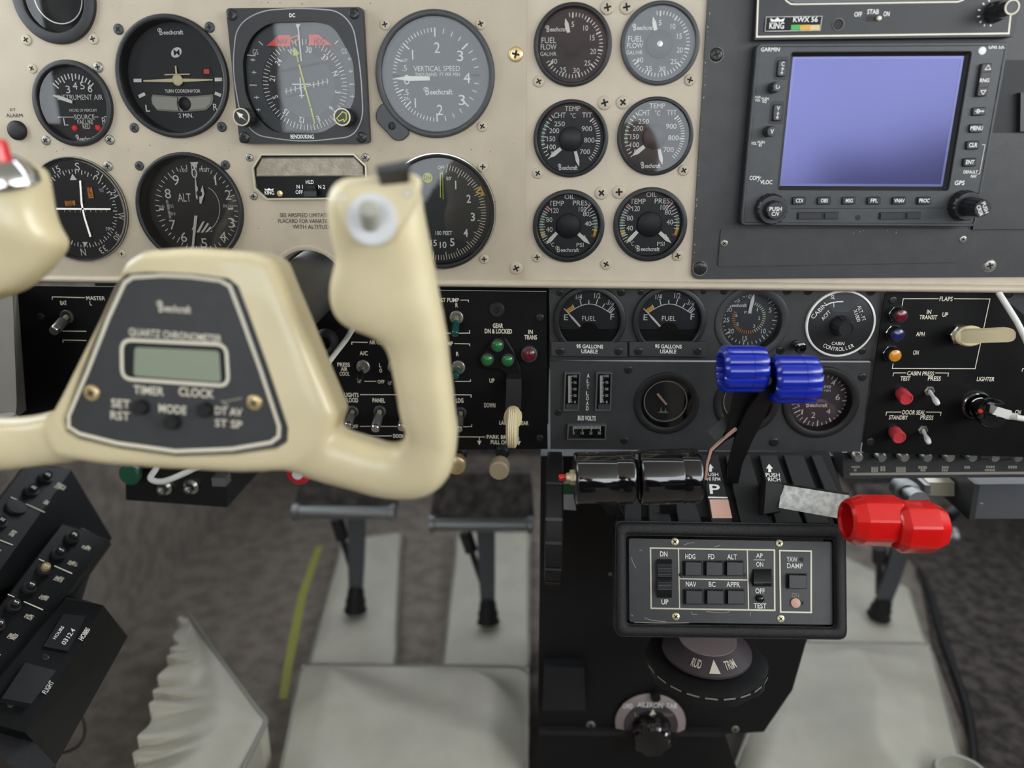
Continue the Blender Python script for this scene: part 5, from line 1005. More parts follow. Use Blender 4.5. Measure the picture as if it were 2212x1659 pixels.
pw = PY(Z10(1970, 1215), FP - .03); pl = thing('usb_plug', 'white USB plug pushed into the black adapter', 'plug', PM(pw.x, pw.z, FP - .03))
ra = [pl.L3(Z10(*q), .001) for q in ((1915, 1225), (2010, 1268), (2020, 1205), (1925, 1165))]; rb = [pl.L3(Z10(*q), .014) for q in ((1945, 1245), (2085, 1290), (2110, 1215), (1990, 1180))]
pl.part('shell', MB().hexa(ra, rb), 'cable_white', fix=True)
e0 = Vector(pl.L3(Z10(2060, 1252), .010)); pl.part('strain_relief', MB().profile(e0, Vector(pl.L3(Z10(2165, 1270), .016)), [(0, .0030), (1, .0020)], 16), 'cable_white', 40)
cw = PY((2150, 622), -.004); c2 = thing('charging_cable', 'white cable hanging past the flap lever and curling into the USB plug', 'cable', PM(cw.x, cw.z, -.004))
c2.part('cord', MB().tube([c2.L3(p, z_) for p, z_ in (((2148, 612), -.012), ((2156, 630), -.002), ((2180, 668), .004), ((2202, 705), .008), ((2222, 750), .012), ((2246, 810), .020), ((2252, 860), .028), ((2238, 893), .034), ((2215, 904), .0355), ((2194, 901), .035))], .0021, 10, 8), 'cable_white', 60)
# row of knobs under the flap panel
hs = thing('heater_panel', 'black strip panel with a row of small knobs below the flap panel', 'panel', PM(0, .64, LOW + .012))
hs.part('plate', MB().prism([hs.L(q, .0015) for q in ((1822, 1034), (2330, 1030), (2330, 978), (1820, 978))], -.02, .0015), 'black_paint', 30)
hs.lines([([(285, 380), (2900, 362)], 30)], Z22, .0018, 'print_dim')
b = MB()
for x, y, w_, hh_ in ((350, 300, 96, 22), (345, 335, 30, 30), (560, 330, 80, 60), (650, 320, 60, 55), (850, 330, 110, 60), (1090, 305, 100, 30), (1095, 335, 60, 30), (1340, 305, 80, 30), (1335, 338, 70, 24), (1583, 305, 66, 30), (1840, 300, 100, 26), (1835, 335, 116, 24), (2085, 302, 100, 30)):
    n_ = max(2, int(w_ / 22))
    for i in range(n_): q = (x - w_ / 2 + w_ * (i + .5) / n_, y); b.add([(*hs.L(Z22(q[0] + a_ * w_ / n_ * .4, q[1] + c_ * hh_ / 2), .0018), .0018) for a_, c_ in ((-1, 1), (1, 1), (1, -1), (-1, -1))], [(0, 1, 2, 3)])
hs.part('blurred_lettering', b, 'print_dim')
for i, x in enumerate((385, 645, 895, 1150, 1400, 1650, 1900, 2155)):
    w = PY(Z22(x - 60, 200), LOW + .0105); t = thing('push_knob', ('first', 'second', 'third', 'fourth', 'fifth', 'sixth', 'seventh', 'eighth')[i] + ' small knob from the throttle quadrant in the row below the flap panel', 'knob', PM(w.x, w.z, LOW + .0105), 'row of small knobs below the flap panel')
    hz = .012; c = t.L(Z22(x, 205), hz); rr = t.rad(Z22(x, 205), 110 * .195, hz)
    t.part('collar', MB().lathe([(rr * 1.25, 0), (rr * 1.2, .004), (rr * .9, .005)], 28, *c), 'black_deep', 40); t.part('knob', MB().lathe([(rr * .8, .003), (rr, .005), (rr, hz * .9), (rr * .8, hz), (.0001, hz)], 28, *c), 'screw_steel' if i % 2 == 0 else 'aluminium_dim', 40)
# ------------------------------------------------------------------ control yoke
TILT = R(8)
yo = PD((382, 790), .385)
YM = Matrix.Translation(yo) @ Matrix.Rotation(-TILT, 4, 'X') @ PANEL_ROT @ Matrix.Rotation(R(-3.6), 4, 'Z')
y = thing('control_yoke', 'cream control yoke with chronometer hub and upright grips', 'yoke', YM)
def sweep(mb, st, th, n=20, sub=5, ex=2.6):   # stations (pixel x, pixel y, half width px, depth, half thickness)
    P = []
    for (px, py, hw_, lz, ht) in st:
        q = th.L((px, py), lz); P.append(Vector((q[0], q[1], lz, hw_ * th.k((px, py), lz)[0], ht)) if False else (Vector((q[0], q[1], lz)), hw_ * th.k((px, py), lz)[0], ht))
    C3 = spline([p[0] for p in P], sub); Wd = spline([Vector((p[1], p[2], 0)) for p in P], sub); rings = []
    for i, c in enumerate(C3):
        d = C3[min(i + 1, len(C3) - 1)] - C3[max(i - 1, 0)]; d.z = 0; d.normalize(); wv = Vector((d.y, -d.x, 0)); r_ = []
        for k in range(n):
            a_ = 2 * pi * k / n; ca, sa = math.cos(a_), math.sin(a_)
            r_.append(tuple(c + wv * (math.copysign(abs(ca) ** (2 / ex), ca) * Wd[i].x) + Vector((0, 0, 1)) * (math.copysign(abs(sa) ** (2 / ex), sa) * Wd[i].y)))
        rings.append(r_)
    return mb.loft(rings)
def vsweep(mb, st, th, n=28, sub=4, ex=3.0):   # upright grip: stations (pixel y, left x, right x, depth, half thickness)
    P = []
    for (py, xl, xr, lz, ht) in st: a_, c_ = th.L((xl, py), lz), th.L((xr, py), lz); P.append((Vector((a_[0], a_[1], lz)), Vector((c_[0], c_[1], lz)), ht))
    A_, B_, H_ = spline([p[0] for p in P], sub), spline([p[1] for p in P], sub), spline([Vector((p[2], 0, 0)) for p in P], sub); rings = []
    for p0, p1, h_ in zip(A_, B_, H_):
        c = (p0 + p1) / 2; wv = (p1 - p0) / 2; r_ = []
        for k in range(n): ca, sa = math.cos(2 * pi * k / n), math.sin(2 * pi * k / n); r_.append(tuple(c + wv * (math.copysign(abs(ca) ** (2 / ex), ca)) + Vector((0, 0, h_.x * math.copysign(abs(sa) ** (2 / ex), sa)))))
        rings.append(r_)
    return mb.loft(rings)
right = [(600, 930, 66, -.016, .015), (690, 972, 62, -.016, .0145), (775, 998, 60, -.014, .014), (845, 1016, 60, -.012, .0135), (908, 1004, 66, -.010, .0135), (935, 940, 54, -.008, .0135), (928, 890, 55, -.006, .014)]
rgrip = [(950, 886, 986, -.008, .0135), (900, 868, 984, -.006, .014), (840, 858, 978, -.004, .0145), (790, 848, 972, -.003, .0145), (752, 838, 968, -.002, .015), (728, 812, 966, -.001, .016), (708, 762, 962, 0, .0165), (688, 734, 959, .001, .017), (655, 719, 952, .002, .0175), (615, 718, 944, .003, .0175), (580, 726, 938, .004, .0175), (556, 732, 934, .005, .0175), (520, 722, 927, .007, .0175), (470, 712, 917, .009, .0175), (430, 714, 910, .010, .0175), (402, 726, 905, .011, .0165), (386, 748, 895, .011, .013)]
left = [(170, 935, 60, -.016, .015), (90, 950, 54, -.016, .014), (10, 958, 55, -.014, .0135), (-70, 955, 60, -.012, .0135), (-135, 915, 62, -.010, .0135), (-165, 840, 60, -.008, .0135), (-160, 760, 62, -.006, .014), (-140, 700, 70, -.004, .0145)]
lgrip = [(760, -220, -100, -.006, .0145), (700, -215, -80, -.004, .0145), (655, -210, -30, -.002, .016), (628, -200, 40, 0, .017), (590, -190, 90, .001, .0175), (550, -180, 126, .002, .0175), (522, -172, 136, .004, .0175), (495, -165, 119, .006, .0175), (465, -160, 106, .007, .0175), (430, -155, 99, .008, .0175), (392, -150, 92, .010, .0175), (366, -145, 86, .011, .017), (352, -135, 74, .011, .013)]
b = MB(); sweep(b, right, y); sweep(b, left, y); vsweep(b, rgrip, y); vsweep(b, lgrip, y)
hub_o = [(262, 566), (300, 541), (400, 534), (545, 544), (585, 562), (606, 612), (648, 712), (690, 815), (726, 900), (700, 975), (640, 1022), (520, 1027), (380, 1021), (220, 1010), (110, 995), (80, 930), (120, 860), (165, 770), (205, 690), (236, 622)]
ho = [y.L(q, 0) for q in hub_o]
b.loft([[(p[0], p[1], -.032) for p in inset(ho[::-1], .005)], [(p[0], p[1], -.027) for p in ho[::-1]], [(p[0], p[1], -.004) for p in ho[::-1]], [(p[0], p[1], 0) for p in inset(ho[::-1], .0035)]])
ym = mesh('yoke_body', b); fixn(ym)
plate_o = [y.L(Z14(*q), 0) for q in ((852, 285), (1000, 272), (1300, 285), (1560, 318), (1628, 372), (1700, 560), (1840, 950), (1968, 1340), (1962, 1440), (1880, 1490), (1600, 1530), (1200, 1545), (800, 1490), (520, 1425), (430, 1370), (415, 1290), (540, 950), (690, 570), (790, 340))][::-1]
tmpo = bpy.data.objects.new('yoke_tmp', ym); COL.objects.link(tmpo)
m_ = tmpo.modifiers.new('r', 'REMESH'); m_.mode = 'VOXEL'; m_.voxel_size = .0017
m_ = tmpo.modifiers.new('s', 'SMOOTH'); m_.factor = .5; m_.iterations = 18
cutm = mesh('cut', MB().prism(plate_o, -.0045, .02)); fixn(cutm); cuto = bpy.data.objects.new('cut_tmp', cutm); COL.objects.link(cuto)
m_ = tmpo.modifiers.new('b', 'BOOLEAN'); m_.operation = 'DIFFERENCE'; m_.solver = 'EXACT'; m_.object = cuto
bpy.context.view_layer.update(); dg = bpy.context.evaluated_depsgraph_get()
fin = bpy.data.meshes.new_from_object(tmpo.evaluated_get(dg)); fin.name = 'yoke_body'
bpy.data.objects.remove(tmpo); bpy.data.objects.remove(cuto)
fin.polygons.foreach_set('use_smooth', [True] * len(fin.polygons)); fin.set_sharp_from_angle(angle=R(50))
y.part('yoke_body', fin, 'cream')
PZ_ = -.0030
ch_ = y.part('chronometer_face', MB().prism(inset(plate_o, .0006), -.0045, PZ_), 'chron_face', 30)
y.lines([([(905, 312), (1100, 300), (1300, 308), (1500, 334), (1568, 372), (1640, 560), (1780, 950), (1905, 1330), (1902, 1400), (1850, 1440), (1580, 1485), (1200, 1500), (800, 1445), (540, 1380), (470, 1335), (468, 1260), (600, 950), (740, 590), (850, 350)], 26, True)], Z14, PZ_ + .0003, 'print_cream', 'border_line')
y.part('lcd_frame', MB().line(rnd([y.L(Z14(*q), PZ_) for q in ((832, 738), (1545, 772), (1562, 1055), (835, 1005))], .0055, 8), .0018, PZ_ + .0003, True), 'print_cream')
y.part('lcd_well', MB().poly(rnd([y.L(Z14(*q), PZ_) for q in ((850, 752), (1530, 784), (1546, 1040), (850, 992))], .005)[::-1], PZ_ + .0002), 'black_deep')
y.part('lcd_screen', MB().poly(rnd([y.L(Z14(*q), PZ_) for q in ((922, 788), (1498, 815), (1512, 1030), (915, 985))], .002)[::-1], PZ_ + .0004), 'lcd')
y.text([('@bee', 1190, 522, 62, 230), ('QUARTZ CHRONOMETER', 1195, 708, 48, 630), ('TIMER', 1015, 1085, 56, 205), ('CLOCK', 1340, 1100, 58, 240), ('SET', 824, 1175, 56, 130), ('RST', 820, 1257, 56, 132), ('MODE', 1178, 1213, 56, 188), ('DT AV', 1560, 1228, 52, 186), ('ST SP', 1560, 1312, 50, 186)], Z14, PZ_ + .0003, 'print_cream', 'lettering', True)
y.lines([([(1510, 1155), (1560, 1195)], 14), ([(1515, 1165), (1650, 1138)], 10)], Z14, PZ_ + .0003, 'print_dim', 'scratches')
for x, yy in ((945, 1208), (1160, 1308), (1385, 1225)):
    c = y.L(Z14(x, yy), PZ_ + .004); rr = y.rad(Z14(x, yy), 100 * .316, PZ_ + .004); y.part('push_button', MB().lathe([(rr * 1.05, PZ_), (rr, PZ_ + .004), (rr * .85, PZ_ + .005), (.0001, PZ_ + .005)], 28, *c), 'rubber', 40)
for q in ((628, 1102), (1737, 1168)): screw(y, q, 108, 'brass', PZ_, 30, Z14)
# right grip head: switch plate, trim button, rocker
gz = .0300
gp_ = [y.L(Z7(*q), gz) for q in ((688, 470), (735, 345), (800, 300), (900, 285), (1290, 258), (1328, 285), (1335, 340), (1310, 440), (1240, 600), (1150, 705), (1000, 762), (860, 730), (765, 650))]
y.part('switch_plate', MB().cham(rnd(gp_, .004), .024, gz, .0012), 'cream_plain', 30, fix=True)
c = y.L(Z7(980, 602), gz); rr = y.rad(Z7(980, 602), 385 * .289, gz)
y.part('button_dish', MB().lathe([(rr, gz - .001), (rr * .98, gz + .0006), (rr * .8, gz + .0010), (rr * .5, gz + .0004), (.0001, gz + .0004)], 40, *c), 'white_cap', 60)
e0, e1 = Vector(y.L3(Z7(970, 625), gz)), Vector(y.L3(Z7(952, 510), gz + .013)); e1 = Vector((e1.x, e1.y, gz + .013))
r2 = y.rad(Z7(955, 520), 150 * .289, gz + .012)
y.part('trim_button', MB().profile(e0, e1, [(0, r2), (.85, r2), (.96, r2 * .9), (1, r2 * .7)], 28), 'grey_knob', 40)
ra = [y.L3(Z7(*q), gz) for q in ((1045, 350), (1258, 330), (1262, 235), (1030, 250))]; rb = [y.L3(Z7(*q), gz + .010) for q in ((1010, 245), (1262, 215), (1262, 155), (1005, 200))]
y.part('rocker_switch', MB().hexa(ra, rb), 'knob_black', fix=True)
for p in ((755, 440), (1250, 402)): y.part('plate_screw', MB().lathe([(.0022, gz), (.002, gz + .0006), (.0001, gz + .0008)], 20, *y.L(Z7(*p), gz)), 'frame_pale', 40)
# left grip head: chrome collar and red button
lz = .022; c = y.L((6, 372), lz); y.part('button_collar', MB().profile((c[0], c[1] - .004, lz - .004), (c[0], c[1] + .006, lz), [(0, .0135), (.4, .013), (.8, .009), (1, .007)], 32), 'chrome', 40)
c = y.L((-2, 352), lz); y.part('red_button', MB().profile((c[0], c[1], lz), (c[0] - .0003, c[1] + .0105, lz + .002), [(0, .0058), (.8, .0050), (.95, .0044), (1, .003)], 24), 'red_plastic', 40)
# control column
a0 = PY((662, 624), .0); hb0 = YM @ Vector((*y.L((404, 850), -.03), -.03)); dr = (a0 - hb0).normalized(); end = a0 + dr * .26
ct = thing('control_column', 'thick dark grey control column tube behind the yoke hub', 'tube', Matrix.Translation(hb0))
ct.part('column_tube', MB().profile((0, 0, 0), end - hb0, [(0, .0232), (1, .0232)], 48), 'tube_grey', 40)
ct.part('sliding_sleeve', MB().profile(a0 + dr * .03 - hb0, a0 + dr * .07 - hb0, [(0, .0245), (1, .0245)], 48), 'black_deep', 40)
# cable tied beside the column
ka = thing('yoke_cable', 'white cord running down behind the yoke grip', 'cable', Matrix.Translation(PY(Z19(650, 320), -.03)))
O_ = Vector(ka.M.translation)
ka.part('cord', MB().tube([PY(q, yy) - O_ for q, yy in (((845, 590), -.004), ((815, 640), -.03), (Z19(655, 330), -.04), (Z19(560, 480), -.035), (Z19(400, 690), -.035), (Z19(225, 935), -.045), ((620, 900), -.06), ((540, 965), -.03), ((478, 990), .016))], .0020, 10, 8), 'cable_white', 60)
gm = thing('column_grommet', 'dark rubber grommet on the switch panel beside the column', 'grommet', PMp(Z19(335, 500), LOW - .0015)); rr = gm.rad(Z19(335, 500), 280 * .193)
gm.part('ring', MB().lathe([(rr, 0), (rr * .95, .006), (rr * .8, .009), (rr * .55, .008), (rr * .45, .001)], 36), 'rubber', 50)
O_ = Vector(gm.M.translation)

# ------------------------------------------------------------------ throttle quadrant
def knobM(p, depth): return Matrix.Translation(PD(p, depth))
QM = Matrix.Translation(PD((1570, 1055), .575)) @ Matrix.Rotation(-R(48), 4, 'X') @ PANEL_ROT
q = thing('throttle_quadrant', 'black slotted throttle quadrant cover with push arrows', 'quadrant', QM)
bo = [q.L(p, -.006) for p in ((1335, 1116), (1840, 1116), (1790, 975), (1340, 975))]
q.part('base', MB().prism(bo, -.05, -.006), 'black_deep', fix=True)
strips = [((528, 420), (618, 420), (625, 640), (515, 640)), ((662, 420), (765, 420), (805, 640), (672, 640)), ((812, 420), (915, 420), (990, 640), (842, 640)), ((982, 225), (1080, 225), (1172, 640), (1046, 640)), ((1128, 225), (1272, 225), (1392, 640), (1222, 640)), ((1332, 225), (1432, 225), (1590, 640), (1426, 640)), ((1476, 225), (1592, 225), (1752, 640), (1610, 640)), ((1640, 225), (1700, 225), (1890, 640), (1800, 640))]
for s_ in strips[:]: q.part('slot_strip', MB().cham([q.L(Z12(*p), 0) for p in s_][::-1], -.006, 0, .0008), 'quadrant', 30, fix=True)
q.text([('P', 1062, 432, 56, 62), ('USH', 1052, 345, 20, 62), ('HI RPM', 1055, 372, 20, 80), ('PUSH', 1408, 348, 22, 84), ('RICH', 1416, 375, 22, 74)], Z12, .0003, 'print_white', 'lettering', True)
b = MB()
for x, yy in ((1036, 305), (1390, 308), (1178, 305)): q.part('arrow_mark', MB().poly([q.L(Z12(x + a_, yy + c_), .0003) for a_, c_ in ((-9, 24), (9, 24), (9, 2), (20, 2), (-4, -26), (-22, 2), (-9, 2))], .0003), 'print_white')
q.part('white_bar', MB().line([q.L(Z12(1022, 482), .0003), q.L(Z12(1138, 484), .0003)], .0012, .0003), 'print_white')
q.flat('pink_label', ((1030, 494), (1142, 494), (1166, 606), (1048, 606)), 'label_pink', Z12, .0003)
# throttle knobs
def axis_thing(name, label, cat, p0, p1, depth, depth2=None, group=None):
    A, B = PD(p0, depth), PD(p1, depth2 or depth); t = thing(name, label, cat, Matrix.Translation(A), group); return t, Vector((0, 0, 0)), B - A
TH = [('throttle lever with glossy black knob and a red tipped button', (1240, 1034), (1369, 1032), 57.5, False), ('throttle lever with glossy black knob beside the propeller levers', (1378, 1031), (1509, 1028), 59.5, True)]
for lab, p0, p1, rp_, rt in TH:
    t, A, B = axis_thing('throttle_lever', lab, 'lever', p0, p1, .50, group='throttle levers'); r = rp_ * .5 / F
    t.part('grip', MB().profile(A, B, [(0, r * .86), (.008, r * .93), (.022, r * .975), (.045, r * .998), (.06, r), (.675, r), (.68, r * .996), (.685, r), (.94, r), (.955, r * .998), (.978, r * .975), (.992, r * .93), (1, r * .86)], 64), 'gloss_black', 35)
    d = (B - A).normalized()
    if not rt:
        t.part('button_nut', MB().profile(A - d * .0052 + Vector((0, 0, .001)), A + d * .001 + Vector((0, 0, .001)), [(0, .0030), (.35, .0032), (.4, .0052), (.9, .0054), (1, .0045)], 8), 'brass_pale', 20)
        t.part('red_button', MB().profile(A - d * .0100 + Vector((0, 0, .001)), A - d * .005 + Vector((0, 0, .001)), [(0, .0018), (.1, .0022), (1, .0022)], 16), 'red_plastic', 40)
    s0 = A + B * .5; mid = PD(((p0[0] + p1[0]) / 2 + (25 if not rt else 0), 1110), .57) - t.M.translation
    t.part('lever', MB().loft([[tuple(v + Vector((dx, dy, 0))) for dx, dy in ((-.006, -.0015), (.006, -.0015), (.006, .0015), (-.006, .0015))] for v in (s0 - Vector((0, 0, r * .6)), mid)]), 'rubber', fix=True)
# propeller knobs
def lobed(n, depth_, seg): return lambda i: 1 - depth_ + depth_ * abs(math.sin(pi * n * i / seg)) ** .45
def flatbar(pts, hw_, th_, side=Vector((1, 0, 0))):
    rings = []
    P = [Vector(p) for p in pts]
    for i, p in enumerate(P):
        d = (P[min(i + 1, len(P) - 1)] - P[max(i - 1, 0)]).normalized(); s_ = (side - d * side.dot(d)).normalized(); n_ = d.cross(s_)
        h_ = hw_[i] if isinstance(hw_, (list, tuple)) else hw_; rings.append([tuple(p + s_ * a_ * h_ + n_ * b_ * th_) for a_, b_ in ((-1, -1), (1, -1), (1, 1), (-1, 1))])
    return MB().loft(rings)
def wp(pts, O_): return [PD(p, d_) - O_ for p, d_ in pts]
for lab, p0, p1, rp_, dp, lf in (('propeller lever with hollow ended blue knob and pink edged bent arm', (1556, 797), (1651, 797), 52, .50, True), ('propeller lever with blue fluted knob beside the cabin climb gauge', (1665, 819), (1762, 819), 53.5, .495, False)):
    t, A, B = axis_thing('propeller_lever', lab, 'lever', p0, p1, dp, group='blue propeller levers'); r = rp_ * dp / F; sg = 100; O_ = Vector(t.M.translation)
    t.part('blue_knob', MB().profile(A, B, [(.62, .0001), (.6, r * .62), (.06, r * .66), (.0, r * .72), (.0, r * .84), (.03, r * .93), (.09, r), (.62, r), (.625, r * .985), (.63, r), (.90, r * .99), (.97, r * .93), (1, r * .80)], sg, lobed(10, .12, sg)), 'blue_plastic', 28)
    if lf:
        t.part('arm', flatbar(wp((((1615, 835), .51), ((1602, 880), .52), ((1590, 925), .53), ((1562, 950), .538), ((1534, 975), .545), ((1525, 1020), .556), ((1519, 1060), .572)), O_), [.0075, .0075, .0055, .0014, .0013, .0013, .0013], .0012), 'black_deep', 30, fix=True)
        t.part('arm_edge', flatbar(wp((((1590, 926), .5265), ((1563, 947), .535), ((1536, 972), .5415), ((1528, 1000), .548), ((1524, 1035), .558)), O_), .0008, .0010), 'label_pink', 30, fix=True)
        t.part('bracket', MB().hexa(*[[PD(p, d_) - O_ for p in ((1528, 932), (1545, 952), (1588, 912), (1578, 887))] for d_ in (.532, .535)]), 'rubber', fix=True)
    else:
        t.part('arm', flatbar(wp((((1661, 815), .497), ((1655, 850), .502), ((1634, 890), .513), ((1607, 945), .53), ((1588, 1000), .55), ((1582, 1045), .58)), O_), [.0042, .005, .0066, .0062, .0048, .004], .0012), 'black_deep', 30, fix=True)
        t.part('pivot_bolt', MB().profile(PD((1657, 822), .490) - O_, PD((1662, 822), .496) - O_, [(0, .003), (1, .0036)], 16), 'knob_black', 40)
# mixture
for lab, p0, p1, rp_, dp, lf in (('mixture lever with bare steel blade and hollow ended red knob', (1826, 1123), (1948, 1125), 55, .505, True), ('mixture lever whose faceted red knob has a closed end', (1928, 1137), (2034, 1138), 57, .50, False)):
    t, A, B = axis_thing('mixture_lever', lab, 'lever', p0, p1, dp, group='red mixture levers'); r = rp_ * dp / F; O_ = Vector(t.M.translation)
    pr = [(.6, .0001, 0), (.58, .60, 0), (.05, .64, 0), (.0, .68, 0), (.0, .74, 0), (.05, .84, .3), (.24, 1.0, 1), (.86, 1.0, 1), (.98, .88, .6), (1, .82, .4), (1, .3, 0)] if lf else [(0, .3, 0), (0, .78, .3), (.03, .84, .4), (.15, 1.0, 1), (.74, 1.0, 1), (.97, .78, .6), (1, .70, .4), (1, .2, 0)]
    d = (B - A); L_ = d.length; d.normalize(); u1 = Vector((0, 0, 1)); u1 = (u1 - d * u1.dot(d)).normalized(); u2 = d.cross(u1); rings = []
    for t_, k_, oc in pr:
        rg = []
        for i in range(64):
            a_ = 2 * pi * i / 64 + .2; m8 = ((a_ + pi / 8) % (pi / 4)) - pi / 8; f8 = min(1.0, math.cos(pi / 8) / math.cos(m8) * 1.02); f_ = 1 + (f8 - 1) * oc
            rg.append(tuple(A + d * (t_ * L_) + (u1 * math.cos(a_) + u2 * math.sin(a_)) * r * k_ * f_))
        rings.append(rg)
    t.part('red_knob', MB().loft(rings), 'red_plastic', 11)
    if lf:
        fa = [PD(Z17(*p), d_) - O_ for p, d_ in (((66, 430), .548), ((82, 322), .552), ((400, 372), .52), ((372, 478), .516))]; fa[3] = fa[0] + (fa[2] - fa[1]) * .97; fb = [v + Vector((0.0005, .0025, .0005)) for v in fa]
        t.part('blade', MB().hexa(fa, fb), 'steel_worn', fix=True)
        t.part('lever_root', MB().hexa([PD(p, .55) - O_ for p in ((1650, 1110), (1688, 1104), (1690, 1046), (1655, 1040))], [PD(p, .575) - O_ for p in ((1630, 1115), (1680, 1110), (1672, 1050), (1640, 1046))]), 'rubber', fix=True)
# ------------------------------------------------------------------ autopilot controller in its padded frame
AM = Matrix.Translation(PD((1580, 1250), .545)) @ Matrix.Rotation(-R(27), 4, 'X') @ PANEL_ROT
fr = thing('padded_frame', 'black leather padded frame around the autopilot controller', 'frame', AM)
ou = [fr.L(Z12(*p), .004) for p in ((470, 1318), (1862, 1338), (1855, 642), (468, 622))]; inn = [fr.L(Z12(*p), .004) for p in ((540, 1240), (1785, 1258), (1780, 735), (536, 712))]
ou = rnd(ou, .006); inn = rnd(inn, .003)
fr.part('padding', MB().prism(ou, -.02, .001, [inset(inn, -.0003)]), 'leather_black', 30)
def outl(pts, z_): return [(x, yy, z_) for x, yy in pts]
mid = [tuple((Vector(a_) + Vector(b_)) / 2) for a_, b_ in zip(ou, inn)]
fr.part('rounded_edge', MB().loft([outl(ou, -.002), outl([tuple(Vector(a_) * .9 + Vector(b_) * .1) for a_, b_ in zip(ou, inn)], .0022), outl([tuple(Vector(a_) * .7 + Vector(b_) * .3) for a_, b_ in zip(ou, inn)], .004), outl([tuple(Vector(a_) * .3 + Vector(b_) * .7) for a_, b_ in zip(ou, inn)], .004), outl([tuple(Vector(a_) * .1 + Vector(b_) * .9) for a_, b_ in zip(ou, inn)], .0022), outl(inn, -.002)], False, False), 'leather_black', 60)
ap = thing('autopilot_controller', 'black autopilot mode controller with six square keys and switches', 'controller', AM)
ap.part('faceplate', MB().prism(rnd([ap.L(Z12(*p), -.002) for p in ((552, 1226), (1768, 1243), (1762, 748), (549, 727))], .002), -.006, -.002), 'ap_face', 30)
AZ = -.0017
for p in ((823, 747), (1447, 757), (829, 1194), (1455, 1207)): screw(ap, p, 50, 'brass_pale', -.002, None, Z12)
ap.lines([([tuple(v) for v in ((678, 785), (1418, 797), (1420, 1157), (682, 1145))], 9, True), ([(845, 790), (852, 1146)], 7), ([(1256, 797), (1264, 1155)], 7), ([(850, 968), (1256, 976)], 7), ([(1450, 800), (1638, 803), (1638, 1170), (1455, 1167)], 9, True), ([(1295, 855), (1362, 856)], 4)], Z12, AZ, 'frame_pale', 'printed_borders')
ap.text([('DN', 757, 820, 30, 44), ('UP', 764, 1106, 30, 42), ('HDG', 916, 835, 30, 60), ('FD', 1041, 836, 30, 38), ('ALT', 1165, 837, 30, 58), ('NAV', 920, 1000, 30, 62), ('BC', 1046, 1001, 30, 40), ('APPR', 1172, 1002, 30, 82), ('AP', 1328, 830, 28, 40), ('ON', 1330, 882, 28, 42), ('OFF', 1332, 1041, 30, 56), ('TEST', 1332, 1130, 30, 76), ('YAW', 1523, 852, 30, 64), ('DAMP', 1540, 891, 30, 94)], Z12, AZ, bold=True)
ap.text([('ON', 1543, 1066, 26, 42)], Z12, AZ, 'print_dim', 'faint_lettering', True)
def akey(nm, x, yy, w_=54, h_=42, hgt=.005):
    base = [ap.L3(Z12(*p), -.002) for p in ((x - w_, yy + h_), (x + w_ - 6, yy + h_), (x + w_ - 6, yy - h_), (x - w_, yy - h_))]; top = [ap.L3(Z12(*p), hgt - .002) for p in ((x - w_ + 14, yy + h_), (x + w_, yy + h_), (x + w_, yy - h_ + 10), (x - w_ + 14, yy - h_ + 8))]
    ap.part('key_well', MB().poly([ap.L(Z12(*p), AZ) for p in ((x - w_ - 7, yy + h_ + 6), (x + w_ + 3, yy + h_ + 6), (x + w_ + 3, yy - h_ - 6), (x - w_ - 7, yy - h_ - 6))], AZ), 'black_deep')
    return ap.part(nm, MB().hexa(base, top), 'knob_black', fix=True)
for x, yy in ((928, 905), (1053, 905), (1176, 905), (932, 1075), (1058, 1075), (1182, 1075)): akey('mode_key', x, yy)
akey('yaw_key', 1552, 982, 58, 42)
sl = [ap.L(Z12(*p), .002) for p in ((712, 1085), (812, 1085), (808, 850), (714, 850))]
tw = ap.part('pitch_rocker', MB().loft([[(*ap.L(Z12(718, yy), hz), hz), (*ap.L(Z12(806, yy), hz), hz), (*ap.L(Z12(806, yy), -.004), -.004), (*ap.L(Z12(718, yy), -.004), -.004)] for yy, hz in ((852, -.001), (880, .0025), (955, .0015), (968, .0005), (980, .0015), (1035, .004), (1045, .003), (1082, -.0015))]), 'knob_black', 30, fix=True)
for k_, (y0_, hz) in enumerate([(905 + i * 9, .0024 - i * .0001) for i in range(6)] + [(990 + i * 8, .0024 + i * .0003) for i in range(6)]): ap.part('grip_rib', MB().prism([ap.L(Z12(*p), hz) for p in ((722, y0_ + 4), (802, y0_ + 4), (802, y0_), (722, y0_))], hz - .002, hz + .0006), 'bezel_grey', parent=tw, fix=True)
ap.part('engage_toggle', MB().loft([[(*ap.L(Z12(1295, yy), hz), hz), (*ap.L(Z12(1398, yy), hz), hz), (*ap.L(Z12(1398, yy), -.003), -.003), (*ap.L(Z12(1295, yy), -.003), -.003)] for yy, hz in ((912, -.0015), (940, .0015), (985, .004), (995, .004), (1012, -.0015))]), 'knob_black', 30, fix=True)
ap.part('toggle_well', MB().poly([ap.L(Z12(*p), AZ) for p in ((1283, 1016), (1408, 1016), (1404, 908), (1285, 908))], AZ), 'black_deep')
ap.part('test_button', MB().lathe([(.0030, -.002), (.0028, .0005), (.0018, .002), (.0001, .0024)], 20, *ap.L(Z12(1334, 1088), 0)), 'gloss_black', 50)
ap.part('yaw_lamp', MB().lathe([(.0034, -.002), (.0033, -.0005), (.0001, .0001)], 24, *ap.L(Z12(1545, 1113), -.001)), 'label_pink', 50)
b = MB()
for x, yy in ((1583, 1113), (1580, 853), (857, 945), (1236, 945)): b.disc(.0014, AZ + .0001, *ap.L(Z12(x, yy), AZ), 16)
ap.part('light_holes', b, 'black_deep')
b = MB()
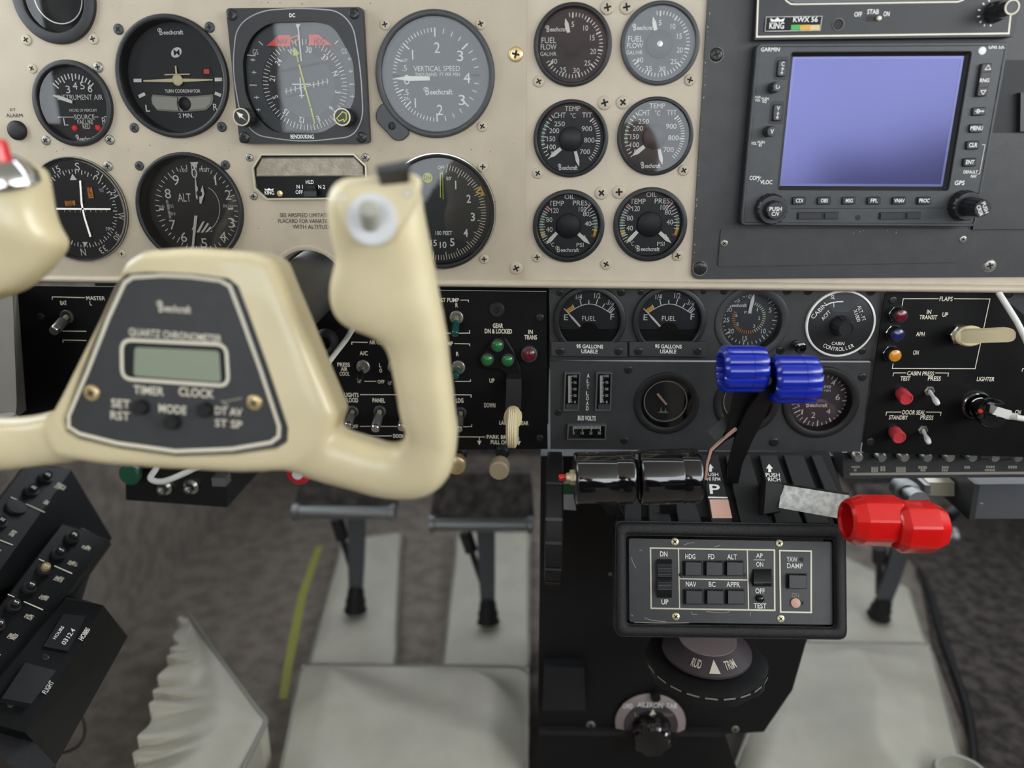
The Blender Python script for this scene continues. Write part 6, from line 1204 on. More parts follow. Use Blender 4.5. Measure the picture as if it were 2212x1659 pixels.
for pts in (((565, 838), (568, 860), (590, 905)), ((875, 768), (905, 756), (940, 752)), ((1058, 778), (1095, 768)), ((925, 1165), (925, 1180), (958, 1180)), ((1010, 1164), (1060, 1168), (1120, 1172), (1150, 1165)), ((640, 1202), (690, 1218), (770, 1224)), ((580, 1228), (700, 1232), (820, 1232), (910, 1231)), ((1276, 1168), (1272, 1195)), ((612, 800), (628, 796)), ((560, 1182), (575, 1190))): b.line([ap.L(Z12(*p), AZ) for p in pts], .0005, AZ)
ap.part('scratches', b, 'print_dim', kind='stuff')
# ------------------------------------------------------------------ pedestal
PY0 = .045
pd = thing('pedestal', 'black control pedestal below the throttle quadrant', 'pedestal', PM(PY((1450, 1400), PY0).x, 0, PY0))
po = [pd.L(p, 0) for p in ((1168, 985), (1800, 985), (1835, 1130), (1742, 1385), (1712, 1490), (1650, 1581), (1566, 1586), (1592, 1662), (1620, 1772), (1160, 1772))]
po = [(a_, max(b_, .0005)) for a_, b_ in po]
pd.part('body', MB().prism(po[::-1], -.26, 0), 'pedestal', 30, fix=True)
pd.part('side_box', MB().prism([pd.L(p, .012) for p in ((1172, 1535), (1265, 1535), (1262, 1442), (1175, 1440))], 0, .012), 'quadrant', 30, fix=True)
pd.part('kick_strip', MB().prism([pd.L(p, .006) for p in ((1165, 1588), (1560, 1592), (1560, 1582), (1165, 1578))], 0, .006), 'quadrant', fix=True)
for p, d in (((1276, 1566), 20), ((1588, 1575), 18), ((1318, 1240), 8)): screw(pd, p, d, 'screw_steel', 0)
# rudder trim
rc = PD((1528, 1384), .60); rt = thing('rudder_trim_wheel', 'rudder trim wheel with RUD TRIM scale under the padded frame', 'trim wheel', Matrix.Translation(rc))
rt.part('scale_disc', MB().lathe([(.0345, -.009), (.0345, -.007), (.0225, .002), (.0001, .002)], 56), 'violet_grey', 30)
rt.part('pale_scale', MB().lathe([(.0222, .0016), (.0222, .003), (.0001, .003)], 48), 'pale_mauve', 30)
rt.part('wheel', MB().profile((0, 0, -.026), (0, 0, -.013), [(0, .040), (.2, .0475), (.8, .0475), (1, .040)], 60, lambda i: 1 if (i // 3) % 2 else .965), 'rubber', 30)
def cone(a_, r_): return (r_ * math.sin(a_), -r_ * math.cos(a_), .002 - (r_ - .0225) * .75 + .0007)
rt.part('pointer_mark', MB().add([cone(-.13, .0330), cone(.13, .0330), cone(0, .0245)], [(0, 1, 2)]), 'print_cream')
for s_, a0_ in (('RUD', -.46), ('TRIM', .44)):
    b = MB(); b.text(s_, 0, 0, .0052, .0075 if s_ == 'RUD' else .0095, 0, 0, True)
    b.v = [cone(a0_ + x_ / .0285, .0285 - yv) for x_, yv, _ in b.v]; rt.part('lettering', b, 'print_cream')
for i in range(10):
    a_ = R(-170 + 16 * i + 5); c_, s_ = math.cos(a_), math.sin(a_); a2 = R(-170 + 16 * i + 16); c2_, s2_ = math.cos(a2), math.sin(a2)
    rt.part('rim_mark', MB().add([(c_ * .0479, s_ * .0479, -.0165), (c2_ * .0479, s2_ * .0479, -.0165), (c2_ * .0479, s2_ * .0479, -.0150), (c_ * .0479, s_ * .0479, -.0150)], [(0, 1, 2, 3)]), 'print_dim')
rt.part('stem', MB().lathe([(.008, -.05), (.008, -.01)], 20), 'rubber')
# aileron trim
ac_ = PY((1405, 1562), PY0 - .004); at = thing('aileron_trim_knob', 'aileron trim knob with curved scale and fluted black grip', 'knob', PM(ac_.x, ac_.z, PY0))
at.part('scale_disc', MB().lathe([(.0335, 0), (.0335, .003), (.0215, .008), (.0001, .008)], 56), 'pedestal', 30)
at.part('pale_band', MB().loft([[(r_ * math.sin(R(a_)), r_ * math.cos(R(a_)), z_) for r_, z_ in ((.0330, .0020), (.0332, .0036), (.0255, .0072), (.0250, .0050))] for a_ in range(-105, 106, 6)]), 'pale_mauve', 40, fix=True)
at.part('violet_band', MB().loft([[(r_ * math.sin(R(a_)), r_ * math.cos(R(a_)), z_) for r_, z_ in ((.0250, .0060), (.0250, .0078), (.0180, .0084), (.0180, .0060))] for a_ in range(-105, 106, 6)]), 'violet_grey', 40, fix=True)
at.part('pointer_mark', MB().poly([at.L(Z16(*p), .0085) for p in ((832, 862), (900, 862), (866, 800))], .0085), 'print_cream')
at.text([('L', 745, 840, 30, 30), ('TRIM', 975, 845, 28, 70)], Z16, .0085, 'print_dim'); at.text([('LWD', 680, 778, 36, 70), ('AILERON', 845, 770, 36, 190), ('TAB', 1005, 775, 36, 80)], Z16, .0092, 'print_white', 'scale_lettering', True)
at.part('fluted_knob', MB().profile((0, -.004, .008), (0, -.004, .026), [(0, .0185), (.9, .0175), (1, .0155)], 48, lambda i: 1 if (i // 3) % 2 else .92), 'gloss_black', 25)
at.part('stop_pin', MB().lathe([(.0045, .003), (.0045, .009), (.0001, .0095)], 20, *at.L(Z16(885, 705), .006)), 'black_deep', 40)
# elevator trim wheel at the pedestal's left
tc_ = PD((1196, 1118), .605); tw = thing('elevator_trim_wheel', 'elevator trim wheel seen edge on beside the red throttle button', 'trim wheel', Matrix.Translation(tc_))
tw.part('wheel', MB().profile((-.0068, 0, 0), (.0068, 0, 0), [(0, .045), (.1, .052), (.9, .052), (1, .045)], 60), 'rubber', 40)
for py_ in (994, 1052, 1099, 1165, 1215, 1241):
    ang_ = math.asin(max(-1, min(1, (1118 - py_) / 150))); tw.part('rim_mark', MB().add([(sx * .0060, -.0526 * math.cos(a_), .0526 * math.sin(a_)) for a_ in (ang_ - .022, ang_ + .022) for sx in (-1, 1)], [(0, 1, 3, 2)]), 'bezel_grey')
pc = thing('trim_placard', 'white and green placard beside the trim wheel', 'placard', PMp((1228, 1070), .03)); pc.part('card', MB().prism([pc.L(p, 0) for p in ((1217, 1100), (1244, 1102), (1240, 1040), (1214, 1040))], -.001, .0005), 'white_cap', fix=True); pc.part('green_band', MB().poly([pc.L(p, .0006) for p in ((1217, 1068), (1242, 1068), (1240, 1045), (1216, 1045))], .0007), 'green_lens')
# ------------------------------------------------------------------ things under the panel on the left
bx = thing('jack_box', 'black box with silver jacks and a green knob under the switch panel', 'box', PMp((385, 1050), .05))
bx.part('body', MB().prism([bx.L(p, 0) for p in ((272, 1080), (490, 1096), (492, 985), (270, 985))], -.08, 0), 'black_deep', fix=True)
for x, yy in ((352, 1056), (410, 1054)):
    c = bx.L((x, yy), .006); bx.part('jack', MB().lathe([(.0075, 0), (.007, .004), (.0045, .006), (.004, .010), (.0025, .010), (.0001, .006)], 24, *c), 'steel', 40)
c = bx.L((278, 1027), .02); bx.part('green_knob', MB().lathe([(.0035, 0), (.0035, .012), (.009, .014), (.0095, .019), (.008, .021), (.0001, .021)], 28, *c), 'green_knob', 40)
c = bx.L((472, 1042), .012); bx.part('grey_stub', MB().box(c[0] - .006, c[0] + .006, c[1] - .004, c[1] + .004, 0, .012), 'aluminium_dim')
cl = thing('looped_cable', 'white cable looped over the black jack box', 'cable', PMp((360, 1030), .02))
cl.part('cord', MB().tube([cl.L3(p, z_) for p, z_ in (((345, 985), 0), ((337, 1012), .004), ((325, 1034), .006), ((350, 1040), .006), ((390, 1026), .004), ((440, 1002), 0), ((480, 985), -.004))], .0026, 10, 8), 'cable_white', 60)
rv = thing('red_valve', 'red round valve handle just below the yoke', 'valve', PMp((648, 1018), .05)); rv.part('handle', MB().lathe([(.0105, 0), (.011, .004), (.009, .006), (.005, .006)], 28), 'red_mark', 40); rv.part('centre', MB().lathe([(.005, .003), (.0045, .008), (.0001, .009)], 20), 'white_cap', 40)
# ------------------------------------------------------------------ right underside
gb = thing('grey_box', 'grey metal box under the knob row beside the hose fitting', 'box', PMp((2150, 1085), .05)); gb.part('body', MB().prism([gb.L(p, 0) for p in ((2098, 1120), (2420, 1122), (2420, 1044), (2112, 1046))], -.08, 0), 'box_grey', fix=True); gb.part('side_flange', MB().prism([gb.L(p, .001) for p in ((2092, 1122), (2104, 1122), (2116, 1046), (2104, 1044))], -.08, .002), 'black_paint', fix=True)
screw(gb, (2120, 1090), 10, 'screw_steel', 0)
ft = thing('hose_fitting', 'dull metal hose fitting behind the red knobs', 'fitting', PMp((1955, 1066), .06)); ft.part('body', MB().profile(ft.L3((1945, 1052), -.02), ft.L3((1985, 1085), .02), [(0, .010), (.4, .011), (.42, .0075), (.7, .0075), (.72, .009), (1, .009)], 20), 'aluminium_dim', 40); ft.part('hose', MB().tube([ft.L3((1990, 1088), .02), ft.L3((2010, 1110), .01), ft.L3((2040, 1120), -.03), ft.L3((2060, 1105), -.08)], .006), 'rubber', 60)
cn = thing('connector_block', 'pale connector block under the knob row', 'connector', PMp((2035, 1058), .075)); cn.part('body', MB().prism([cn.L(p, 0) for p in ((2005, 1070), (2062, 1072), (2062, 1042), (2005, 1042))], -.03, 0), 'frame_pale', fix=True); cn.part('tab', MB().prism([cn.L(p, .004) for p in ((1998, 1068), (2010, 1068), (2010, 1048), (1998, 1048))], -.03, .004), 'aluminium_dim', fix=True)
# ------------------------------------------------------------------ rudder pedals
def pedal(label, bar, pad_top, arm, Y, gap, right=False):
    (x0_, yb), (x1_, yb2) = bar; base = PZ(arm[1], 0.026); t = thing('rudder_pedal', label, 'pedal', Matrix.Translation((base.x, base.y, .026)), 'rudder pedals'); O_ = Vector((base.x, base.y, .026))
    A, B = PY((x0_, yb), Y) - O_, PY((x1_, yb2), Y) - O_; C, D = PY((x1_ - 8, pad_top), Y + .03) - O_, PY((x0_ + 14, pad_top), Y + .03) - O_
    n_ = Vector((0, .012, .004))
    t.part('pad', MB().hexa([A, B, C, D], [A + n_, B + n_, C + n_, D + n_]), 'carpet_dark', fix=True)
    t.part('heel_bar', MB().profile(A + Vector((0, -.006, -.001)), B + Vector((0, -.006, -.001)), [(0, .006), (.01, .0112), (.06, .0112), (.07, .0088), (.93, .0088), (.94, .0112), (.99, .0112), (1, .006)], 20), 'aluminium_dim', 40)
    a0_, a1_ = PY(arm[0], Y + .008) - O_, Vector((0, 0, 0))
    t.part('arm', MB().loft([[tuple(v + Vector((dx, dy, 0))) for dx, dy in ((-w_, -.004), (w_, -.004), (w_, .004), (-w_, .004))] for v, w_ in ((a0_ + Vector((0, 0, .01)), .012), (a0_ * .5 + a1_ * .5, .0105), (a1_, .008))]), 'box_grey', fix=True)
    g0 = PY((arm[0][0] - 45, arm[0][1] - 10), Y + .01) - O_
    t.part('toe_cylinder', MB().profile(g0, a1_ * .75 + g0 * .25 + Vector((.004, .012, .0)), [(0, .009), (.3, .009), (.32, .0045), (1, .004)], 16), 'quadrant', 40)
    t.part('boot', MB().profile(a1_, a1_ * .72 + a0_ * .28, [(0, .016), (.25, .013), (.4, .014), (.6, .0115), (.8, .0115), (1, .009)], 20), 'rubber', 50)
pedal('rudder pedal under the yoke grip with worn metal heel bar', ((636, 1100), (858, 1102)), 1012, ((772, 1130), (768, 1318)), .34, 0)
pedal('rudder pedal below the beige parking brake knob', ((928, 1126), (1154, 1128)), 1022, ((1050, 1160), (1055, 1345)), .34, 0)
pedal('copilot rudder pedal behind the red mixture knobs', ((1838, 1150), (2060, 1152)), 1060, ((1945, 1190), (1898, 1330)), .34, 0)
# ------------------------------------------------------------------ grey vinyl covers on the floor
def sheet(name, label, cat, quad, z_, amp, m, nu=24, nv=24, seed=0, thick=.012, border=True, fn=None, group=None):
    c = [PZ(p, z_) for p in quad]; o_ = sum((Vector(v) for v in c), Vector()) / 4; o_.z = 0; t = thing(name, label, cat, Matrix.Translation(o_), group); rr_ = random.Random(seed)
    wv = [(rr_.uniform(2, 7), rr_.uniform(2, 7), rr_.uniform(0, 6.3), rr_.uniform(.4, 1)) for _ in range(6)]
    vs_, top = [], []
    for j in range(nv + 1):
        for i in range(nu + 1):
            u_, v_ = i / nu, j / nv; p = (c[0] * (1 - u_) + c[1] * u_) * (1 - v_) + (c[3] * (1 - u_) + c[2] * u_) * v_
            e_ = min(1, min(u_, 1 - u_, v_, 1 - v_) * 7); d_ = sum(k_ * math.sin(a_ * u_ + b_ * v_ + f_ + 1.3 * math.sin(3 * v_ + f_)) for a_, b_, f_, k_ in wv) / 3
            d_ = 1 - abs(d_); top.append((p.x - o_.x, p.y - o_.y, z_ + (fn(u_, v_) if fn else 0) + amp * d_ * e_))
    n_ = (nu + 1) * (nv + 1); fs_ = [(j * (nu + 1) + i, j * (nu + 1) + i + 1, (j + 1) * (nu + 1) + i + 1, (j + 1) * (nu + 1) + i) for j in range(nv) for i in range(nu)]
    bd_ = [i for i in range(nu + 1)] + [(j + 1) * (nu + 1) - 1 for j in range(1, nv + 1)] + [nv * (nu + 1) + i for i in range(nu - 1, -1, -1)] + [j * (nu + 1) for j in range(nv - 1, 0, -1)]
    vs_ = top + [(top[k_][0], top[k_][1], max(.0005, top[k_][2] - max(thick, z_))) for k_ in bd_]
    for k_ in range(len(bd_)): a_, b_ = bd_[k_], bd_[(k_ + 1) % len(bd_)]; fs_.append((b_, a_, n_ + k_, n_ + (k_ + 1) % len(bd_)))
    t.part('cover', MB().add(vs_, fs_), m, 60, fix=True)
    if border: t.part('seam', MB().tube([top[k_] for k_ in bd_[::4]] + [top[bd_[0]]], .0022, 6, 2), 'vinyl_edge', 60)
    return t
sheet('floor_cover', 'wrinkled light grey vinyl cover below the pilot pedals', 'floor cover', ((590, 1750), (1138, 1750), (1143, 1442), (652, 1436)), .028, .022, 'leather_grey', 40, 30, 3)
sheet('pedal_tunnel', 'grey vinyl strip running forward beside the yellow tape', 'floor cover', ((668, 1436), (852, 1436), (866, 1150), (742, 1165)), .014, .006, 'leather_grey', 16, 20, 5, group='grey vinyl strips under the pedals')
sheet('pedal_tunnel', 'grey vinyl strip running forward beside the black pedestal', 'floor cover', ((956, 1438), (1142, 1440), (1142, 1150), (990, 1150)), .014, .006, 'leather_grey', 16, 20, 6, group='grey vinyl strips under the pedals')
sheet('floor_cover', 'wrinkled light grey vinyl cover right of the black pedestal', 'floor cover', ((1540, 1780), (2110, 1780), (2008, 1392), (1690, 1388)), .028, .024, 'leather_grey', 40, 34, 9)
sheet('pedal_tunnel', 'grey vinyl strip under the copilot pedal', 'floor cover', ((1740, 1392), (2002, 1396), (1962, 1270), (1820, 1200)), .014, .006, 'leather_grey', 20, 20, 11, group=None)
tpz = thing('tape_strip', 'yellow green tape strip along the carpet left of the pedals', 'tape', Matrix.Translation(PZ((650, 1350), 0))); O_ = Vector(tpz.M.translation)
b = MB(); L_ = [(612, 1510), (622, 1440), (636, 1370), (652, 1290), (672, 1230), (690, 1180)]
rings = [[tuple(PZ((x - w_, yy), .0015) - O_), tuple(PZ((x + w_, yy), .0015) - O_), tuple(PZ((x + w_, yy), .0003) - O_), tuple(PZ((x - w_, yy), .0003) - O_)] for (x, yy), w_ in zip(L_, (9, 9.5, 10, 9, 8, 7))]
tpz.part('strip', b.loft(rings), 'tape_yellow', fix=True)
cd_ = thing('black_cord', 'dark cord lying along the edge of the charcoal mat', 'cord', Matrix.Translation(PZ((2050, 1400), .01))); O_ = Vector(cd_.M.translation)
cd_.part('cord', MB().tube([PZ(p, .006) - O_ for p in ((1985, 1230), (2010, 1290), (2030, 1360), (2062, 1450), (2092, 1540), (2105, 1640), (2110, 1720))], .0045, 8, 6), 'rubber', 60)
cu = PZ((2080, 1668), .06); cp2 = thing('beige_cap', 'beige round cap at the edge of the grey floor cover', 'cap', Matrix.Translation((cu.x, cu.y, .028))); rr = .026
cp2.part('body', MB().lathe([(rr * .9, 0), (rr, .01), (rr, .028), (rr * .92, .032), (rr * .78, .032), (rr * .74, .022), (.0001, .022)], 40), 'grey_knob', 40)
# ------------------------------------------------------------------ gathered leather skirt of the seat at lower left
sk = thing('seat_skirt', 'grey leather flap with a gathered ruffled edge lying on the carpet', 'leather flap', Matrix.Translation(PZ((430, 1560), 0))); O_ = Vector(sk.M.translation)
le = [(402, 1330), (392, 1375), (384, 1400), (372, 1432), (352, 1475), (340, 1520), (318, 1580), (300, 1640), (285, 1740), (270, 1800)]; re = [(410, 1330), (440, 1375), (465, 1412), (497, 1455), (530, 1500), (560, 1540), (577, 1556), (550, 1610), (515, 1680), (500, 1800)]
nu, nv = 22, 110; top = []
for j in range(nv + 1):
    s_ = j / nv * 9; k_ = min(int(s_), 8); f_ = s_ - k_; a_ = Vector(le[k_]).lerp(Vector(le[k_ + 1]), f_); c_ = Vector(re[k_]).lerp(Vector(re[k_ + 1]), f_)
    for i in range(nu + 1):
        u_ = i / nu; ruff = max(0, 1 - u_ * 1.7); ph = j * .62 + 1.4 * math.sin(j * .23)
        p = a_.lerp(c_, u_); p = (p.x - 9 * ruff ** 2 * (1 + math.sin(ph)), p.y + 10 * ruff * math.sin(u_ * 5))
        hz = .045 + .05 * min(1, j / 30) * (1 - .55 * u_) + .007 * ruff * math.sin(ph + u_ * 6) + .006 * math.sin(u_ * 7 + j * .05) * min(1, j / 20)
        w_ = PZ(p, .09); w_ = CAM + (w_ - CAM) * ((CAM.z - hz) / (CAM.z - .09)); top.append(tuple(w_ - O_))
n_ = len(top); fs_ = [(j * (nu + 1) + i, j * (nu + 1) + i + 1, (j + 1) * (nu + 1) + i + 1, (j + 1) * (nu + 1) + i) for j in range(nv) for i in range(nu)]
bd_ = [i for i in range(nu + 1)] + [(j + 1) * (nu + 1) - 1 for j in range(1, nv + 1)] + [nv * (nu + 1) + i for i in range(nu - 1, -1, -1)] + [j * (nu + 1) for j in range(nv - 1, 0, -1)]
vs_ = top + [(top[k_][0], top[k_][1], .0006) for k_ in bd_]
for k_ in range(len(bd_)): fs_.append((bd_[(k_ + 1) % len(bd_)], bd_[k_], n_ + k_, n_ + (k_ + 1) % len(bd_)))
sk.part('leather', MB().add(vs_, fs_), 'leather_grey', 70, fix=True)
sk.part('piping', MB().tube([top[(j + 1) * (nu + 1) - 1] for j in range(0, nv + 1, 5)], .0028, 8, 2), 'vinyl_edge', 60)
# ------------------------------------------------------------------ circuit breaker console on the left sidewall
A, B = PD(Z13(85, 810), .58), PD(Z13(385, 458), .67); mid_ = (A + B) / 2; ex = (B - A).normalized(); nn = (CAM - mid_ + Vector((.05, 0, .1))).normalized(); nn = (nn - ex * nn.dot(ex)).normalized(); ey = nn.cross(ex)
CM = Matrix.Translation(mid_) @ Matrix((ex, ey, nn)).transposed().to_4x4()
cs = thing('breaker_console', 'black stepped circuit breaker console along the left sidewall', 'console', CM)
def block(nm, top, zt, bot, zb, m='black_switch'): return cs.part(nm, MB().hexa([cs.L3(Z13(*p), zb) for p in bot], [cs.L3(Z13(*p), zt) for p in top]), m, fix=True)
block('upper_step', ((-260, 640), (140, 95), (365, 130), (-110, 800)), -.012, ((-300, 660), (140, 80), (575, 482), (20, 1000)), -.045)
block('middle_step', ((-260, 1180), (318, 412), (555, 487), (-80, 1330)), 0, ((-300, 1200), (318, 400), (572, 512), (-60, 1400)), -.035)
block('lower_box', ((-170, 1395), (335, 790), (530, 825), (130, 1478)), .012, ((-260, 1560), (340, 770), (655, 985), (285, 1645)), -.03)
block('front_skirt', ((-170, 1400), (130, 1480), (285, 1645), (120, 1720)), .0, ((-200, 1500), (160, 1500), (285, 1660), (60, 1800)), -.06, 'leather_black')
mr = [Vector(cs.L3(Z13(*p), -.03)) for p in ((-260, 1180), (190, 300), (520, 480), (200, 1500))]; sh_ = cs.r3 @ Vector((-.16, .03, -.05)); cs.part('wall_mount', MB().hexa([tuple(v + sh_) for v in mr], [tuple(v) for v in mr]), 'black_switch', fix=True)
cs.text([('LIGHTER', 66, 455, 16, 50, 0), ('COWL', 138, 880, 15, 34, 0), ('FLAPS', 158, 886, 15, 38, 0), ('CABIN', 52, 982, 16, 40, 0), ('PRESS', 76, 986, 16, 44, 0), ('STALL', 215, 782, 15, 36, 0), ('WARN', 236, 788, 15, 36, 0), ('TURN', 290, 688, 15, 36, 0), ('COORD', 312, 692, 15, 40, 0), ('FUEL', 362, 606, 15, 34, 0), ('QTY', 384, 612, 15, 30, 0), ('OIL', 432, 526, 15, 28, 0), ('TEMP', 452, 532, 15, 34, 0), ('FLASHER', 300, 212, 16, 50), ('BCN', 322, 220, 16, 34), ('NAV', 238, 296, 16, 34), ('PLAY', -10, 545, 16, 40), ('AC', -10, 1080, 16, 24)], Z13, .0004, 'print_cream', 'lettering', True)
cs.lines([([(200, 588), (228, 600)], 7), ([(278, 622), (370, 662)], 8), ([(40, 768), (74, 782)], 7), ([(122, 805), (220, 848)], 8)], Z13, .0004, 'print_cream')
cs.lines([([(55, 270), (90, 285)], 6), ([(133, 305), (230, 348)], 7), ([(0, 490), (66, 516)], 7)], Z13, -.0115, 'print_cream', 'printed_lines')
def relief(lz): return lz
nb = [(385, 458, 0, '30', 'topmost circuit breaker on the middle console step'), (315, 540, 0, '5', 'circuit breaker beside the FUEL QTY lettering'), (240, 622, 0, '5', 'brown tipped circuit breaker beside the TURN COORD lettering'), (165, 715, 0, '5', 'circuit breaker marked 5 beside the STALL WARN lettering'), (85, 808, 0, '5', 'circuit breaker marked 5 beside the COWL FLAPS lettering'), (4, 910, 0, '5', 'circuit breaker beside the CABIN PRESS lettering'),
      (15, 382, -.012, '10', 'circuit breaker marked 10 beside the LIGHTER lettering'), (175, 218, -.012, '10', 'circuit breaker marked 10 on the upper console step'), (248, 152, -.012, '50', 'circuit breaker at the far end of the upper console step')]
for x, yy, lz, s_, lab in nb:
    hz = .008; cc_ = cs.L(Z13(x - 12, yy + 20), lz); t = thing('circuit_breaker', lab, 'circuit breaker', CM @ Matrix.Translation((*cc_, lz)), 'round breakers on the left console')
    c = t.L(Z13(x, yy), hz); rr = t.rad(Z13(x, yy), 62 * .4214, hz) * .92
    t.part('collar', MB().lathe([(rr * 1.35, 0), (rr * 1.3, .0025), (rr * 1.0, .003)], 24, c[0] * .5, c[1] * .5), 'rubber', 40)
    bt = t.part('button', MB().profile((c[0] * .3, c[1] * .3, .001), (*c, hz), [(0, rr * .8), (.85, rr * .8), (1, rr * .7)], 24), 'knob_black' if x != 240 else 'brass', 40)
    t.part('rating', MB().text(s_, c[0], c[1], rr * .85, rr * (.55 if len(s_) == 1 else 1.0), 0, hz + .0003, True), 'print_white', parent=bt)
bk = cs.part('blank_plug', MB().lathe([(.0085, -.012), (.008, -.0095), (.0001, -.009)], 28, *cs.L(Z13(85, 318), -.01)), 'rubber', 40)
hm = cs.part('hour_meter', MB().prism([cs.L(Z13(*p), .0135) for p in ((222, 1035), (350, 1060), (440, 880), (325, 868))], .012, .0135), 'black_deep', fix=True)
for s_, x, yy, h_, w_ in (('HOURS', 300, 965, 16, 100), ('0312.4', 350, 985, 22, 120), ('FLIGHT', 246, 1245, 26, 90), ('HOBBS', 432, 972, 24, 90)):
    c = cs.L(Z13(x, yy), .0138); kk = cs.k(Z13(x, yy), .0138); cs.part('label_lettering', MB().text(s_, c[0], c[1], h_ * .42 * kk[0], w_ * .42 * kk[0], 0, .0139, True), 'print_white')
cs.part('cover_flap', MB().prism([cs.L(Z13(*p), .0165) for p in ((10, 1300), (160, 1330), (288, 1160), (130, 1118))], .0115, .0165), 'bezel', fix=True)
for p in ((234, 1092), (55, 1335)): screw(cs, p, 40, 'screw_black', .012, None, Z13)
lc = thing('thin_black_cord', 'thin black cord looping from the console onto the carpet', 'cord', Matrix.Translation(PZ((170, 1590), .01))); O_ = Vector(lc.M.translation)
lc.part('cord', MB().tube([PZ(Z13(*p), .02) - O_ for p in ((395, 1360), (430, 1420), (432, 1490), (400, 1545), (345, 1575), (300, 1580))], .0014, 8, 6), 'rubber', 60)
kn = thing('sidewall_knob', 'pale round knob on the dark ledge left of the yoke', 'knob', Matrix.Translation(PD((18, 922), .55))); kn.part('cap', MB().lathe([(.007, 0), (.0075, .006), (.006, .009), (.0001, .0095)], 28), 'grey_knob', 40); kn.part('stem', MB().lathe([(.003, -.02), (.003, 0)], 16), 'rubber')
fx = PZ((2012, 1390), 0).x; fm = thing('floor_mat', 'dark charcoal carpet mat right of the grey floor cover', 'carpet mat', Matrix.Translation((fx + .2, .3, 0)))
fm.part('pile', MB().prism([(PZ(p, .003).x - fx - .2, PZ(p, .003).y - .3) for p in ((1985, 1230), (2015, 1390), (2110, 1640), (2160, 1790))] + [(.91 - fx - .2, -.5), (.91 - fx - .2, .60), (PZ((1985, 1230), .003).x - fx - .2, .60)], .0004, .003), 'carpet_dark', fix=True)
# ------------------------------------------------------------------ behind the camera, mirrored in the gauge glass and the screen
mat('skin', (205, 150, 128), .5, var=.05, vscale=40); mat('jacket', (44, 46, 52), .8, var=.1, vscale=60); mat('hair', (58, 46, 38), .6, var=.3, vscale=120); mat('frame_black', (12, 12, 12), .3)
pe = thing('person', 'kneeling person with glasses, seen mirrored in a fuel flow gauge', 'person', Matrix.Translation((.02, -.80, 0)))
def chain(mb, pts, seg=16):       # joints (x, y, z, radius)
    P = spline([Vector((a_, b_, c_)) for a_, b_, c_, _ in pts], 4); Rr = spline([Vector((p[3], 0, 0)) for p in pts], 4); rings = []
    for i, p in enumerate(P):
        d = (P[min(i + 1, len(P) - 1)] - P[max(i - 1, 0)]).normalized(); a_ = (Vector((1, 0, 0)) - d * d.x); a_ = a_.normalized() if a_.length > .1 else d.orthogonal().normalized(); b_ = d.cross(a_)
        rings.append([tuple(p + (a_ * math.cos(2 * pi * k / seg) + b_ * math.sin(2 * pi * k / seg)) * Rr[i].x) for k in range(seg)])
    return mb.loft(rings)
def oval(mb, rows, n=24):         # rows (centre x, y, z, half width, half depth)
    P = spline([Vector(r_[:3]) for r_ in rows], 3); S_ = spline([Vector((r_[3], r_[4], 0)) for r_ in rows], 3)
    return mb.loft([[(c.x + s_.x * math.cos(2 * pi * k / n), c.y + s_.y * math.sin(2 * pi * k / n), c.z) for k in range(n)] for c, s_ in zip(P, S_)])
def fuse(nm, mb, vox, it):
    o_ = bpy.data.objects.new('fuse_tmp', fixn(mesh(nm, mb))); COL.objects.link(o_); m1 = o_.modifiers.new('r', 'REMESH'); m1.mode = 'VOXEL'; m1.voxel_size = vox; m2 = o_.modifiers.new('s', 'SMOOTH'); m2.iterations = it
    bpy.context.view_layer.update(); me = bpy.data.meshes.new_from_object(o_.evaluated_get(bpy.context.evaluated_depsgraph_get())); me.name = nm; bpy.data.objects.remove(o_)
    me.polygons.foreach_set('use_smooth', [True] * len(me.polygons)); return me
b = MB()
oval(b, [(0, .06, .640, .020, .030), (0, .055, .655, .045, .062), (0, .05, .690, .062, .085), (0, .045, .730, .070, .094), (0, .04, .770, .074, .098), (0, .035, .815, .072, .096), (0, .03, .850, .055, .076), (0, .03, .868, .02, .03)])
oval(b, [(0, .0, .56, .060, .062), (0, .015, .60, .052, .056), (0, .03, .66, .050, .054)])
chain(b, [(0, .135, .765, .009), (0, .150, .740, .012), (0, .156, .722, .015), (0, .140, .714, .011)], 10)
for sx in (-1, 1):
    chain(b, [(sx * .070, .03, .770, .010), (sx * .078, .02, .762, .016), (sx * .076, .03, .735, .012), (sx * .070, .035, .722, .006)], 8)
    chain(b, [(sx * .12, .150, .555, .026), (sx * .105, .185, .590, .022), (sx * .098, .205, .612, .030), (sx * .092, .212, .640, .030), (sx * .088, .214, .660, .020)], 12)
    for j, (dz, ln) in enumerate(((.018, .9), (.004, 1.0), (-.010, .95), (-.023, .75))): chain(b, [(sx * .092, .216, .640 + dz, .0095), (sx * .098, .236, .642 + dz, .0090), (sx * (.098 - .016 * ln), .246, .642 + dz, .0085), (sx * (.098 - .034 * ln), .247, .641 + dz, .0072)], 8)
    chain(b, [(sx * .086, .205, .622, .011), (sx * .074, .212, .634, .0105), (sx * .060, .218, .642, .0085)], 8)
pe.part('body', fuse('body', b, .0042, 6), 'skin')
b = MB(); oval(b, [(0, -.02, .20, .17, .13), (0, -.01, .30, .175, .13), (0, 0, .42, .19, .125), (0, 0, .52, .20, .115), (0, 0, .575, .16, .09), (0, .005, .605, .075, .068)])
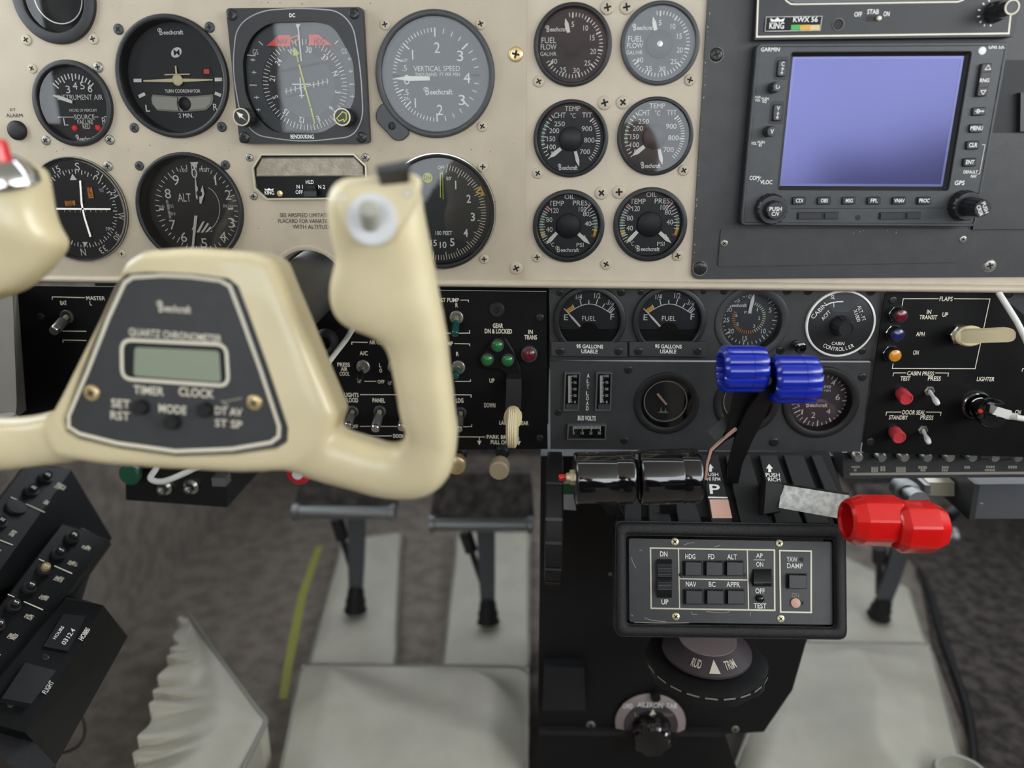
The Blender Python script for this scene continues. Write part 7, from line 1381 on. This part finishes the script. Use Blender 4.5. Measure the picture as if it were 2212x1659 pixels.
for sx in (-1, 1):
    chain(b, [(sx * .15, 0, .555, .07), (sx * .20, .02, .50, .062), (sx * .235, .07, .42, .052), (sx * .20, .11, .455, .044), (sx * .15, .14, .52, .036), (sx * .118, .155, .565, .032)])
    chain(b, [(sx * .09, -.02, .24, .10), (sx * .11, .05, .15, .085), (sx * .12, .11, .075, .068), (sx * .12, .06, .062, .06), (sx * .12, -.12, .055, .052), (sx * .12, -.28, .048, .042), (sx * .12, -.34, .045, .04)])
pe.part('clothing', fuse('clothing', b, .009, 6), 'jacket')
b = MB(); oval(b, [(0, -.012, .700, .060, .045), (0, -.014, .74, .074, .062), (0, .004, .790, .080, .090), (0, .018, .830, .079, .096), (0, .024, .862, .062, .080), (0, .026, .882, .02, .03)]); pe.part('hair', fuse('hair', b, .006, 4), 'hair')
gl = MB()
for sx in (-1, 1):
    gl.loft([[(sx * .033 + r_ * math.cos(2 * pi * k / 24) * 1.15, .146 + y_, .757 + r_ * .78 * math.sin(2 * pi * k / 24)) for r_, y_ in ((.026, 0), (.026, .004), (.0225, .004), (.0225, 0))] for k in range(24)], closed=True)
    gl.tube([(sx * .062, .146, .762), (sx * .078, .10, .762), (sx * .080, .03, .758)], .0025, 6, 3)
gl.tube([(-.010, .149, .760), (0, .152, .763), (.010, .149, .760)], .0024, 6, 3); pe.part('glasses', gl, 'frame_black', 40, fix=True)
ph = thing('smartphone', 'dark smartphone held up by the mirrored person', 'phone', PM(0, .64, -.566))
ph.part('case', MB().prism(rrect(-.074, .074, -.036, .036, .009), -.0085, 0), 'frame_black', 30); ph.part('screen', MB().prism(rrect(-.071, .071, -.033, .033, .007), -.0090, -.0084), 'dark_glass', 30)
st = thing('copilot_seat', 'dark copilot seat seen mirrored in the navigator screen', 'seat', Matrix.Translation((.60, -1.0, 0)))
def cush(x0, x1, y0, y1, z0, z1, r): return MB().loft([[(x, y_, z) for x, y_ in rrect(x0 + e, x1 - e, y0 + e, y1 - e, r)] for z, e in ((z0, r * .5), (z0 + r * .5, 0), (z1 - r * .5, 0), (z1, r * .5))])
st.part('cushion', cush(-.20, .20, -.06, .36, .20, .34, .03), 'seat_dark', 40); st.part('backrest', cush(-.19, .19, -.12, .0, .30, .54, .03), 'seat_dark', 40); st.part('headrest', cush(-.085, .085, -.10, -.02, .52, .62, .025), 'seat_dark', 40); st.part('pedestal_base', cush(-.14, .14, -.02, .30, 0, .21, .02), 'black_deep', 40)
